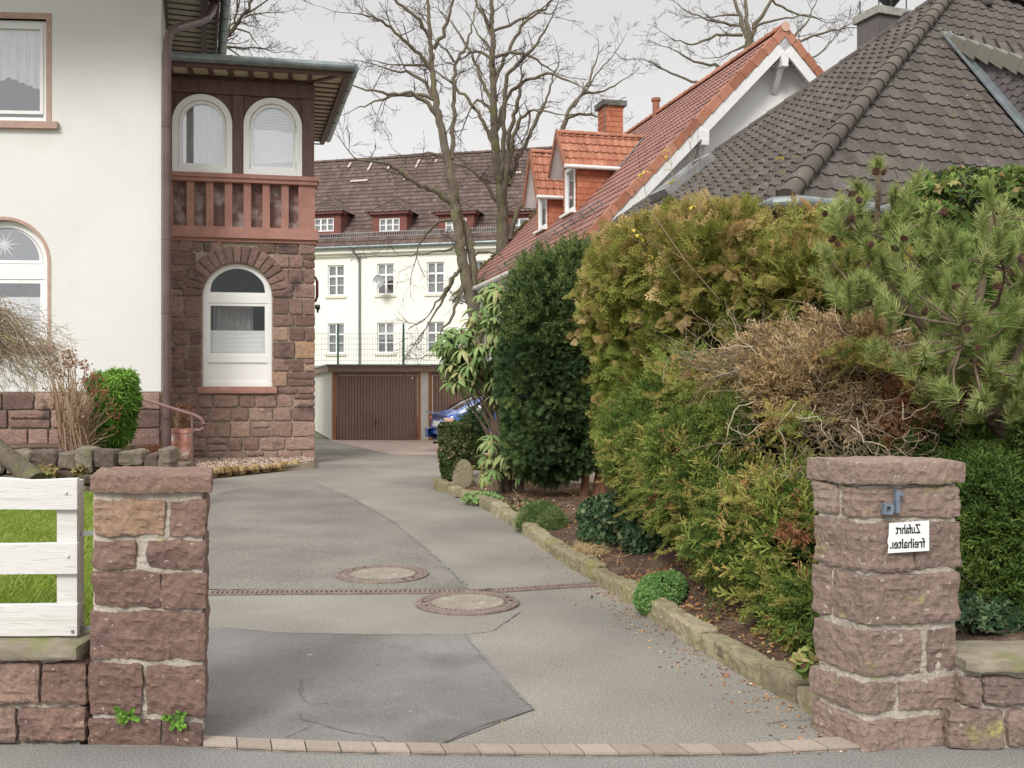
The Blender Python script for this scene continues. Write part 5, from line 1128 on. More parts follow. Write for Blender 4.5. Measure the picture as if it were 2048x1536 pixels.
# ================================================================ edging stones of the bed
M['edging'] = mk('mossy_edging_stone', [(0, (.20, .17, .11)), (.5, (.27, .24, .15)), (1, (.34, .29, .20))], src='tint', scale=6, rough=.95, bump=(70, .9, .008), var=(25, .2), spots=[((.235, .215, .09), 4.5, .50, .72), ((.14, .10, .08), 7, .62, .72)])
ed = thing('stone_edging', (.6, 9, 0), 'mossy edging of rough stones along the planted bed', 'edging')
cum = np.concatenate([[0], np.cumsum(np.linalg.norm(np.diff(KG[:, :2], axis=0), axis=1))]); rng = np.random.RandomState(9)
def at_len(s): return np.array([np.interp(s, cum, KG[:, 0]), np.interp(s, cum, KG[:, 1]), 0])
s = 0; k = 0
while s < cum[-1]-.1:
    ln = rng.uniform(.32, .55); e2 = min(s+ln, cum[-1]); a, b = at_len(s+.008), at_len(e2-.008); d = unit(b-a); n_ = np.array([d[1], -d[0], 0]); n_ = n_ if n_[0] > 0 else -n_
    hgt = rng.uniform(.10, .15)+(.05 if s < .6 else 0); rot = rng.uniform(-.03, .03); Lq = np.linalg.norm(b-a)
    f = lambda p, a=a, d=d, n_=n_, rot=rot: a+p[..., 0:1]*d+(p[..., 1:2]+rot*p[..., 0:1])*n_+p[..., 2:3]*np.array([0, 0, 1.])
    mb = MB(); mb.rock(0, Lq, -.02, .13, -.03, hgt, .022, .014, .022, 400+k, rng.rand(), f, 10); mb.build('edging_stone', M['edging'], ed); s = e2; k += 1
# boulders
def boulder(px, py, wpx, hpx, D, label, seed, mat='edging', dz=.9):
    c = G(px, py, .05) if D is None else P(px, py, D); D = c[1]; w_ = wpx/F*D/2; h_ = hpx/F*D
    t = mb = MB(); 
    n_ = 40; th = np.linspace(0, 2*math.pi, n_); ph = np.linspace(.0, math.pi*.62, 24); TH, PH = np.meshgrid(th, ph)
    dr = np.stack([np.sin(PH)*np.cos(TH), np.sin(PH)*np.sin(TH), np.cos(PH)], -1); rng = np.random.RandomState(seed)
    pl_ = unit(rng.normal(size=(13, 3))+[0, 0, .4]); dd = rng.uniform(.62, .95, 13); rr = np.min(dd[None, None]/np.maximum((dr[..., None, :]*pl_).sum(-1), .25), -1); rr = np.minimum(rr, 1.15)+.08*(fbm(dr*3, seed)-.5)+.05*(fbm(dr*10, seed)-.5)
    V = c+dr*rr[..., None]*np.array([w_, w_*dz, h_]); mb.grid(V[:, ::-1]); o = mb.build('boulder', M[mat], smooth=False)
    sl = o.data.vertices; set_id(o, label, 'boulder', 'boulders in the bed beside the clipped box hedge'); return o
M['browngboulder'] = mk('brown_boulder', [(.3, (.15, .11, .08)), (.7, (.24, .18, .13))], scale=4, rough=.95, bump=(40, .8, .01), spots=[((.20, .20, .03), 2.5, .54, .62)])
boulder(924, 975, 56, 50, None, 'pointed pale mossy boulder leaning against the foot of the box hedge', 3)
boulder(982, 975, 60, 52, None, 'brown boulder with yellow moss beside the drooping rhododendron stems', 8, 'browngboulder')
boulder(918, 988, 22, 16, None, 'small mossy stone directly in front of the pale pointed boulder', 5)
boulder(952, 922, 44, 24, 17.5, 'low mossy boulder in the far bed behind the box hedge', 12)
boulder(1290, 1108, 16, 18, None, 'small upright brown stone near the green tuft in the bed', 21, 'browngboulder')
# ================================================================ left garden
M['lawngrass'] = mk('grass_blades', [(0, (.15, .25, .03)), (.5, (.26, .38, .05)), (.85, (.38, .45, .09)), (1, (.50, .47, .20))], src='island', rough=.7, trans=.35)
lb = [(-9, 4.86), (-2.0, 4.86), (-2.12, 5.3), (-5.15, 12.6), (-9, 12.6)]
lz = lambda X, Y: .40-(np.asarray(Y)-5)*.026
mb = MB(); gx = np.linspace(-9, 0, 60); gy_ = np.linspace(0, 1, 60); Yg = 4.80+gy_*7.9; edge = np.interp(Yg, [4.8, 5.3, 12.7], [-1.98, -2.12, -5.2])
XX = -9.5+(edge[:, None]+9.5)*np.linspace(0, 1, 50)[None]; YY = np.repeat(Yg[:, None], 50, 1); mb.grid(np.stack([XX, YY, lz(XX, YY)+.02*fbm(np.stack([XX*2, YY*2, XX*0], -1), 1)], -1))
e3 = [(edge[i], Yg[i]) for i in range(60)]; mb.grid(np.array([[(x, y, lz(x, y)+.01) for x, y in e3], [(x+.02, y, -.02) for x, y in e3]])); o = mb.build('lawn', M['lawnsoil'], smooth=True); set_id(o, kind='structure')
rng = np.random.RandomState(12); nb_ = 85000
Y = 4.85+(12.7-4.85)*rng.rand(nb_)**.85; U = rng.uniform(-.60, -.40, nb_); X = U*Y; ed_ = np.interp(Y, [4.8, 5.3, 12.7], [-1.98, -2.12, -5.2]); ok = X < ed_-.01; X, Y = X[ok], Y[ok]; n_ = len(X)
hh = rng.uniform(.03, .075, n_)*(1+.6*(fbm(np.stack([X*1.5, Y*1.5, X*0], -1), 3)-.4)); az = rng.uniform(0, 2*math.pi, n_); ln_ = rng.uniform(.1, .9, n_)*hh; wd_ = .0022+.0009*Y/5
B = np.stack([X, Y, lz(X, Y)+.005], -1); dx = np.stack([np.cos(az), np.sin(az), 0*az], -1); px_ = np.stack([-np.sin(az), np.cos(az), 0*az], -1)
V = np.stack([B-px_*wd_[:, None], B+px_*wd_[:, None], B+dx*ln_[:, None]*.4+px_*wd_[:, None]*.8+np.stack([0*hh, 0*hh, hh*.6], -1), B+dx*ln_[:, None]+np.stack([0*hh, 0*hh, hh], -1)], 1)
mb = MB(); i4 = np.arange(n_)*4; mb.add(V.reshape(-1, 3), np.stack([i4, i4+1, i4+2, i4+3], -1)); o = mb.build('lawn_grass', M['lawngrass']); set_id(o, 'short green lawn grass behind the white board fence', 'grass', kind='stuff')
# dry stone wall
M['drystone'] = mk('grey_brown_dry_stone', [(0, (.12, .085, .07)), (.5, (.20, .16, .13)), (1, (.30, .26, .20))], src='tint', scale=7, rough=.95, bump=(50, .9, .01), var=(20, .2), spots=[((.22, .22, .07), 3, .58, .7)])
dw = thing('dry_stone_wall', (-6, 12.9, .2), 'low dry stone wall holding the raised flower bed in front of the cream house', 'stone wall')
Dw = 12.75; gw = lambda px: (px-1024)/F*Dw; zw = lambda y: H-(y-768)*Dw/F; mb = MB(); k = 0
tops = [(-330, -260, 905, 950), (-258, -190, 900, 948), (-188, -120, 905, 945), (-118, -50, 903, 948), (-48, 8, 900, 945), (10, 61, 903, 948), (62, 115, 902, 938), (116, 151, 905, 938), (152, 187, 897, 947), (189, 232, 898, 936), (234, 286, 902, 933), (288, 318, 908, 950), (316, 343, 898, 950)]
low = [(-330, -240, 952, 992), (-238, -150, 950, 990), (-148, -60, 950, 992), (-58, 0, 948, 990), (0, 60, 950, 988), (62, 108, 942, 965), (110, 153, 942, 965), (62, 150, 968, 992), (155, 186, 950, 970), (156, 200, 972, 990), (202, 260, 940, 990), (262, 320, 950, 990)]
for a, b, yt, yb in tops+low:
    mb.rock(gw(a)+.008, gw(b)-.008, Dw-.06+.05*hashn(np.array([k]), np.array([1]), np.array([2]))[0], Dw+.3, zw(yb), zw(yt), .03, .03, .03, 700+k, (k*.37) % 1, None, 6); k += 1
mb.build('stones', M['drystone'], dw); mb = MB(); mb.box(-9, gw(335), Dw+.12, Dw+.3, 0, zw(915)); mb.build('backfill', M['soil'], dw)
# raised bed behind it
def lbz(X, Y): return np.interp(Y, [12.8, 14, 18.5], [.70, .66, .46])*np.clip((-4.55-X-(Y-13)*.33)/.35, 0, 1)+.06
mb = MB(); XX, YY = np.meshgrid(np.linspace(-12, -4.0, 90), np.linspace(12.85, 19.8, 60)); ZZ = lbz(XX, YY)+.05*(fbm(np.stack([XX*3, YY*3, XX*0], -1), 5)-.45); mb.grid(np.stack([XX, YY, ZZ], -1)); 
# trim the part that would cover the driveway
kl0, kl1 = G(420, 959), G(627, 937); kd = kl1-kl0
sd = (XX-kl0[0])*kd[1]-(YY-kl0[1])*kd[0]; 
mb = MB(); mb.grid(np.stack([np.where(sd > 0, XX, XX), YY, np.where(sd > -.12, -.04, ZZ)], -1)); o = mb.build('flower_bed', M['soil'], smooth=True); set_id(o, kind='structure')
mb = MB(); mb.bar(kl0+[-.9, -.75, .04], kl1+[0, 0, .04], .07, .16); kc = mb.build('bed_kerb', mk('pale_concrete_kerb', [(.3, (.30, .26, .20)), (.7, (.42, .36, .28))], scale=5, rough=.95)); set_id(kc, 'pale concrete kerb in front of the gravel strip at the bay', 'kerb')
rng = np.random.RandomState(6); mb = MB(); n_ = 5200; c_ = 0; t1_ = rng.rand(n_); W_ = rng.rand(n_)**1.0
for i in range(n_):
    a = kl0+(kl1-kl0)*(t1_[i]*1.25-.25); b = np.array([-4.05, 20.25, 0])+np.array([-.981, -.196, 0])*(1-t1_[i])*3.0; p = a+(b-a)*(.06+.92*W_[i]); s_ = rng.uniform(.012, .03); p[2] = max(.06, .0)+.05+.02*rng.rand()
    R3 = np.array(Matrix.Rotation(rng.uniform(0, 6.28), 3, Vector(rng.normal(size=3)))); V = np.array([(-1, -.6, -.7), (1, -.7, -.6), (1.1, .8, -.6), (-.8, .9, -.7), (-.7, -.5, .6), (.8, -.6, .7), (.7, .6, .6), (-.9, .6, .7)])*rng.uniform(.7, 1.2, (8, 1))@R3.T*s_+p
    mb.add(V, [(0, 1, 5, 4), (1, 2, 6, 5), (2, 3, 7, 6), (3, 0, 4, 7), (4, 5, 6, 7)])
a, b = kl0+(kl1-kl0)*-.25, kl1; o = mb.build('gravel', M['gravel']); set_id(o, 'pinkish gravel strip at the foot of the stone bay', 'gravel', kind='stuff')
mb = MB(); mb.add([a+[0, 0, .085], b+[0, 0, .085], (-4.06, 20.3, .10), (-7.2, 19.7, .10)], [(0, 1, 2, 3)]); o = mb.build('gravel_base', M['soil']); set_id(o, kind='structure')
M['ochrestone'] = mk('ochre_edging_stone', [(0, (.26, .17, .07)), (1, (.42, .31, .16))], src='tint', scale=6, rough=.95, bump=(60, .8, .01))
es = thing('stone_edging', kl0, 'row of small ochre stones set behind the pale kerb at the bay', 'edging'); mb = MB(); d = unit(kl1-kl0); n_ = np.array([-d[1], d[0], 0])
for k in range(26):
    p = kl0+d*(k*.095)+n_*rng.uniform(.08, .16); s_ = rng.uniform(.04, .07); mb.rock(p[0]-s_, p[0]+s_*rng.uniform(.6, 1.2), p[1]-s_, p[1]+s_, .02, .10+s_*rng.uniform(.6, 1.3), .03, .02, .02, 900+k, rng.rand())
mb.build('stones', M['ochrestone'], es)
sp_ = P(361, 926, 17.2); mb = MB(); mb.rock(sp_[0]-.17, sp_[0]+.15, 17.0, 17.6, sp_[2]-.12, sp_[2], .04, .01, .02, 33, .4); o = mb.build('step_stone', M['drystone']); set_id(o, 'flat stone step beside the terracotta pot and the handrail post', 'step')
# handrail
M['railbrown'] = mk('brown_painted_iron', [(.3, (.17, .095, .085)), (.7, (.22, .13, .12))], scale=5, rough=.5)
hr = thing('handrail', P(384, 935, 16.6), 'brown iron handrail with a curled end beside the stone bay', 'handrail')
pts = [P(240, 782, 18.0), P(275, 795, 17.7), P(330, 812, 17.2), P(372, 825, 16.8), P(392, 831, 16.65), P(403, 838, 16.6), P(408, 848, 16.6), P(406, 857, 16.6), P(398, 861, 16.6), P(391, 860, 16.6)]
mb = MB(); mb.tube(pts, .028, 10); mb.build('rail', M['railbrown'], hr); mb = MB(); a, b = P(384.5, 829, 16.7), P(384.5, 938, 16.7); mb.tube([a, b], .022, 8); mb.build('post', M['railbrown'], hr)
# pot wrapped in plastic
M['terra'] = mk('terracotta_under_plastic', [(.3, (.52, .24, .18)), (.7, (.62, .33, .26))], scale=3, rough=.25, coat=.6, bump=(7, 1, .05), spots=[((.78, .70, .66), 5, .52, .66)])  # pale spots are highlights on the plastic, painted into the colour
tp = thing('flower_pot', P(362, 917, 18.6), 'terracotta pot wrapped in clear plastic with dry stems, standing by the downpipe', 'pot')
c = P(362, 917, 18.6); w_ = .23; prof = [(.17, 0), (.20, .08), (.22, .3), (.235, .48), (.25, .49), (.25, .56), (.22, .565), (.20, .50), (.001, .48)]
mb = MB(); th = np.arange(24)*2*math.pi/24; sq = (np.abs(np.cos(th))**4+np.abs(np.sin(th))**4)**-.25; mb_V = []
for r, z in prof: mb_V.append([(c[0]+r*sq[i]*.88*math.cos(th[i]), c[1]+r*sq[i]*.88*math.sin(th[i]), c[2]+z) for i in list(range(24))+[0]])
mb.grid(np.array(mb_V)); mb.build('pot', M['terra'], tp)
M['drystem'] = mk('dry_brown_stems', [(0, (.20, .12, .07)), (.5, (.34, .22, .13)), (1, (.50, .38, .26))], src='island', rough=.9)
M['dryflower'] = mk('dry_rust_flower_heads', [(0, (.14, .05, .03)), (.5, (.30, .12, .06)), (1, (.48, .26, .14))], src='island', rough=.9)
# ================================================================ blue car
M['carblue'] = mk('blue_car_paint', [(.3, (.012, .075, .33)), (.7, (.016, .10, .40))], scale=1, rough=.22, coat=1, spec=.6)
M['carglass'] = glass('car_glass', .6, (.25, .28, .3)); M['rubber'] = mk('tyre_rubber', [(0, (.02, .02, .02))], rough=.8); M['alloy'] = mk('alloy_rim', [(0, (.45, .45, .46))], rough=.35, metal=.7)
M['lampred'] = mk('red_tail_lamp', [(0, (.35, .02, .02))], rough=.2, coat=1); M['lampwhite'] = mk('pale_indicator_lamp', [(0, (.65, .42, .34))], rough=.25, coat=1); M['plate'] = mk('number_plate_white', [(0, (.72, .72, .70))], rough=.4)
ph = R(20); fw = np.array([math.cos(ph), math.sin(ph), 0]); lf = np.array([-math.sin(ph), math.cos(ph), 0])
nr = np.array([(896-1024)/F*23.05, 23.05, 0]); CF = lambda p: nr+fw*p[0]+lf*(p[1]+.83)+np.array([0, 0, p[2]])
car = thing('parked_car', CF((2, 0, 0)), 'blue hatchback parked in front of the garages, half hidden behind the shrubs', 'car')
st = [(-.02, .62, .42, .60, .60, .5), (.0, .74, .34, .84, .84, .6), (.10, .80, .27, .90, .93, .62), (.30, .825, .24, .94, 1.01, .60), (.62, .83, .22, .94, 1.19, .58), (.95, .83, .22, .94, 1.32, .56), (1.35, .83, .22, .93, 1.37, .56), (1.9, .83, .22, .92, 1.37, .56), (2.35, .83, .22, .91, 1.30, .57), (2.9, .82, .22, .90, .97, .62), (3.4, .80, .24, .82, .84, .6), (3.75, .74, .28, .70, .72, .5), (3.9, .60, .36, .56, .57, .4)]
def sec(s_):
    x, w_, zb_, bt, zr_, wr = s_; half = [(w_*.88, zb_), (w_, zb_+.12), (w_*1.01, (zb_+bt)/2), (w_*.985, bt-.06), (w_*.95, bt), (wr+(w_*.95-wr)*.12 if zr_ > bt+.05 else w_*.8, zr_-.06 if zr_ > bt+.05 else (bt+zr_)/2), (wr*.85, zr_-.012), (wr*.4, zr_), (0, zr_+.003)]
    return [CF((x, -a, b)) for a, b in half]+[CF((x, a, b)) for a, b in half[::-1][1:]]
Sg = np.array([sec(s_) for s_ in st]); mb = MB(); mg = MB(); m_, n_ = Sg.shape[:2]
V = Sg.reshape(-1, 3); fb, fg = [], []
for i in range(m_-1):
    for j in range(n_-1):
        q = (i*n_+j, (i+1)*n_+j, (i+1)*n_+j+1, i*n_+j+1)
        side_ = j in (4, n_-6); top_ = 5 <= j <= n_-7+0
        if side_ and 3 <= i <= 8: fg.append(q)
        elif j in range(6, n_-7+0) and i in (3, 4, 8): fg.append(q)
        else: fb.append(q)
mb.add(V, fb); mb.poly(Sg[0][::-1]); mb.poly(Sg[-1]); mb.build('body', M['carblue'], car, smooth=True); mg.add(V, fg); mg.build('windows', M['carglass'], car, smooth=True)
mb = MB(); inn = np.array([[CF((.6, -.6, .5)), CF((2.9, -.6, .5)), CF((2.4, -.5, 1.2)), CF((1.0, -.5, 1.2))], [CF((.6, .6, .5)), CF((2.9, .6, .5)), CF((2.4, .5, 1.2)), CF((1.0, .5, 1.2))]]); mb.grid(inn); mb.add(inn.reshape(-1, 3), [(0, 1, 2, 3), (4, 5, 6, 7), (2, 3, 7, 6), (3, 0, 4, 7)]); mb.build('seats', M['black'], car)
def cbar(mb, a, b, w_, h_): mb.bar(CF(a), CF(b), w_, h_)
mb = MB()
for s_ in (-1, 1):
    for (xa, xb) in ((.40, 1.02), (1.62, 1.60), (2.72, 2.28)): cbar(mb, (xa, s_*.80, .93), (xb, s_*.585, 1.32), .05, .035)
mb.build('pillars', M['carblue'], car)
mb = MB(); Bp = []
for x, w_, z0, z1 in ((-.10, .55, .36, .52), (-.12, .76, .33, .54), (-.02, .84, .31, .55), (.25, .85, .30, .54)): Bp.append([CF((x, -w_, z0)), CF((x-.01, -w_, z1)), CF((x+.08, -w_*.96, z1+.02))]+[CF((x+.08, w_*.96, z1+.02)), CF((x-.01, w_, z1)), CF((x, w_, z0))])
mb.grid(np.array(Bp)); mb.build('rear_bumper', M['carblue'], car)
mb = MB(); cbar(mb, (-.06, -.62, .945), (-.06, .62, .945), .16, .03); mb.build('spoiler', M['carblue'], car)
mb = MB(); cbar(mb, (-.045, -.27, .68), (-.045, .27, .68), .012, .12); mb.build('number_plate', M['plate'], car)
for s_, mm in ((-1, 'lampwhite'), (1, 'lampred')):
    mb = MB(); mb.rock(-.03, .16, .52 if s_ > 0 else -.815, .815 if s_ > 0 else -.52, .72, .84, .05, .0, .03, 1, 0, mapf=lambda p: nr+p[..., 0:1]*fw+(p[..., 1:2]+.83)*lf+p[..., 2:3]*np.array([0, 0, 1.])); mb.build('tail_lamp', M[mm], car, smooth=True)
mb = MB(); cbar(mb, (-.14, -.05, .22), (.3, -.05, .24), .06, .05); cbar(mb, (-.10, -.40, .2), (.2, -.40, .21), .07, .06); mb.build('exhaust', M['black'], car)
for x in (.78, 3.18):
    for s_ in (-1, 1):
        c0_, c1_ = CF((x, s_*.64, .29)), CF((x, s_*.845, .29)); ax = unit(c1_-c0_); u_ = fw; v_ = np.array([0, 0, 1.])
        def circ(off, r, n=28): return [c1_+ax*off+(u_*math.cos(a)+v_*math.sin(a))*r for a in np.linspace(0, 2*math.pi, n+1)]
        mb = MB(); mb.grid(np.array([circ(-.20, .20), circ(-.20, .27), circ(-.17, .29), circ(-.02, .29), circ(.0, .27), circ(0, .20)])); wo = mb.build('tyre', M['rubber'], car)
        mb = MB(); mb.grid(np.array([circ(-.002, .205), circ(-.02, .19), circ(-.05, .18)])); mb.poly(circ(-.055, .18)[:-1])
        for k in range(5):
            a = 2*math.pi*k/5+.3; mb.bar(c1_+ax*-.02, c1_+ax*-.01+(u_*math.cos(a)+v_*math.sin(a))*.19, .05, .03, up=ax)
        mb.tube([c1_+ax*-.05, c1_+ax*0], .04, 10); mb.build('rim', M['alloy'], wo)
        mb = MB(); mb.poly([c1_+ax*.002-ax*.21+(u_*math.cos(a)+v_*math.sin(a))*.34 for a in np.linspace(0, 2*math.pi, 25)[:-1]]); mb.build('wheel_well', M['black'], car)
# ================================================================ vegetation tools
def inst(mb, TV, TF, pos, gdir, scale, rng, tint, tt=None, roll=None):
    """template (nv,3) grows along +z; copies at pos with growth direction gdir; tt = per-face tint offset"""
    TV = np.asarray(TV, float); TF = np.asarray(TF, np.int64); N_ = len(pos); g = unit(gdir); r = rng.normal(size=(N_, 3)); a = unit(np.cross(g, r)); b = np.cross(g, a)
    s_ = np.broadcast_to(np.asarray(scale, float), (N_,))[:, None, None]
    V = pos[:, None]+s_*(TV[None, :, 0:1]*a[:, None]+TV[None, :, 1:2]*b[:, None]+TV[None, :, 2:3]*g[:, None])
    nv = len(TV); Fc = (TF[None]+(np.arange(N_)*nv)[:, None, None]).reshape(-1, TF.shape[1])
    t = np.broadcast_to(np.asarray(tint, float), (N_,))[:, None]+(np.zeros(len(TF)) if tt is None else np.asarray(tt))[None]
    mb.add(V.reshape(-1, 3), Fc, t.ravel())
def quad_strip(V, Fc, p, q, w0, w1, nrm=(0, 1, 0)):
    p = np.array(p, float); q = np.array(q, float); s_ = unit(np.cross(q-p, nrm)); i = len(V)
    V += [p-s_*w0, p+s_*w0, q+s_*w1, q-s_*w1]; Fc.append((i, i+1, i+2, i+3))
def T_thuja(seed):
    r = random.Random(seed); V, Fc, tt = [], [], []; n = 7
    ax = [np.array([0, .10*math.sin(k*.5), k/n]) for k in range(n+1)]
    for k in range(n): quad_strip(V, Fc, ax[k], ax[k+1], .022, .016); tt.append(.0+.03*k)
    for k in range(1, n+1):
        for s_ in (-1, 1):
            L_ = .42*(1-.75*(k/n-.25)**2)*(1.15-k/n)+.10; d = np.array([s_*.80, r.uniform(-.25, .15), .62]); d /= np.linalg.norm(d); p = ax[k]; q = p+d*L_
            quad_strip(V, Fc, p, q, .024, .012); tt.append(.05+.25*(k/n)*r.random())
            for m in (.35, .65, .9):
                pp = p+d*L_*m; 
                for s2 in (-1, 1): 
                    d2 = np.array([s_*.80*math.cos(s2*.7)-.62*math.sin(s2*.7)*s_*1.0, r.uniform(-.3, .2), .62*math.cos(s2*.7)+.8*math.sin(s2*.7)]); d2 /= np.linalg.norm(d2)
                    quad_strip(V, Fc, pp, pp+d2*L_*.38, .020, .010); tt.append(.1+.25*r.random()*m)
    return np.array(V), Fc, tt
def T_juniper(seed, n=13):
    r = random.Random(seed); V, Fc, tt = [], [], []
    for k in range(5): quad_strip(V, Fc, (0, 0, k/5), (0, 0, (k+1)/5), .03, .02, (r.random(), 1, 0)); tt.append(.0)
    for k in range(n):
        z = .1+.9*k/n; a = k*2.4; el = .75; d = np.array([math.cos(a)*math.sin(el), math.sin(a)*math.sin(el), math.cos(el)]); L_ = .40*(1.05-z*.6)
        nn = (r.uniform(-1, 1), r.uniform(-1, 1), r.uniform(-1, 1)); q = np.array([0, 0, z])+d*L_
        quad_strip(V, Fc, (0, 0, z), q, .030, .016, nn); tt.append(.12*r.random()+.12*z)
        d2 = unit(d+np.array([r.uniform(-.6, .6), r.uniform(-.6, .6), .4])); m_ = (np.array([0, 0, z])+q)/2; quad_strip(V, Fc, m_, m_+d2*L_*.5, .028, .012, nn); tt.append(.2*r.random()+.15*z)
        d3 = unit(d+np.array([r.uniform(-.9, .9), r.uniform(-.9, .9), .2])); quad_strip(V, Fc, q-d*L_*.25, q-d*L_*.25+d3*L_*.4, .024, .010, nn); tt.append(.25*r.random()+.15*z)
    return np.array(V), Fc, tt
def T_yew(seed):
    r = random.Random(seed); V, Fc, tt = [], [], []; n = 9
    quad_strip(V, Fc, (0, 0, 0), (0, .05, 1), .02, .012); tt.append(.1)
    for k in range(n):
        z = .08+.9*k/n
        for s_ in (-1, 1):
            L_ = .34*(1-.4*z); quad_strip(V, Fc, (0, .05*z, z), (s_*L_*.88, .05*z+r.uniform(-.10, .16), z+L_*.5), .034, .016); tt.append(r.uniform(0, .2)+.15*z)
    return np.array(V), Fc, tt
def T_pine(seed, n=95):
    r = random.Random(seed); V, Fc, tt = [], [], []
    for k in range(n):
        z0 = r.uniform(-.55, .30)+.0; a = r.uniform(0, 2*math.pi); el = r.uniform(.18, 1.15) if z0 < .1 else r.uniform(.05, .7); L_ = r.uniform(.75, 1.05)
        d = np.array([math.cos(a)*math.sin(el), math.sin(a)*math.sin(el), math.cos(el)]); s_ = unit(np.cross(d, (r.uniform(-1, 1), r.uniform(-1, 1), r.uniform(-1, 1)))); p = np.array([0, 0, z0]); i = len(V)
        V += [p-s_*.017, p+s_*.017, p+d*L_*.6+s_*.016, p+d*L_*1.0+[0, 0, -.03]]; Fc.append((i, i+1, i+2, i+3)); tt.append(r.uniform(0, .35))
    return np.array(V), Fc, tt
def T_rosette(n, L0, w_, el0, el1, fold=.12, droop=.5, seg=3, seed=0):
    """leaves around a stem tip; each leaf folded along the midrib and drooping"""
    r = random.Random(seed); V, Fc, tt = [], [], []
    for k in range(n):
        a = k*2.4+r.uniform(-.2, .2); el = r.uniform(el0, el1); L_ = L0*r.uniform(.75, 1.1); u = np.array([math.cos(a), math.sin(a), 0]); sd_ = np.array([-math.sin(a), math.cos(a), 0]); p = np.zeros(3); t = r.uniform(0, .5); e = el; prev = None
        for i in range(seg+1):
            f = i/seg; ww = w_*math.sin(math.pi*min(.97, f*.86+.10)) ; up_ = np.array([0, 0, 1.]); d = u*math.sin(e)+up_*math.cos(e); nrm = np.cross(sd_, d)
            cur = [p-sd_*ww+nrm*fold*ww*2, p, p+sd_*ww+nrm*fold*ww*2]
            if prev is not None:
                j = len(V); V += prev+cur; Fc += [(j, j+1, j+4, j+3), (j+1, j+2, j+5, j+4)]; tt += [t, t+.05]
            prev = cur; p = p+d*L_/seg; e += droop/seg*(1+r.uniform(-.2, .4))
    return np.array(V), Fc, tt
def T_ivy():
    pts = [(0, 0), (.35, -.10), (.30, .22), (.62, .42), (.24, .50), (0, 1.0), (-.24, .50), (-.62, .42), (-.30, .22), (-.35, -.10)]
    V = [(0, 0, .35)]+[(x, .12*abs(x), z) for x, z in pts]; Fc = [(0, i+1, (i+1) % 10+1) for i in range(10)]; return np.array(V), Fc, [0.0]*10
def ell(px, py, D, wpx, hpx, dm): c = P(px, py, D); return (c, np.array([wpx/F*D, dm, hpx/F*D]))
def blob(ells, n, rng, lo=.72, hi=1.02, nf=1.6, na=.35, seed=0, zmin=.05, keep=None):
    """points near the surfaces of a union of lumpy ellipsoids, with outward directions"""
    area = np.array([(r[0]*r[1]+r[1]*r[2]+r[0]*r[2]) for c, r in ells]); w_ = area/area.sum(); Pn, Nn = [], []
    for (c, r), f in zip(ells, w_):
        m = int(n*f*1.6)+1; d = unit(rng.normal(size=(m, 3))); rad = rng.uniform(lo, hi, m)**.7; q = c+d*r; lump = 1+na*(fbm(q*nf, seed, 3)-.45)*1.4
        p = c+d*r*(rad*lump)[:, None]; ok = p[:, 2] > zmin
        for (c2, r2) in ells:
            if c2 is c: continue
            ok &= (((p-c2)/r2)**2).sum(1) > (lo-.04)**2
        Pn.append(p[ok]); Nn.append(unit(d/r)[ok])
    Pn, Nn = np.concatenate(Pn), np.concatenate(Nn)
    if keep is not None: k = keep(Pn); Pn, Nn = Pn[k], Nn[k]
    if len(Pn) > n: i = rng.permutation(len(Pn))[:n]; Pn, Nn = Pn[i], Nn[i]
    return Pn, Nn
GREENS = dict(
    yew=[(0, (.024, .046, .020)), (.4, (.050, .088, .034)), (.75, (.095, .145, .048)), (1, (.17, .22, .07))],
    thuja=[(0, (.085, .115, .022)), (.35, (.185, .215, .042)), (.6, (.31, .275, .075)), (.8, (.46, .33, .14)), (1, (.60, .43, .22))],
    juniper=[(0, (.045, .085, .022)), (.35, (.105, .170, .038)), (.6, (.21, .275, .060)), (.8, (.36, .35, .10)), (1, (.46, .28, .12))],
    pine=[(0, (.10, .145, .042)), (.5, (.24, .31, .090)), (.85, (.42, .48, .18)), (1, (.55, .57, .27))],
    rhodo=[(0, (.11, .19, .07)), (.6, (.22, .32, .12)), (.92, (.32, .39, .16)), (1, (.45, .42, .2))],
    ivy=[(0, (.022, .052, .022)), (.5, (.048, .095, .042)), (.85, (.11, .17, .085)), (1, (.24, .28, .14))],
    ivylight=[(0, (.05, .09, .025)), (.5, (.115, .18, .045)), (.85, (.23, .31, .085)), (1, (.34, .26, .12))],
    box=[(0, (.025, .050, .016)), (.5, (.060, .100, .028)), (.8, (.13, .15, .06)), (1, (.40, .27, .18))],
    bamboo=[(0, (.045, .11, .015)), (.5, (.10, .22, .03)), (1, (.22, .38, .07))],
    sedum=[(0, (.06, .14, .03)), (.5, (.14, .28, .07)), (1, (.30, .44, .18))],
    tuft=[(0, (.05, .10, .03)), (.6, (.12, .19, .06)), (1, (.28, .28, .11))],
    dead=[(0, (.10, .070, .035)), (.4, (.24, .165, .080)), (.75, (.42, .30, .155)), (1, (.58, .45, .27))],
    rusty=[(0, (.18, .075, .038)), (.5, (.34, .15, .072)), (1, (.46, .26, .14))])
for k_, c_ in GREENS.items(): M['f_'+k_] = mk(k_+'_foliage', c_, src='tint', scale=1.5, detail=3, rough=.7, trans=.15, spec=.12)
M['bark'] = mk('grey_brown_bark', [(.3, (.10, .080, .060)), (.6, (.17, .14, .105)), (.8, (.23, .205, .14))], scale=6, rough=.95, bump=(30, 1, .02), stretch=(3, 3, .6), spots=[((.16, .165, .07), 2, .52, .68)])
M['darktwig'] = mk('dark_twigs', [(.3, (.055, .040, .034)), (.7, (.11, .085, .07))], scale=3, rough=.95)
M['redbark'] = mk('reddish_yew_bark', [(.3, (.13, .06, .035)), (.7, (.24, .12, .07))], scale=6, rough=.95, stretch=(3, 3, .6))
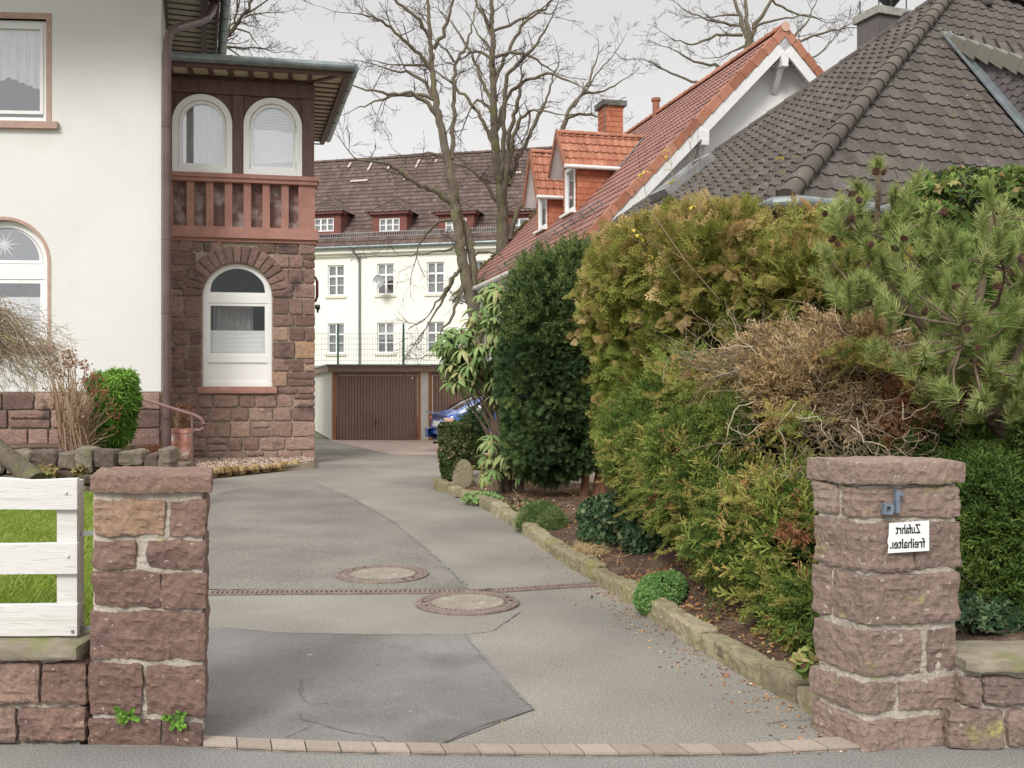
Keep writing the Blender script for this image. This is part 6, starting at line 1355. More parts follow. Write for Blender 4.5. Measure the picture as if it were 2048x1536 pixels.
M['greytwig'] = mk('pale_grey_twigs', [(0, (.10, .07, .045)), (.45, (.19, .14, .09)), (.8, (.32, .25, .17)), (1, (.50, .42, .31))], src='island', rough=.9)
M['pinebark'] = mk('pine_bark', [(.3, (.11, .075, .052)), (.7, (.22, .165, .12))], scale=9, rough=.95, stretch=(2, 2, .8))
def grow(mb, p, d, L_, r0, rng, depth, maxd, sides=3, up=.08, wig=.35, kids=(2, 4), spread=.7, minr=.0018, seg=4):
    pts = [np.array(p, float)]; dd = unit(d)
    for i in range(seg): dd = unit(dd+rng.normal(size=3)*wig*.35+np.array([0, 0, up])); pts.append(pts[-1]+dd*L_/seg)
    rr = np.linspace(r0, max(r0*.45, minr), seg+1); mb.tube(pts, rr, sides, cap=False, tint=rng.rand())
    if depth < maxd:
        for k in range(rng.randint(kids[0], kids[1]+1)):
            i = rng.randint(1, seg+1); base = pts[i]; nd = unit(unit(pts[i]-pts[i-1])+rng.normal(size=3)*spread); grow(mb, base, nd, L_*rng.uniform(.45, .75), max(rr[i]*.62, minr), rng, depth+1, maxd, sides, up, wig, kids, spread, minr, max(2, seg-1))
# ================================================================ bare trees
def bare_tree(loc_px, D, label, trunk, limbs, seed, twl=1.2, dens=1.0, group='bare trees standing behind the houses', depthvar=.45, tdepth=3, minr=.006):
    rng = np.random.RandomState(seed); t = thing('bare_tree', P(trunk[0][0], 768, D)*[1, 1, 0], label, 'tree', group)
    samples = []
    def line(pts, D0, D1, n=6):
        a = np.array([(p[0], p[1], p[2]) for p in pts], float); s_ = np.concatenate([[0], np.cumsum(np.hypot(*np.diff(a[:, :2], axis=0).T))]); u = np.linspace(0, s_[-1], max(4, int(s_[-1]/10)))
        # smooth interpolation
        q = np.stack([np.interp(u, s_, a[:, i]) for i in range(3)], -1)
        for _ in range(2): q[1:-1, :2] = (q[:-2, :2]+2*q[1:-1, :2]+q[2:, :2])/4
        f = u/s_[-1]; Dp = D0+(D1-D0)*f; W_ = np.array([P(q[i, 0], q[i, 1], Dp[i]) for i in range(len(u))])
        W_[1:-1] += rng.normal(size=(len(u)-2, 3))*.03
        return q, Dp, W_
    mb = MB(); q, Dp, W_ = line(trunk, D, D); rr = q[:, 2]/F*D; base = W_[0].copy(); base[2] = -.1; mb.tube(np.vstack([base, W_]), np.r_[rr[0]*1.25, rr], 12, tint=.5); mb.build('trunk', M['bark'], t, smooth=True)
    samples += [(q[i, 0], q[i, 1], Dp[i]) for i in range(len(q))]; allb = [(W_, rr)]
    mb = MB(); mt = MB()
    for lb_ in limbs:
        S_ = np.array(samples); k = np.argmin((S_[:, 0]-lb_[0][0])**2+(S_[:, 1]-lb_[0][1])**2); D0 = S_[k, 2]; ln = math.hypot(lb_[-1][0]-lb_[0][0], lb_[-1][1]-lb_[0][1])/F*D; D1 = D0+rng.uniform(-1, 1)*ln*depthvar
        if len(lb_[0]) == 2: r0 = max(2.0, min(5, ln/D*F/40)); lb_ = [(x, y, r0*(1-.75*i/(len(lb_)-1))) for i, (x, y) in enumerate(lb_)]
        q, Dp, W_ = line(lb_, D0, D1); rr = q[:, 2]/F*D; mb.tube(W_, rr, 7, tint=.4); samples += [(q[i, 0], q[i, 1], Dp[i]) for i in range(len(q))]; allb.append((W_, rr))
    mb.build('limbs', M['bark'], t, smooth=True)
    for bi, (W_, rr) in enumerate(allb):
        n = len(W_)
        for i in range(1 if bi else n//2, n):
            if rng.rand() < (.26 if bi else .16)*dens:
                d = unit(W_[i]-W_[i-1]); nd = unit(d*.7+rng.normal(size=3)*.75+np.array([0, 0, .1])); grow(mt, W_[i], nd, twl*rng.uniform(.5, 1.2)*(1-.4*i/n), min(rr[i]*.5, .028), rng, 0, tdepth, 3, .05, .45, (2, 3), .7, minr, 4)
        if bi: grow(mt, W_[-1], W_[-1]-W_[-2], twl, rr[-1]*.9, rng, 0, tdepth, 3, .05, .4, (2, 4), .6, minr, 5)
    mt.build('twigs', M['darktwig'], t); return t
bare_tree(None, 36, 'tall bare tree with a leaning trunk, left of the two big trees in the middle', [(957, 700, 15), (952, 630, 14), (940, 590, 12), (928, 531, 11), (916, 473, 10), (912, 429, 9), (905, 370, 9), (893, 306, 8.5), (878, 239, 7.5), (868, 180, 6), (864, 130, 5), (860, 70, 4), (856, 20, 3.2), (854, -60, 2.2)],
    [[(949, 600, 9), (946, 530, 8), (938, 470, 8), (920, 432, 7)], [(903, 405, 7), (885, 388, 6.5), (864, 379, 6), (817, 356, 5), (790, 336, 4.5), (764, 321, 3.5), (723, 324, 2.5), (708, 315, 1.5)],
     [(876, 235, 5), (860, 212, 4.6), (840, 195, 4), (822, 187, 3.6), (781, 188, 3), (728, 177, 2), (702, 170, 1.2)], [(870, 200, 4.5), (852, 186), (822, 187, 3)][:1]+[(850, 190, 4), (800, 190, 3), (760, 200, 2), (710, 218, 1)],
     [(863, 140, 4.6), (843, 110, 4), (816, 88, 3.6), (790, 63, 3), (754, 34, 2.2), (716, 28, 1.2)], [(858, 72, 4), (839, 41, 3.5), (810, 15, 3), (789, 0, 2.6), (770, -20, 2)], [(868, 97, 4.5), (889, 62, 4), (898, 32, 3), (907, 0, 2.5), (915, -30, 2)],
     [(905, 318, 4.5), (908, 205, 4.2), (908, 123, 3.6), (930, 97, 3), (942, 64, 2), (950, 20, 1.2)], [(908, 123, 2.6), (892, 100, 2), (872, 82, 1)], [(867, 193, 4.2), (845, 164, 3.6), (830, 146, 3), (800, 143, 2.4), (766, 135, 1.5)], [(853, 131, 3), (820, 127, 2.4), (789, 130, 1.6)],
     [(924, 530, 4), (900, 565, 3), (887, 584, 2.6), (861, 625, 1.6)], [(929, 560, 4), (903, 640, 3), (882, 663, 1.4)], [(912, 545, 3.5), (890, 590, 2.8), (872, 622, 2.2), (856, 650, 1.4)], [(899, 330, 3.5), (885, 311, 3), (862, 304, 2.5), (845, 308, 2)], [(912, 440, 4), (880, 440, 3.2), (850, 470, 2.4), (835, 500, 1.4)],
     [(920, 490, 3.2), (895, 500, 2.4), (860, 505, 1.6), (800, 512, 1)], [(940, 520, 3.5), (958, 500, 3), (990, 505, 2), (1010, 520, 1.2)]], 41, 1.3, .9)
bare_tree(None, 40, 'tall bare tree with a straight thick trunk, right of the two in the middle', [(1008, 560, 15), (1006, 500, 13), (1006, 429, 12), (1003, 380, 10.5), (996, 340, 9.5), (991, 312, 9), (988, 239, 7.5), (986, 146, 6), (984, 59, 5), (981, 0, 4), (978, -60, 2.6)],
    [[(1006, 420, 6), (1007, 390, 5.5), (1013, 326, 5), (1019, 268, 4.6), (1034, 209, 4), (1039, 180, 3)], [(1004, 400, 5.5), (1006, 322, 5), (1006, 234, 4.5), (1012, 146, 4), (1056, 108, 3.2), (1080, 80, 2.4), (1097, 47, 1.6)], [(1010, 380, 5), (1018, 322, 4.6), (1033, 249, 4), (1050, 223, 3), (1079, 220, 2), (1120, 229, 1.2)],
     [(1018, 370, 5), (1033, 325, 4.6), (1059, 272, 4), (1088, 211, 4), (1090, 205, 2.4), (1106, 155, 2), (1118, 123, 1.2)], [(994, 260, 4.6), (1005, 215, 4), (1018, 188, 3.6), (1050, 161, 3.2), (1094, 144, 2.8), (1132, 160, 2), (1162, 173, 1.2)],
     [(990, 165, 4), (1018, 97, 3.6), (1050, 41, 3), (1097, 15, 2.4), (1110, -10, 1.6)], [(987, 62, 3), (1030, 45, 3), (1060, 28, 2.2), (1090, 12, 1.4)], [(990, 114, 3.4), (1036, 103, 2.8), (1080, 120, 2.2), (1109, 144, 1.2)], [(985, 285, 4.4), (970, 250, 4), (956, 223, 3.6), (935, 198, 3.2), (915, 176, 2.8), (869, 141, 1.6)],
     [(984, 208, 4), (969, 172, 3.6), (959, 149, 3.2), (933, 91, 2.6), (910, 55, 2), (893, 34, 1.2)], [(983, 70, 3.6), (971, 38, 3.2), (951, 3, 2.4), (940, -20, 1.8)], [(984, 225, 3.6), (968, 205, 3.2), (956, 193, 2.8), (942, 217, 2)], [(995, 403, 4.4), (978, 378, 4), (963, 356, 3.6), (937, 332, 3), (911, 329, 2)],
     [(1020, 480, 7), (1026, 445, 6), (1045, 403, 4), (1060, 395, 2)], [(985, 120, 3.4), (967, 103, 3), (940, 101, 2.4), (920, 120, 1.4)], [(984, 105, 3), (975, 85, 2.8), (958, 78, 2.2), (950, 55, 1.4)], [(1058, 220, 2.4), (1060, 245, 2), (1052, 270, 1.2)]], 42, 1.35, .95)
bare_tree(None, 45, 'bare tree top curving above the farther orange dormer', [(1112, 330, 6), (1122, 270, 5.5), (1129, 249, 5), (1135, 233, 4)], [[(1132, 240, 4), (1144, 205, 3.4), (1173, 185, 2.8), (1214, 181, 2), (1245, 160, 1.2)], [(1134, 236, 3.4), (1165, 223, 2.8), (1196, 234, 1.6)], [(1148, 214, 3), (1172, 175, 2.4), (1194, 117, 1.4)], [(1165, 190, 2), (1185, 160, 1.6), (1230, 105, 1)]], 43, 1.1, .8)
bare_tree(None, 46, 'bare tree with a spreading crown rising behind the red tiled gable', [(1497, 330, 13), (1496, 200, 11), (1496, 110, 9), (1498, 70, 7.5)],
    [[(1494, 75, 5.5), (1485, 50, 4.6), (1479, 32, 4), (1468, 0, 3), (1460, -40, 2)], [(1497, 75, 5), (1493, 30, 4), (1489, 0, 3.4), (1487, -40, 2)], [(1501, 72, 5.5), (1510, 50, 4.6), (1521, 32, 4), (1546, 0, 3), (1560, -20, 2)], [(1484, 52, 3), (1452, 45, 2.6), (1414, 40, 2), (1374, 22, 1.2)], [(1486, 70, 3.4), (1447, 67, 3), (1420, 75, 2.6), (1390, 90, 2), (1360, 84, 1.4), (1340, 75, 1)],
     [(1506, 57, 3), (1526, 45, 2.6), (1560, 38, 2), (1589, 32, 1.4), (1620, 30, 1)], [(1495, 150, 4), (1437, 132, 3), (1389, 124, 2.2), (1347, 100, 1.2)], [(1495, 200, 4.4), (1430, 175, 3.2), (1389, 164, 2.6), (1340, 147, 2), (1295, 122, 1.2)], [(1500, 130, 4), (1560, 105, 3), (1599, 82, 2.6), (1651, 65, 2), (1696, 55, 1.2)], [(1560, 105, 3), (1592, 67, 2.4), (1610, 55, 2), (1630, 10, 1.2)],
     [(1478, 30, 2.6), (1455, 28, 2), (1425, 34, 1.2)], [(1545, 0, 2.4), (1580, 25, 2), (1640, 40, 1)], [(1600, 120, 2), (1640, 110, 1.6), (1665, 80, 1)], [(1492, 90, 2.6), (1470, 100, 2), (1450, 110, 1.4)]], 44, 1.3, .9, minr=.007)
bare_tree(None, 33, 'bare tree leaning out behind the eaves of the cream house', [(360, 260, 7), (400, 170, 6), (426, 120, 5), (447, 88, 4.6), (468, 53, 4), (488, 28, 3), (505, 0, 2.4), (520, -40, 1.6)],
    [[(446, 95, 2.6), (482, 95, 2.2), (505, 93, 1.8), (535, 100, 1)], [(456, 96, 2.2), (476, 107, 1.8), (497, 123, 1)], [(430, 112, 3.4), (445, 80, 3), (458, 60, 2.6), (470, 45, 2), (474, 0, 1.4)], [(486, 30, 2.4), (510, 20, 2), (535, 0, 1.4)], [(472, 57, 2), (500, 66, 1.6), (512, 85, 1)], [(488, 36, 1.8), (510, 28, 1.5), (545, 25, 1)], [(468, 40, 2), (478, 10, 1.6), (480, -20, 1.2)], [(430, 100, 2), (440, 50, 1.6), (450, 10, 1.2)], [(455, 70, 1.8), (436, 50, 1.4), (445, 20, 1)]], 45, .9, 2.0, tdepth=3, minr=.005)
# ================================================================ shrubs on the right
def shrub(name, label, cat, ells, parts, loc=None, group=None, seed=0):
    """parts: list of (name, template list, material, count, size, size jitter, growth mix(normal, up, random), tint base fn, blob kwargs)"""
    loc = loc if loc is not None else ells[0][0]*[1, 1, 0]; t = thing(name, loc, label, cat, group)
    for k, (pn, tm, mat, n, s_, sj, mix, tf, kw) in enumerate(parts):
        rng = np.random.RandomState(seed*13+k); mb = MB(); kw = dict(kw); el_ = kw.pop('ells', ells)
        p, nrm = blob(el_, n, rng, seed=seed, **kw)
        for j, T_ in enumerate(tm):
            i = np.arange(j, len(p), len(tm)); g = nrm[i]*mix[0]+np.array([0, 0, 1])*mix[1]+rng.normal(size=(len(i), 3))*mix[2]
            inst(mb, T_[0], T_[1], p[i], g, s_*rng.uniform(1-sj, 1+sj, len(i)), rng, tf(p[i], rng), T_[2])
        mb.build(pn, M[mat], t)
    return t
clump = lambda f, a, b, seed=1: (lambda p, rng: a+b*(fbm(p*f, seed, 3)-.2)*1.6+rng.uniform(-.06, .06, len(p)))
TJ = [T_thuja(k) for k in range(3)]; JU = [T_juniper(k) for k in range(3)]; YW = [T_yew(k) for k in range(2)]; PI_ = [T_pine(k) for k in range(3)]; IV = [T_ivy()]
BX = [T_rosette(7, 1.0, .28, .5, 1.4, .15, .2, 2, k) for k in range(2)]; RH_ = [T_rosette(8, 1, .125, 1.3, 2.1, .16, 1.2, 4, k) for k in range(3)]; BA = [T_rosette(6, 1, .085, .5, 1.5, .1, .9, 3, k) for k in range(2)]; SE = [T_rosette(10, 1, .26, .35, 1.2, .2, -.3, 2, k) for k in range(2)]
# --- yew
ye = [ell(1105, 770, 13.4, 104, 175, .75), ell(1112, 640, 13.3, 92, 130, .7), ell(1110, 870, 13.5, 98, 95, .75), ell(1148, 560, 13.3, 45, 62, .45), ell(1085, 600, 13.3, 50, 62, .45), ell(1165, 730, 13.6, 72, 180, .6), ell(1120, 700, 13.4, 112, 150, .75)]
yt = shrub('yew_shrub', 'tall dense dark green yew rounded like a column beside the driveway', 'shrub', ye, [
    ('foliage', YW, 'f_yew', 26000, .12, .3, (.8, .15, .75), clump(3.5, .02, .8), dict(lo=.82, na=.36, nf=3.0, keep=lambda p: fbm(p*5, 61, 3) > .34)),
    ('inner_foliage', YW, 'f_yew', 4000, .17, .2, (.3, .0, 1), clump(3, .0, .3), dict(lo=.35, hi=.8)),  # inner twigs tinted darker: shade inside the yew put into the colour
    ('young_shoots', JU[:1], 'f_yew', 700, .20, .4, (.5, .9, .4), lambda p, r: .55+.4*r.rand(len(p)), dict(lo=.96, hi=1.08, ells=ye[1:2]+ye[3:5]))], seed=3)
rng = np.random.RandomState(5); mb = MB()
for px, b in ((1190, 15), (1204, -8), (1168, 6)): a = G(px, 985, .1); a[1] = 13.4; a = P(px, 985, 13.4); a[2] = .05; mb.tube([a, a+[b*.01, .05, 1.0], a+[b*.02, .1, 2.2]], [.06, .045, .03], 7)
mb.build('trunk', M['redbark'], yt)
# --- thuja hedge
th_e = [ell(1258, 605, 11.2, 72, 125, .8), ell(1305, 740, 10.6, 82, 170, .85), ell(1262, 830, 11.0, 42, 115, .55), ell(1335, 570, 10.4, 115, 116, 1.0), ell(1440, 560, 9.6, 130, 112, 1.0), ell(1560, 590, 9.0, 120, 92, .9), ell(1645, 615, 8.6, 68, 85, .7), ell(1345, 850, 10.0, 110, 170, .9), ell(1420, 660, 9.8, 120, 90, .9)]
tht = shrub('thuja_hedge', 'tall overgrown thuja hedge with bronze brown tips arching above the juniper', 'hedge', th_e, [
    ('foliage', TJ, 'f_thuja', 15000, .19, .35, (.75, -.15, .55), lambda p, r: np.clip(.02+.45*(fbm(p*1.6, 4, 3)-.25)+.26*np.clip((p[:, 2]-1.9)/1.3, -.5, 1), 0, .8)+r.uniform(-.08, .08, len(p)), dict(lo=.86, na=.50, nf=2.4, keep=lambda p: fbm(p*4, 62, 3) > .36)),
    ('upper_sprays', TJ, 'f_thuja', 1700, .20, .35, (.5, .8, .45), lambda p, r: .42+.35*r.rand(len(p)), dict(lo=.98, hi=1.10, na=.50, nf=2.4, keep=lambda p: p[:, 2] > 2.4)),
    ('inner_foliage', TJ, 'f_thuja', 3200, .26, .2, (.4, -.2, .8), lambda p, r: .0+.15*r.rand(len(p)), dict(lo=.4, hi=.84))], seed=5)  # dark tint paints the shade seen through gaps in the thuja
rng = np.random.RandomState(15); mb = MB()
for k in range(46):
    p, n_ = blob(th_e, 2, rng); c = p[0]*.75+th_e[rng.randint(len(th_e))][0]*.25; b = c*[1, 1, 0]+[rng.uniform(-.2, .2), .3, .3]; mb.tube([b, (b+c)/2+rng.normal(size=3)*.12, c], [.035, .022, .008], 5, tint=rng.rand())
mb.build('stems', M['darktwig'], tht)
# --- juniper mass
ju_e = [ell(1325, 895, 8.4, 98, 108, .75), ell(1412, 945, 7.6, 122, 122, .8), ell(1325, 970, 8.4, 52, 62, .5), ell(1395, 795, 8.2, 90, 70, .6), ell(1490, 830, 7.4, 80, 60, .6), ell(1500, 1045, 6.8, 125, 125, .75), ell(1585, 1095, 6.1, 92, 145, .5), ell(1614, 1215, 5.65, 45, 72, .3), ell(1492, 1066, 7.0, 62, 58, .42), ell(1600, 1010, 6.2, 55, 50, .4), ell(1558, 1136, 6.4, 45, 52, .32), ell(1480, 850, 6.9, 70, 40, .3), ell(1700, 745, 6.9, 60, 34, .25)]
shrub('juniper_shrub', 'broad layered green juniper filling the bed between driveway and right pillar', 'shrub', ju_e, [
    ('foliage', JU, 'f_juniper', 30000, .088, .45, (.8, .12, .6), lambda p, r: np.clip(.08+.9*(fbm(p*3.0, 8, 4)-.25), 0, .75)+r.uniform(-.12, .22, len(p)), dict(lo=.82, na=.70, nf=3.2, zmin=.12, keep=lambda p: fbm(p*5, 63, 3) > .37)),
    ('bright_shoots', JU, 'f_juniper', 1800, .17, .3, (.7, .5, .35), lambda p, r: .38+.34*r.rand(len(p)), dict(lo=.98, hi=1.12, na=.5, nf=2.6, keep=lambda p: fbm(p*2.2, 77, 3) > .47)),
    ('dead_sprigs', JU, 'f_rusty', 1200, .12, .3, (.5, -.3, .7), lambda p, r: r.uniform(.1, .8, len(p)), dict(lo=.86, hi=1.0, keep=lambda p: fbm(p*2.5, 55, 3) > .50)),
    ('inner_foliage', JU, 'f_juniper', 3600, .17, .3, (.3, -.1, .9), lambda p, r: .0+.12*r.rand(len(p)), dict(lo=.35, hi=.80, zmin=.1))], seed=7)  # darker tint stands in for shade behind the holes in the juniper
def boughs(parent, ells, T, mat, n, per, ln, size, seed, gm, tb, keep=None, name='boughs'):
    rng = np.random.RandomState(seed); p, nn = blob(ells, n, rng, lo=.93, hi=1.03, na=.5, nf=2.6, seed=seed, zmin=.2, keep=keep); g = unit(nn*gm[0]+np.array([0, 0, 1])*gm[1]+rng.normal(size=p.shape)*gm[2]); mb = MB(); base = rng.uniform(*tb, len(p))
    for j, T_ in enumerate(T):
        Ps, Gs, Ts, Ss = [], [], [], []
        for i in range(j, len(p), len(T)):
            s_ = np.linspace(-.5, .5, per); L_ = ln*rng.uniform(.6, 1.3); sd = unit(np.cross(g[i], (0, 0, 1)))*np.where(np.arange(per) % 2, 1, -1)[:, None]
            Ps.append(p[i]+g[i]*(s_*L_)[:, None]+np.array([0, 0, -1])*(.25*L_*(s_+.5)**2)[:, None]); Gs.append(g[i]+sd*(.8-.5*(s_+.5))[:, None]+rng.normal(size=(per, 3))*.15+[0, 0, -.15]); Ts.append(base[i]+.22*(s_+.5)+rng.uniform(-.05, .05, per)); Ss.append(size*(1.15-.5*(s_+.5)))
        inst(mb, T_[0], T_[1], np.concatenate(Ps), np.concatenate(Gs), np.concatenate(Ss), rng, np.concatenate(Ts), T_[2])
    return mb.build(name, M[mat], parent)
boughs(tht, th_e, TJ, 'f_thuja', 620, 11, .42, .15, 201, (.6, .1, .45), (.05, .62), keep=lambda p: p[:, 2] > 1.2)
jut = [o for o in COL.objects if o.name.startswith('juniper_shrub')][0]
boughs(jut, ju_e, JU, 'f_juniper', 560, 12, .34, .085, 202, (.7, .25, .35), (.10, .60))
br2 = [ell(1800, 722, 5.95, 62, 22, .15), ell(1690, 700, 6.1, 50, 14, .15), ell(1580, 830, 6.1, 40, 14, .15), ell(1380, 745, 7.8, 50, 24, .2), ell(1440, 770, 7.4, 85, 32, .3), ell(1620, 440, 6.9, 60, 20, .25), ell(1500, 985, 6.1, 70, 14, .25)]
boughs(jut, br2, JU, 'f_juniper', 190, 12, .32, .085, 203, (.4, .15, .5), (.40, .75), name='bright_boughs')
# --- dark evergreen background behind the dry branches
bk_e = [ell(1700, 880, 7.6, 130, 120, .5), ell(1830, 900, 7.4, 140, 150, .5), ell(1600, 860, 8.0, 90, 60, .4), ell(1960, 820, 7.2, 130, 200, .5), ell(2150, 900, 7.0, 140, 250, .5), ell(2320, 880, 6.8, 150, 260, .5), ell(1860, 640, 7.5, 110, 90, .4), ell(2010, 610, 7.4, 120, 150, .4), ell(1740, 1080, 6.6, 150, 200, .5), ell(1880, 1050, 6.2, 120, 190, .5)]
shrub('evergreen_hedge', 'dark shaded evergreen hedge behind the dead branches and the right pillar', 'hedge', bk_e, [
    ('foliage', JU, 'f_juniper', 14500, .17, .4, (.7, .1, .7), lambda p, r: .02+.28*r.rand(len(p)), dict(lo=.78, na=.5)),
    ('inner_foliage', JU, 'f_juniper', 3000, .24, .3, (.3, 0, 1), lambda p, r: .1*r.rand(len(p)), dict(lo=.2, hi=.8))], seed=9)  # darkest tints here paint the shade deep inside the hedge
# --- right of the pillar
rj_e = [ell(1985, 1060, 5.5, 75, 125, .35), ell(2060, 1100, 5.4, 90, 150, .4), ell(1935, 1010, 5.6, 50, 80, .3), ell(2130, 1000, 5.6, 100, 180, .4), ell(2040, 1180, 5.3, 110, 60, .25)]
shrub('juniper_shrub', 'green juniper spilling over the low wall right of the numbered pillar', 'shrub', rj_e, [
    ('foliage', JU, 'f_juniper', 6500, .12, .4, (.8, .1, .6), lambda p, r: np.clip(.04+.6*(fbm(p*3, 28, 4)-.25), 0, .7)+r.uniform(-.08, .1, len(p)), dict(lo=.78, na=.5, nf=2.6, zmin=.4)),
    ('inner_foliage', JU, 'f_juniper', 1800, .16, .3, (.3, 0, 1), lambda p, r: .1*r.rand(len(p)), dict(lo=.3, hi=.8))], seed=11)  # inner sprigs coloured dark to stand in for shade
def ivy_patch(label, ells, n, size, seed, mat='f_ivy', name='ivy', zmin=.1, lo=.8, cat='ivy'):
    rng = np.random.RandomState(seed); t = thing(name, ells[0][0]*[1, 1, 0], label, cat); p, nn = blob(ells, n, rng, lo=lo, zmin=zmin, na=.3, seed=seed); mb = MB()
    g = np.cross(unit(nn+rng.normal(size=nn.shape)*.45), rng.normal(size=nn.shape)); g[:, 2] -= .6
    inst(mb, IV[0][0], IV[0][1], p, g, size*rng.uniform(.6, 1.25, len(p)), rng, np.clip(.2+.9*rng.rand(len(p))**1.5+.3*(fbm(p*4, seed)-.45), 0, 1), None); mb.build('leaves', M[mat], t)
    mb = MB()
    for k in range(40): q = p[rng.randint(len(p))]; grow(mb, q, rng.normal(size=3)+[0, 0, -.5], .25, .004, rng, 0, 0, 3)
    mb.build('stems', M['darktwig'], t); return t
ivy_patch('mound of dark small leaved ivy at the foot of the thuja hedge', [ell(1240, 1030, 9.3, 88, 46, .45), ell(1200, 1065, 9.2, 45, 28, .3), ell(1290, 1075, 8.8, 50, 34, .3)], 5200, .052, 21)
ivy_patch('ivy trailing beneath the juniper right of the numbered pillar', [ell(1980, 1225, 5.15, 85, 38, .2), ell(2090, 1225, 5.1, 70, 40, .2)], 2300, .045, 22, zmin=.38)
ivy_patch('dark ivy creeping over the soil below the broad juniper', [ell(1525, 1165, 6.7, 52, 40, .22), ell(1612, 1265, 5.75, 45, 42, .2), ell(1445, 1085, 7.4, 48, 38, .22), ell(1390, 1055, 8.0, 40, 30, .25)], 4300, .045, 23, zmin=.12)
cl = ivy_patch('bright green climbing ivy with dark berries on top of the hedge at the roof edge', [ell(1920, 390, 7.6, 110, 45, .4), ell(2030, 400, 7.4, 80, 60, .4), ell(1850, 440, 7.5, 70, 40, .3), ell(1960, 480, 7.5, 110, 60, .3)], 5200, .075, 24, 'f_ivylight', 'climbing_ivy')
rng = np.random.RandomState(3); mb = MB()
for px, py in ((1945, 348), (1935, 360), (1912, 372), (1922, 395), (1960, 385), (2042, 398), (1998, 372), (1880, 350), (1950, 410)):
    c = P(px, py, 7.15)
    for k in range(9): q = c+rng.normal(size=3)*.022; mb.lathe([(.001, .008), (.006, .005), (.008, 0), (.006, -.005), (.001, -.008)], q, 6)
mb.build('berries', M['black'], cl)
# --- dead branches
dd = thing('dead_brush', P(1640, 768, 6.9)*[1, 1, 0], 'tangle of dead brown twigs and dry sprays between the junipers and the pine', 'dead shrub')
rng = np.random.RandomState(31); mb = MB()
for k in range(300):
    a = P(rng.uniform(1500, 1880), rng.uniform(690, 900), rng.uniform(6.3, 7.2)); L_ = rng.uniform(.2, .6); dr = np.array([rng.uniform(-1.2, .5), rng.uniform(-.5, .4), rng.uniform(-.35, .35)])
    grow(mb, a, dr, L_, rng.uniform(.0022, .005), rng, 0, 1, 4, rng.uniform(-.06, .06), .9, (1, 3), .8, .0013, 6)
for p0, p1 in (((1850, 650), (1420, 755)), ((1700, 740), (1390, 700)), ((1640, 760), (1370, 715)), ((1660, 720), (1430, 640)), ((1690, 800), (1360, 725))):
    a, b = P(*p0, 6.9), P(*p1, 6.6); mid_ = (a+b)/2+rng.normal(size=3)*.06+[0, 0, .05]; mb.tube([a, mid_, b], [.007, .0055, .002], 5, tint=rng.rand())
    for i in range(9): q = a+(b-a)*rng.uniform(.3, 1); grow(mb, q, (b-a)+rng.normal(size=3)*.4, .28, .0028, rng, 0, 1, 3, 0, .6, (1, 3), .7, .0016, 4)
for k in range(150):
    a = P(rng.uniform(1590, 1890), rng.uniform(800, 925), rng.uniform(5.6, 6.3)); grow(mb, a, np.array([rng.uniform(-1, 1), rng.uniform(-.6, .2), rng.uniform(-.5, .4)]), rng.uniform(.18, .5), rng.uniform(.002, .0038), rng, 0, 1, 4, rng.uniform(-.25, .1), 1.5, (0, 2), .9, .0013, 8)
mb.build('twigs', M['greytwig'], dd)
mb = MB(); de = [ell(1450, 745, 7.3, 55, 22, .2), ell(1640, 735, 6.6, 95, 38, .35), ell(1580, 785, 6.5, 65, 34, .3), ell(1740, 760, 6.6, 80, 36, .3), ell(1690, 810, 6.4, 95, 44, .3), ell(1720, 680, 6.9, 95, 34, .3), ell(1560, 700, 7.2, 60, 30, .3)]
p, nn = blob(de, 1900, rng, lo=.3, hi=1.25, na=1.0, nf=4, keep=lambda p: fbm(p*4, 88, 3) > .40); tf_ = clump(3, .2, .9)
for j, T_ in enumerate(JU): i = np.arange(j, len(p), 3); inst(mb, T_[0], T_[1], p[i], nn[i]*.5+rng.normal(size=(len(i), 3))*.5+[-.6, -.2, .15], rng.uniform(.08, .20, len(i)), rng, tf_(p[i], rng), T_[2])
mb.build('dry_sprays', M['f_dead'], dd)
mb = MB(); de = [ell(1850, 800, 6.2, 75, 60, .3), ell(1800, 840, 6.2, 60, 50, .25), ell(1940, 760, 6.0, 45, 24, .2), ell(1330+0, 880, 7.7, 20, 14, .1), ell(1590, 1058, 5.7, 30, 12, .1)]
p, nn = blob(de, 1500, rng, lo=.4, na=.5)
for j, T_ in enumerate(JU): i = np.arange(j, len(p), 3); inst(mb, T_[0], T_[1], p[i], nn[i]*.5+rng.normal(size=(len(i), 3))*.6+[0, -.2, -.4], rng.uniform(.07, .14, len(i)), rng, r_ if False else rng.uniform(.05, .9, len(i)), T_[2])
mb.build('rusty_sprays', M['f_rusty'], dd)
# --- pine
pn = thing('mountain_pine', P(2048, 768, 5.9)*[1, 1, 0], 'mountain pine with long green needles and dark cones reaching over the right pillar', 'pine tree'); rng = np.random.RandomState(51)
mb = MB()
def pl(pts, r0, r1, D0, D1, jit=.01):
    n = len(pts); W_ = np.array([P(x, y, D0+(D1-D0)*i/(n-1)) for i, (x, y) in enumerate(pts)]); f = np.linspace(0, 1, n*4); W2 = np.stack([np.interp(f*(n-1), np.arange(n), W_[:, k]) for k in range(3)], -1)
    for _ in range(3): W2[1:-1] = (W2[:-2]+2*W2[1:-1]+W2[2:])/4
    mb.tube(W2+rng.normal(size=W2.shape)*jit*.3, np.linspace(r0, r1, len(W2)), 8); return W2
br_ = []
br_.append(pl([(2200, 1010), (2048, 905), (1990, 850), (1950, 790), (1935, 720)], .05, .035, 5.9, 6.0)); br_.append(pl([(1950, 790), (1880, 700), (1815, 612), (1760, 548), (1752, 500), (1755, 430), (1758, 350), (1756, 335)], .034, .010, 6.0, 5.8))
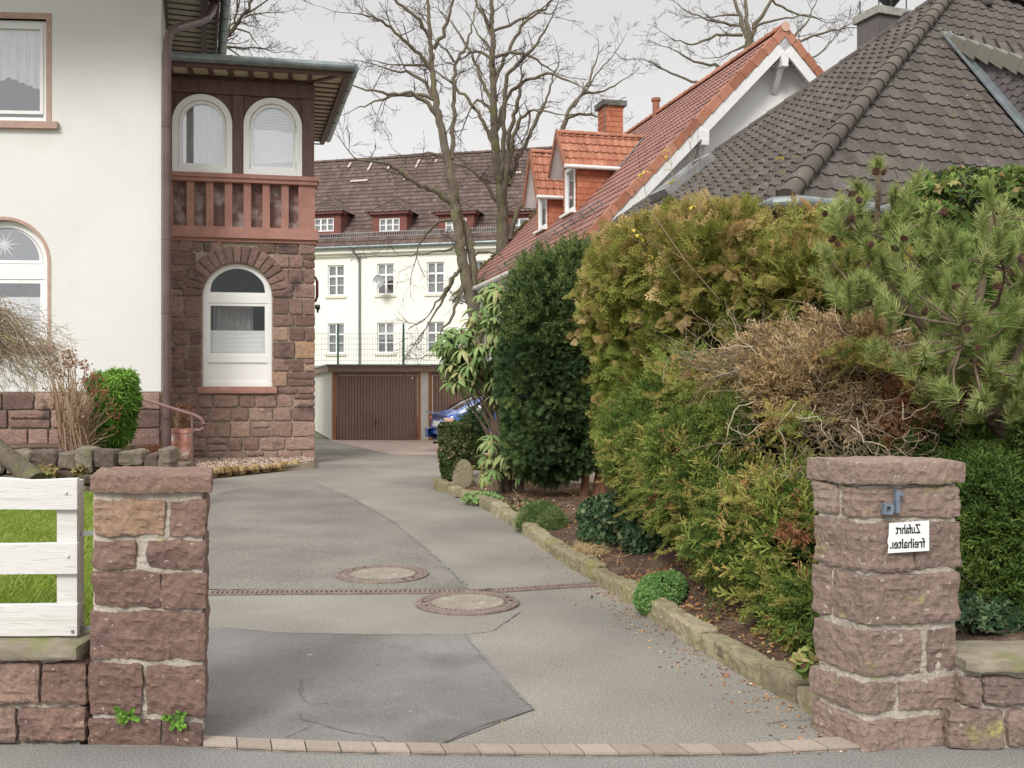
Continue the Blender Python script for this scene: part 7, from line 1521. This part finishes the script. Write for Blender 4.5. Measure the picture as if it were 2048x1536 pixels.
br_.append(pl([(1935, 720), (1960, 600), (1975, 480), (1990, 400)], .03, .012, 6.0, 5.8)); br_.append(pl([(1990, 850), (2030, 740), (2050, 600), (2040, 500)], .03, .012, 5.9, 5.6)); br_.append(pl([(1752, 470), (1710, 450), (1680, 440), (1665, 430)], .014, .006, 5.8, 5.6)); br_.append(pl([(1755, 480), (1810, 465), (1860, 435), (1880, 420)], .014, .006, 5.8, 5.9))
br_.append(pl([(1760, 548), (1800, 535), (1850, 520)], .014, .006, 5.9, 5.7)); br_.append(pl([(1815, 612), (1780, 620), (1740, 610)], .014, .006, 5.95, 5.7)); br_.append(pl([(1935, 720), (1880, 650), (1850, 580), (1845, 540)], .018, .007, 6.0, 5.6)); br_.append(pl([(1960, 640), (2000, 600), (2010, 540)], .015, .007, 5.8, 5.4)); br_.append(pl([(2040, 760), (1990, 740), (1930, 700), (1920, 650)], .016, .007, 5.7, 5.3)); br_.append(pl([(1755, 400), (1735, 385), (1720, 365)], .008, .004, 5.8, 5.8)); br_.append(pl([(1757, 410), (1790, 400), (1800, 390)], .008, .004, 5.8, 5.8))
tip = [(1755, 325, .0), (1715, 372, 0), (1700, 412, 0), (1665, 425, 0), (1790, 385, 0), (1835, 360, 0), (1690, 470, 0), (1730, 455, 0), (1780, 440, 0), (1820, 420, 0), (1860, 425, 0), (1840, 500, 0), (1790, 520, 0), (1740, 500, 0), (1720, 560, 0), (1650, 500, 0), (1965, 440, 0), (2010, 430, 0), (1975, 375, 0), (1925, 545, 0), (1890, 500, 0), (1970, 520, 0), (2030, 500, 0), (1930, 600, 0), (1860, 560, 0), (2000, 560, 0), (2050, 560, 0), (1960, 640, 0), (1910, 620, 0), (1880, 660, 0), (1925, 680, 0), (1985, 690, 0), (2040, 660, 0), (1850, 700, 0), (1780, 630, 0), (1750, 690, 0), (1800, 720, 0), (1990, 760, 0), (2045, 740, 0), (1915, 740, 0), (1870, 770, 0), (1960, 800, 0), (2030, 810, 0), (1760, 590, 0), (1700, 600, 0), (1660, 560, 0), (2080, 460, 0), (2100, 600, 0), (2090, 700, 0), (2000, 480, 0), (1900, 570, 0), (1820, 560, 0), (2035, 610, 0), (1870, 620, 0)]
allp = np.concatenate(br_); mt = MB(); TP, TG, TS, TT = [], [], [], []
extra = [(rng.uniform(1830, 2120), rng.uniform(430, 840), 0) for _ in range(110)]+[(rng.uniform(1660, 1860), rng.uniform(400, 620), 0) for _ in range(34)]
for k, (x, y, _) in enumerate(tip+extra):
    D_ = rng.uniform(5.0, 5.75) if k < len(tip) else rng.uniform(5.2, 6.3)
    if x < 1850 and y < 560: D_ = rng.uniform(5.5, 5.9)
    c = P(x, y, D_); j = np.argmin(((allp-c)**2).sum(1)+np.where(allp[:, 2] > c[2]+.05, .3, 0)); b = allp[j]; d = unit(c-b); g = unit(d*.5+np.array([0, -.25, .75])+rng.normal(size=3)*.25)
    mb.tube([b, b+(c-b)*.55+rng.normal(size=3)*.015-[0, 0, .02], c-g*.05, c+g*.03], [.008, .006, .005, .004], 5)
    m_ = 3 if k < len(tip) else 2
    for q in range(m_): TP.append(c-g*(.045*q)+rng.normal(size=3)*.006); TG.append(g+rng.normal(size=3)*.12); TS.append(rng.uniform(.078, .105)*(1 if q else 1.05)); TT.append(rng.uniform(.2, .7)*(1 if k < len(tip) else .75)+(.10 if q == 0 else 0))
    if rng.rand() < .35: TP.append(c+rng.normal(size=3)*.05); TG.append(g+rng.normal(size=3)*.5); TS.append(.07); TT.append(.3)
mb.build('branches', M['pinebark'], pn)
TP, TG, TS, TT = map(np.array, (TP, TG, TS, TT))
for j, T_ in enumerate(PI_): i = np.arange(j, len(TP), 3); inst(mt, T_[0], T_[1], TP[i], TG[i], TS[i], rng, TT[i], T_[2])
mt.build('needles', M['f_pine'], pn)
M['cone'] = mk('pine_cone', [(0, (.045, .02, .014)), (.6, (.12, .055, .035)), (1, (.24, .13, .08))], src='tint', scale=0, rough=.8)
for k, (x, y) in enumerate(((1752, 343), (1768, 344), (1705, 387), (1718, 400), (1650, 428), (1705, 436), (1888, 423), (1665, 478), (1675, 488), (1742, 488), (1790, 497), (1808, 477), (1718, 562), (2040, 518), (2020, 546), (1994, 572), (1913, 573), (1850, 622), (1934, 658), (1956, 695))):
    c = P(x, y, 5.05 if x > 1820 else 5.45); mb = MB(); r_ = .019*rng.uniform(.85, 1.15); ax = unit(rng.normal(size=3)+[0, -.8, .2]); a_ = unit(np.cross(ax, (0, 0, 1))); b_ = np.cross(ax, a_); nsc = 60
    for i in range(nsc):
        f = i/nsc; th_ = i*2.4; z = (f-.5)*2.6*r_; rr_ = r_*math.sin(math.pi*(f*.85+.12)); u_ = a_*math.cos(th_)+b_*math.sin(th_); w_ = unit(np.cross(u_, ax)); p = c+ax*z
        mb.add([p, p+u_*rr_*.8-w_*r_*.24, p+u_*rr_*1.12+ax*r_*.18, p+u_*rr_*.8+w_*r_*.24], [(0, 1, 2, 3)], rng.rand()*.6); mb.add([p+u_*rr_*1.05+ax*r_*.17-w_*r_*.1, p+u_*rr_*1.15+ax*r_*.2, p+u_*rr_*1.05+ax*r_*.17+w_*r_*.1], [(0, 1, 2)], .95)
    mb.build('cone', M['cone'], pn)
# --- rhododendron
rt = thing('rhododendron', P(1010, 768, 14.4)*[1, 1, 0], 'leggy rhododendron with long drooping pale green leaves left of the yew', 'shrub'); rng = np.random.RandomState(61); mb = MB(); bases = []
for px, ly in ((1003, 0), (1016, 0), (1030, 0), (1042, 1)): b = P(px, 975, 14.3); b[2] = .05; bases.append(b)
re_ = [ell(960, 700, 14.2, 62, 90, .5), ell(925, 730, 14.1, 42, 52, .4), ell(1000, 640, 14.3, 28, 62, .35), ell(990, 775, 14.2, 30, 38, .3), ell(990, 590, 14.3, 24, 40, .3), ell(900, 690, 14.1, 24, 42, .3)]
lo_e = [ell(1003, 900, 14.0, 38, 48, .3), ell(1035, 915, 14.0, 30, 45, .3), ell(990, 930, 13.9, 30, 26, .2)]
p, nn = blob(re_, 165, rng, lo=.35, na=.2); p2_, nn2 = blob(lo_e, 34, rng, lo=.3, na=.2); p3 = np.array([P(x, y, 14.2) for x, y in ((962, 590), (985, 588), (1000, 575), (972, 610), (1010, 600), (945, 640), (890, 668), (905, 655))])
pa = np.concatenate([p, p2_, p3])
for k, c in enumerate(pa):
    b = bases[rng.randint(4)]; hz = min(c[2]-.05, rng.uniform(.9, 2.0)); 
    if k % 5 == 0: m_ = b+[(c[0]-b[0])*.2, (c[1]-b[1])*.2, max(.2, hz*.7)]; mb.tube([b, m_, (m_+c)/2+[0, 0, -.05], c], [.022, .016, .009, .005], 5, tint=.4)
    else: j = pa[rng.randint(len(pa))]; mb.tube([c-[0, 0, .18]+rng.normal(size=3)*.04, c], [.006, .004], 4, tint=.5)
for b, (px, py) in zip(bases, ((1000, 830), (1008, 760), (985, 700), (1035, 850))): mb.tube([b, (b+P(px, py, 14.3))/2+rng.normal(size=3)*.03, P(px, py, 14.3)], [.045, .038, .022], 8, tint=.4)
mb.build('stems', M['pinebark'], rt); mb = MB()
for j, T_ in enumerate(RH_): i = np.arange(j, len(pa), 3); inst(mb, T_[0], T_[1], pa[i], np.array([0, 0, 1])+rng.normal(size=(len(i), 3))*.28, rng.uniform(.19, .28, len(i)), rng, rng.uniform(.1, .8, len(i)), T_[2])
mb.build('leaves', M['f_rhodo'], rt)
M['bud'] = mk('pinkish_buds', [(0, (.42, .22, .14))], rough=.7)
for c in pa[::3][:75]: mb = MB(); mb.lathe([(.001, .035), (.009, .02), (.012, 0), (.004, -.01)], c+[0, 0, .01], 6); mb.build('bud', M['bud'], rt)

# --- clipped box hedge pieces
def boxells(px, py, D, w_, h_, dm): return (P(px, py, D), np.array([w_/F*D, dm, h_/F*D]))
def clipped(label, px, py, D, w_, h_, dm, n, size, seed, mat='f_box'):
    rng = np.random.RandomState(seed); t = thing('box_hedge', P(px, 768, D)*[1, 1, 0], label, 'hedge', 'clipped hedges by the parked car'); c = P(px, py, D); r = np.array([w_/F*D, dm, h_/F*D])
    d = rng.uniform(-1, 1, (n, 3)); ax = rng.randint(0, 3, n); sg = rng.choice([-1, 1], n); q = d.copy(); q[np.arange(n), ax] = sg*rng.uniform(.72, 1.05, n); q[:, 0] *= np.where(q[:, 2] < -.2, 1+.32*(q[:, 2]+.2), 1); q *= (1+.16*(fbm(q*2+seed, seed)[:, None]-.45)); p = c+q*r; nn = np.zeros((n, 3)); nn[np.arange(n), ax] = sg
    mb = MB()
    for j, T_ in enumerate(BX): i = np.arange(j, n, 2); inst(mb, T_[0], T_[1], p[i], nn[i]+rng.normal(size=(len(i), 3))*.6, size*rng.uniform(.7, 1.3, len(i)), rng, rng.uniform(0, .6, len(i))**1.3+.35*(fbm(p[i]*5, 3)-.4), T_[2])
    mb.build('leaves', M[mat], t); mb = MB()
    for k in range(14): b = c*[1, 1, 0]+[rng.uniform(-.05, .05), rng.uniform(-.1, .1), 0]; mb.tube([b, c+rng.uniform(-.8, .8, 3)*r], [.018, .005], 5)
    mb.build('stems', M['darktwig'], t)
clipped('clipped box hedge with speckled leaves standing on a wooden plank by the boulders', 909, 901, 15.4, 27, 50, .28, 4200, .045, 71)
clipped('lower rounded box hedge behind the clipped one, touching the blue car', 934, 880, 17.2, 26, 34, .30, 2600, .05, 72)
kd_ = [ell(952, 850, 16.3, 20, 28, .25)]
shrub('juniper_shrub', 'thin dark grey green juniper between the box hedges and the rhododendron', 'shrub', kd_, [('foliage', JU, 'f_yew', 260, .16, .4, (.6, .2, .8), lambda p, r: .2+.4*r.rand(len(p)), dict(lo=.3, na=.5))], seed=15)
mb = MB(); a = P(884, 968, 15.2); b = P(902, 922, 15.2); mb.box(a[0], b[0], 15.2, 15.24, 0, b[2]); o = mb.build('plank', mk('weathered_red_plank', [(.3, (.20, .10, .075)), (.7, (.32, .18, .14))], scale=9, rough=.9, stretch=(6, 1, .6))); set_id(o, 'upright weathered reddish plank below the clipped box hedge', 'plank')
# --- small things in the bed
def tuft(name, label, ells, tm, mat, n, s_, seed, mix=(.8, .6, .3), cat='plant', lo=.7, tb=(.0, .5), zmin=.02): return shrub(name, label, cat, ells, [('leaves', tm, mat, n, s_, .3, mix, lambda p, r: r.uniform(tb[0], tb[1], len(p)), dict(lo=lo, na=.25, nf=5, zmin=zmin))], seed=seed)
def gell(px, py, wpx, hpx, dm, z=.1): c = G(px, py, z); D_ = c[1]; return (c, np.array([wpx/F*D_, dm, hpx/F*D_]))
tuft('cushion_plant', 'fine leaved grey green cushion plant at the edging in front of the ivy', [gell(1080, 1045, 42, 34, .28), gell(1100, 1048, 30, 26, .25)], [T_rosette(14, 1, .03, .2, 1.2, .1, .8, 2, 1)], 'f_tuft', 1500, .085, 81)
tuft('stonecrop', 'bright green stonecrop clump hanging over the edging stones', [gell(1322, 1182, 44, 33, .20, .14), gell(1296, 1200, 25, 24, .14, .1), gell(1345, 1172, 24, 26, .14, .15)], SE, 'f_sedum', 2400, .021, 82, (1, .3, .3), lo=.92)
tuft('houseleek', 'pale green houseleek rosettes beside the small mossy stone', [gell(965, 1000, 40, 10, .25, .06)], SE, 'f_sedum', 110, .06, 83, (.2, 1, .2), tb=(.5, 1))
tuft('low_shrublet', 'small mixed green and reddish ground plant left of the cushion plant', [gell(1030, 1010, 45, 9, .3, .08)], BX, 'f_box', 420, .04, 84, tb=(.2, .95))
tuft('dry_tuft', 'dry straw coloured tuft at the edging below the ivy mound', [gell(1190, 1100, 36, 16, .18, .1)], [T_rosette(14, 1, .03, .4, 1.4, .1, 1.2, 3, 3)], 'f_dead', 320, .09, 85, tb=(.4, 1))
tuft('leafy_weed', 'light green leafy weed growing against the foot of the right pillar', [gell(1605, 1325, 20, 22, .08, .28)], [T_rosette(4, 1, .34, .8, 1.5, .1, .5, 3, 4)], 'f_ivylight', 16, .05, 86, tb=(.4, .9), lo=.2)
tuft('arum_leaves', 'few upright bright green leaves beside the brown stone in the bed', [gell(1272, 1100, 14, 16, .1, .14)], [T_rosette(3, 1, .26, .2, .7, .1, .4, 3, 5)], 'f_ivylight', 9, .14, 87, tb=(.3, .7), lo=.2)
tuft('periwinkle', 'small green trailing plant around the foot of the far boulder', [gell(965, 932, 40, 10, .4, .05)], BX, 'f_ivylight', 420, .05, 88, tb=(.1, .7))
M['litter'] = mk('fallen_brown_leaves', [(0, (.12, .06, .035)), (.4, (.28, .14, .07)), (.75, (.42, .20, .08)), (.93, (.50, .36, .16)), (1, (.66, .58, .42))], src='island', rough=.85)
rng = np.random.RandomState(91); mb = MB(); LF = T_rosette(1, 1, .3, 1.35, 1.6, .2, .4, 2, 1); n = 5200
i_ = rng.randint(0, len(Yk), n); w_ = np.abs(rng.normal(0, .8, n))+.05; X = np.interp(-Yk[i_], -KG[:, 1], KG[:, 0])+w_*1.15; Y = Yk[i_]+rng.uniform(-.05, .05, n); Z = bed_z(X, Y, w_)+.012; k_ = ~((Y < 5.1) & (X > 1.36)); X, Y, Z = X[k_], Y[k_], Z[k_]; n = len(X)
inst(mb, LF[0], LF[1], np.stack([X, Y, Z], -1), np.array([0, 0, 1.])+rng.normal(size=(n, 3))*.5, rng.uniform(.012, .045, n), rng, 0, None)
for k in range(240):
    j = rng.randint(len(Yk)); j = rng.randint(0, 120); ww = rng.uniform(.1, 1.5); q = np.array([np.interp(-Yk[j], -KG[:, 1], KG[:, 0])+ww*1.15, Yk[j], 0]); q[2] = bed_z(q[0], q[1], ww)+.02; grow(mb, q, (rng.normal(), rng.normal(), .05), rng.uniform(.08, .35), .003, rng, 0, 0, 3, -.02, .9, (0, 0), .5, .0012, 5)
o = mb.build('leaf_litter', M['litter']); set_id(o, 'brown fallen leaves and bits of twig scattered over the planted bed', 'leaf litter', kind='stuff')
mb = MB(); n = 620; i_ = rng.randint(40, len(Yk), n); X = np.interp(-Yk[i_], -KG[:, 1], KG[:, 0])-np.abs(rng.normal(0, .14, n))-.03; pos = np.stack([X, Yk[i_], np.full(n, .008)], -1); inst(mb, LF[0], LF[1], pos, np.array([0, 0, 1.])+rng.normal(size=(n, 3))*.35, rng.uniform(.006, .028, n)*np.where(rng.rand(n) < .1, 1.6, 1), rng, 0, None)
n = 130; pos = np.stack([rng.uniform(-1.3, 1.4, n), rng.uniform(4.7, 11, n), np.full(n, .01)], -1); inst(mb, LF[0], LF[1], pos, np.array([0, 0, 1.])+rng.normal(size=(n, 3))*.3, rng.uniform(.005, .018, n), rng, 0, None)
for x, y in ((1430, 1292), (1365, 1262), (1345, 1247), (1210, 1222)): pass
o = mb.build('driveway_litter', M['litter']); set_id(o, 'small brown leaf bits lying on the driveway along the edging stones', 'leaf litter', kind='stuff')
# yellow leaved bare shoots above the hedge
M['yellowleaf'] = mk('yellow_leaves', [(0, (.62, .48, .03)), (1, (.75, .62, .10))], src='island', rough=.6, trans=.3)
ys = thing('bare_shoots', P(1400, 768, 9.6)*[1, 1, 0], 'thin bare shoots with a few yellow leaves sticking out above the thuja hedge', 'shrub'); mb = MB(); ml = MB(); LY = T_rosette(2, 1, .22, 1.0, 1.9, .2, 1.0, 3, 2)
for pts, r_, lv_ in (([(1440, 600), (1370, 520), (1300, 420), (1282, 345), (1275, 300)], .005, [(1290, 342), (1282, 348)]), ([(1400, 440), (1385, 400), (1345, 350), (1340, 300), (1332, 290)], .004, [(1330, 300), (1333, 312), (1338, 325), (1336, 338)]), ([(1400, 430), (1395, 360), (1380, 290), (1370, 255)], .005, []), ([(1500, 400), (1500, 330), (1505, 320), (1540, 290)], .005, []), ([(1500, 330), (1475, 300)], .003, []), ([(1530, 410), (1540, 360), (1562, 315)], .004, [(1560, 313)]), ([(1440, 620), (1360, 560), (1310, 490), (1285, 470), (1265, 455)], .004, [(1268, 458), (1275, 468), (1285, 475), (1305, 512)]), ([(1345, 380), (1340, 362)], .002, [(1346, 362), (1336, 364)]), ([(1450, 450), (1405, 380), (1400, 330), (1395, 270)], .004, [(1383, 412), (1590, 312)]), ([(1600, 430), (1640, 400), (1680, 385)], .003, [])):
    D_ = 9.0 if pts[0][1] < 500 else 8.6; W_ = [P(x, y, D_+rng.uniform(-.1, .1)) for x, y in pts]; mb.tube(W_, np.linspace(r_, .0018, len(W_)), 5, tint=rng.rand())
    for i in range(1, len(W_)): grow(mb, W_[i], (W_[i]-W_[i-1])+rng.normal(size=3)*.08, .18, .002, rng, 0, 1, 3, .1, .4, (1, 2), .5, .0011, 4)
    if lv_: q = np.array([P(x, y, D_-.05) for x, y in lv_]); inst(ml, LY[0], LY[1], q, np.array([0, 0, 1.])+rng.normal(size=q.shape)*.3, rng.uniform(.05, .075, len(q)), rng, 0)
mb.build('shoots', M['greytwig'], ys); ml.build('leaves', M['yellowleaf'], ys)
# ferns at the left pillar
for px, py, lab in ((258, 1432, 'small green fern in the joint at the foot of the left pillar, nearer the fence'), (352, 1440, 'small green fern in the joint at the foot of the left pillar, nearer the driveway')):
    c = P(px, py, 4.455); t = thing('wall_fern', c, lab, 'fern'); rng = np.random.RandomState(px); mb = MB(); V, Fc = [], []
    for k in range(9):
        a = rng.uniform(-1.5, 1.5); e = rng.uniform(-.9, 1.0); d = unit(np.array([math.sin(a)*.9, -.5, e])); L_ = rng.uniform(.04, .085); s_ = unit(np.cross(d, (0, -1, .3)))
        mb.tube([c, c+d*L_*.6+[0, 0, .004], c+d*L_], .0008, 3)
        for i in range(9):
            f = .25+.75*i/9
            for sg in (-1, 1):
                q = c+d*L_*f+s_*sg*.007*(1.3-f)+rng.normal(size=3)*.0015; u_ = unit(d+s_*sg*1.2)*.0085; v_ = unit(np.cross(u_, (rng.uniform(-.4, .4), -1, .2)))*.006; mb.add([q-u_, q+v_, q+u_, q-v_], [(0, 1, 2, 3)], rng.rand())
    mb.build('fronds', M['f_bamboo'], t)
# ================================================================ shrubs on the left
wt = thing('weeping_tree', P(-60, 768, 11.8)*[1, 1, 0], 'leaning weeping tree with fine bare grey brown twigs hanging at the left edge', 'tree'); rng = np.random.RandomState(101); mb = MB()
mb.tube([P(72, 965, 11.4), P(40, 935, 11.5), P(0, 900, 11.6), P(-60, 850, 11.8), P(-110, 780, 12), P(-130, 700, 12), P(-120, 620, 12)], [.14, .115, .10, .09, .08, .065, .05], 12); mb.build('trunk', M['bark'], wt, smooth=True)
mb = MB(); cr_ = MB()
for k in range(230):
    a0 = P(rng.uniform(-170, 5), rng.uniform(600, 690), 11.8+rng.uniform(-.7, .5)); ang = rng.uniform(-.2, 1.0)
    f = rng.rand(); tgt = P(rng.uniform(-60, 135), 0, 11.8+rng.uniform(-.8, .6)); yt_ = np.interp((tgt[0]/tgt[1])*F+1024, [-60, 0, 60, 110, 135], [770, 775, 775, 782, 778])-rng.uniform(0, 120)*rng.rand()-(40 if rng.rand() < .5 else 0); tgt[2] = H+(768-yt_)/F*tgt[1]
    top_ = (a0+tgt)/2; top_[2] = max(a0[2], tgt[2])+rng.uniform(-.10, .15)-.12*max(0, (tgt[0]/tgt[1]*F+1024)/130)
    P_ = [a0, a0*.6+top_*.4+[0, 0, .06], top_, top_*.4+tgt*.6+[0, 0, .05], tgt]; mb.tube(P_, np.linspace(.007, .0016, 5)*rng.uniform(.5, 1.2), 3, cap=False, tint=rng.rand())
    for j in range(5):
        q = P_[rng.randint(2, 5)]+rng.normal(size=3)*.05; grow(mb, q, np.array([.5, 0, -.35])+rng.normal(size=3)*.4, rng.uniform(.08, .22), .0028, rng, 0, 1, 3, -.12, .5, (2, 4), .5, .0016, 3)
mb.build('twigs', mk('weeping_twigs', [(0, (.15, .11, .075)), (.5, (.30, .235, .16)), (.85, (.44, .35, .25)), (1, (.38, .36, .10))], src='island', rough=.9), wt)
hy = thing('hydrangea', P(150, 768, 14.0)*[1, 1, 0], 'dry hydrangea with bare tan stems and rust brown flower heads before the cream wall', 'shrub'); mb = MB(); mf_ = MB(); rng = np.random.RandomState(111)
HL = T_rosette(6, 1, .3, .4, 1.5, .2, .8, 2, 7)
for k in range(105):
    b = P(rng.uniform(118, 180), 902, 14.0+rng.uniform(-.3, .3)); tx = rng.uniform(88, 232); hgt = np.interp(tx, [88, 130, 175, 232], [735, 700, 730, 800])+abs(rng.normal(0, 1))*62*(1 if k > 40 else .25); e_ = P(tx, hgt, 14.0+rng.uniform(-.45, .45))
    m_ = b*.45+e_*.55+[(b[0]-e_[0])*.12, 0, .02]; mb.tube([b, m_, e_], [.0085, .0065, .0035], 4, tint=rng.rand())
    if rng.rand() < .5: grow(mb, m_, (e_-m_)+rng.normal(size=3)*.12, .25, .004, rng, 0, 0, 4, .1, .3)
    if k < 46 or rng.rand() < .25:
        n = rng.randint(4, 14); q = e_+rng.normal(size=(n, 3))*[.05, .05, .022]; inst(mf_, HL[0], HL[1], q, rng.normal(size=(n, 3))+[0, 0, .8], rng.uniform(.015, .034, n), rng, 0)
mb.build('stems', M['drystem'], hy); mf_.build('flower_heads', M['dryflower'], hy)
shrub('bamboo_shrub', 'dense bright green leafy shrub clipped square beside the dry hydrangea', 'shrub', [ell(232, 800, 14.6, 42, 56, .38), ell(225, 850, 14.6, 38, 50, .35), ell(245, 765, 14.6, 26, 22, .3), ell(205, 770, 14.6, 24, 22, .28)], [('leaves', BA, 'f_bamboo', 3600, .095, .35, (.8, .2, .5), lambda p, r: np.clip(.1+.35*r.rand(len(p))+.35*np.clip((p[:, 2]-1.2)/.5, 0, 1), 0, 1), dict(lo=.7, na=.25, nf=3))], seed=17)
tuft('heather', 'low dark purple heather on the right end of the dry stone wall', [ell(300, 908, 13.2, 26, 12, .2)], JU, 'f_rusty', 260, .05, 121, tb=(0, .25), zmin=.3)
M['f_heather'] = mk('purple_heather', [(0, (.09, .02, .03)), (1, (.25, .07, .08))], src='tint', rough=.8)
tuft('primrose', 'small yellow green leaf cluster growing from the dry stone wall above the fence', [ell(92, 945, 12.55, 26, 16, .08), ell(78, 950, 12.6, 10, 10, .06)], BX, 'f_ivylight', 60, .06, 122, tb=(.6, 1), lo=.2)
tuft('primrose', 'small yellow green leaf cluster growing from the dry stone wall beside the pillar cap', [ell(162, 942, 12.55, 16, 9, .08)], BX, 'f_ivylight', 32, .05, 123, tb=(.6, 1), lo=.2)
pd = thing('potted_stems', P(362, 850, 18.6), 'dry brown seed heads standing in the plastic wrapped pot', 'plant'); mb = MB(); mf_ = MB(); rng = np.random.RandomState(5)
for k in range(34): b = P(362+rng.uniform(-12, 12), 862, 18.6); e_ = P(362+rng.uniform(-26, 24), rng.uniform(812, 845), 18.6+rng.uniform(-.1, .1)); mb.tube([b, e_], [.006, .004], 4, tint=rng.rand()); n = 4; inst(mf_, HL[0], HL[1], e_+rng.normal(size=(n, 3))*.03, rng.normal(size=(n, 3))+[0, 0, .5], rng.uniform(.02, .035, n), rng, 0)
mb.build('stems', M['drystem'], pd); mf_.build('seed_heads', M['dryflower'], pd)
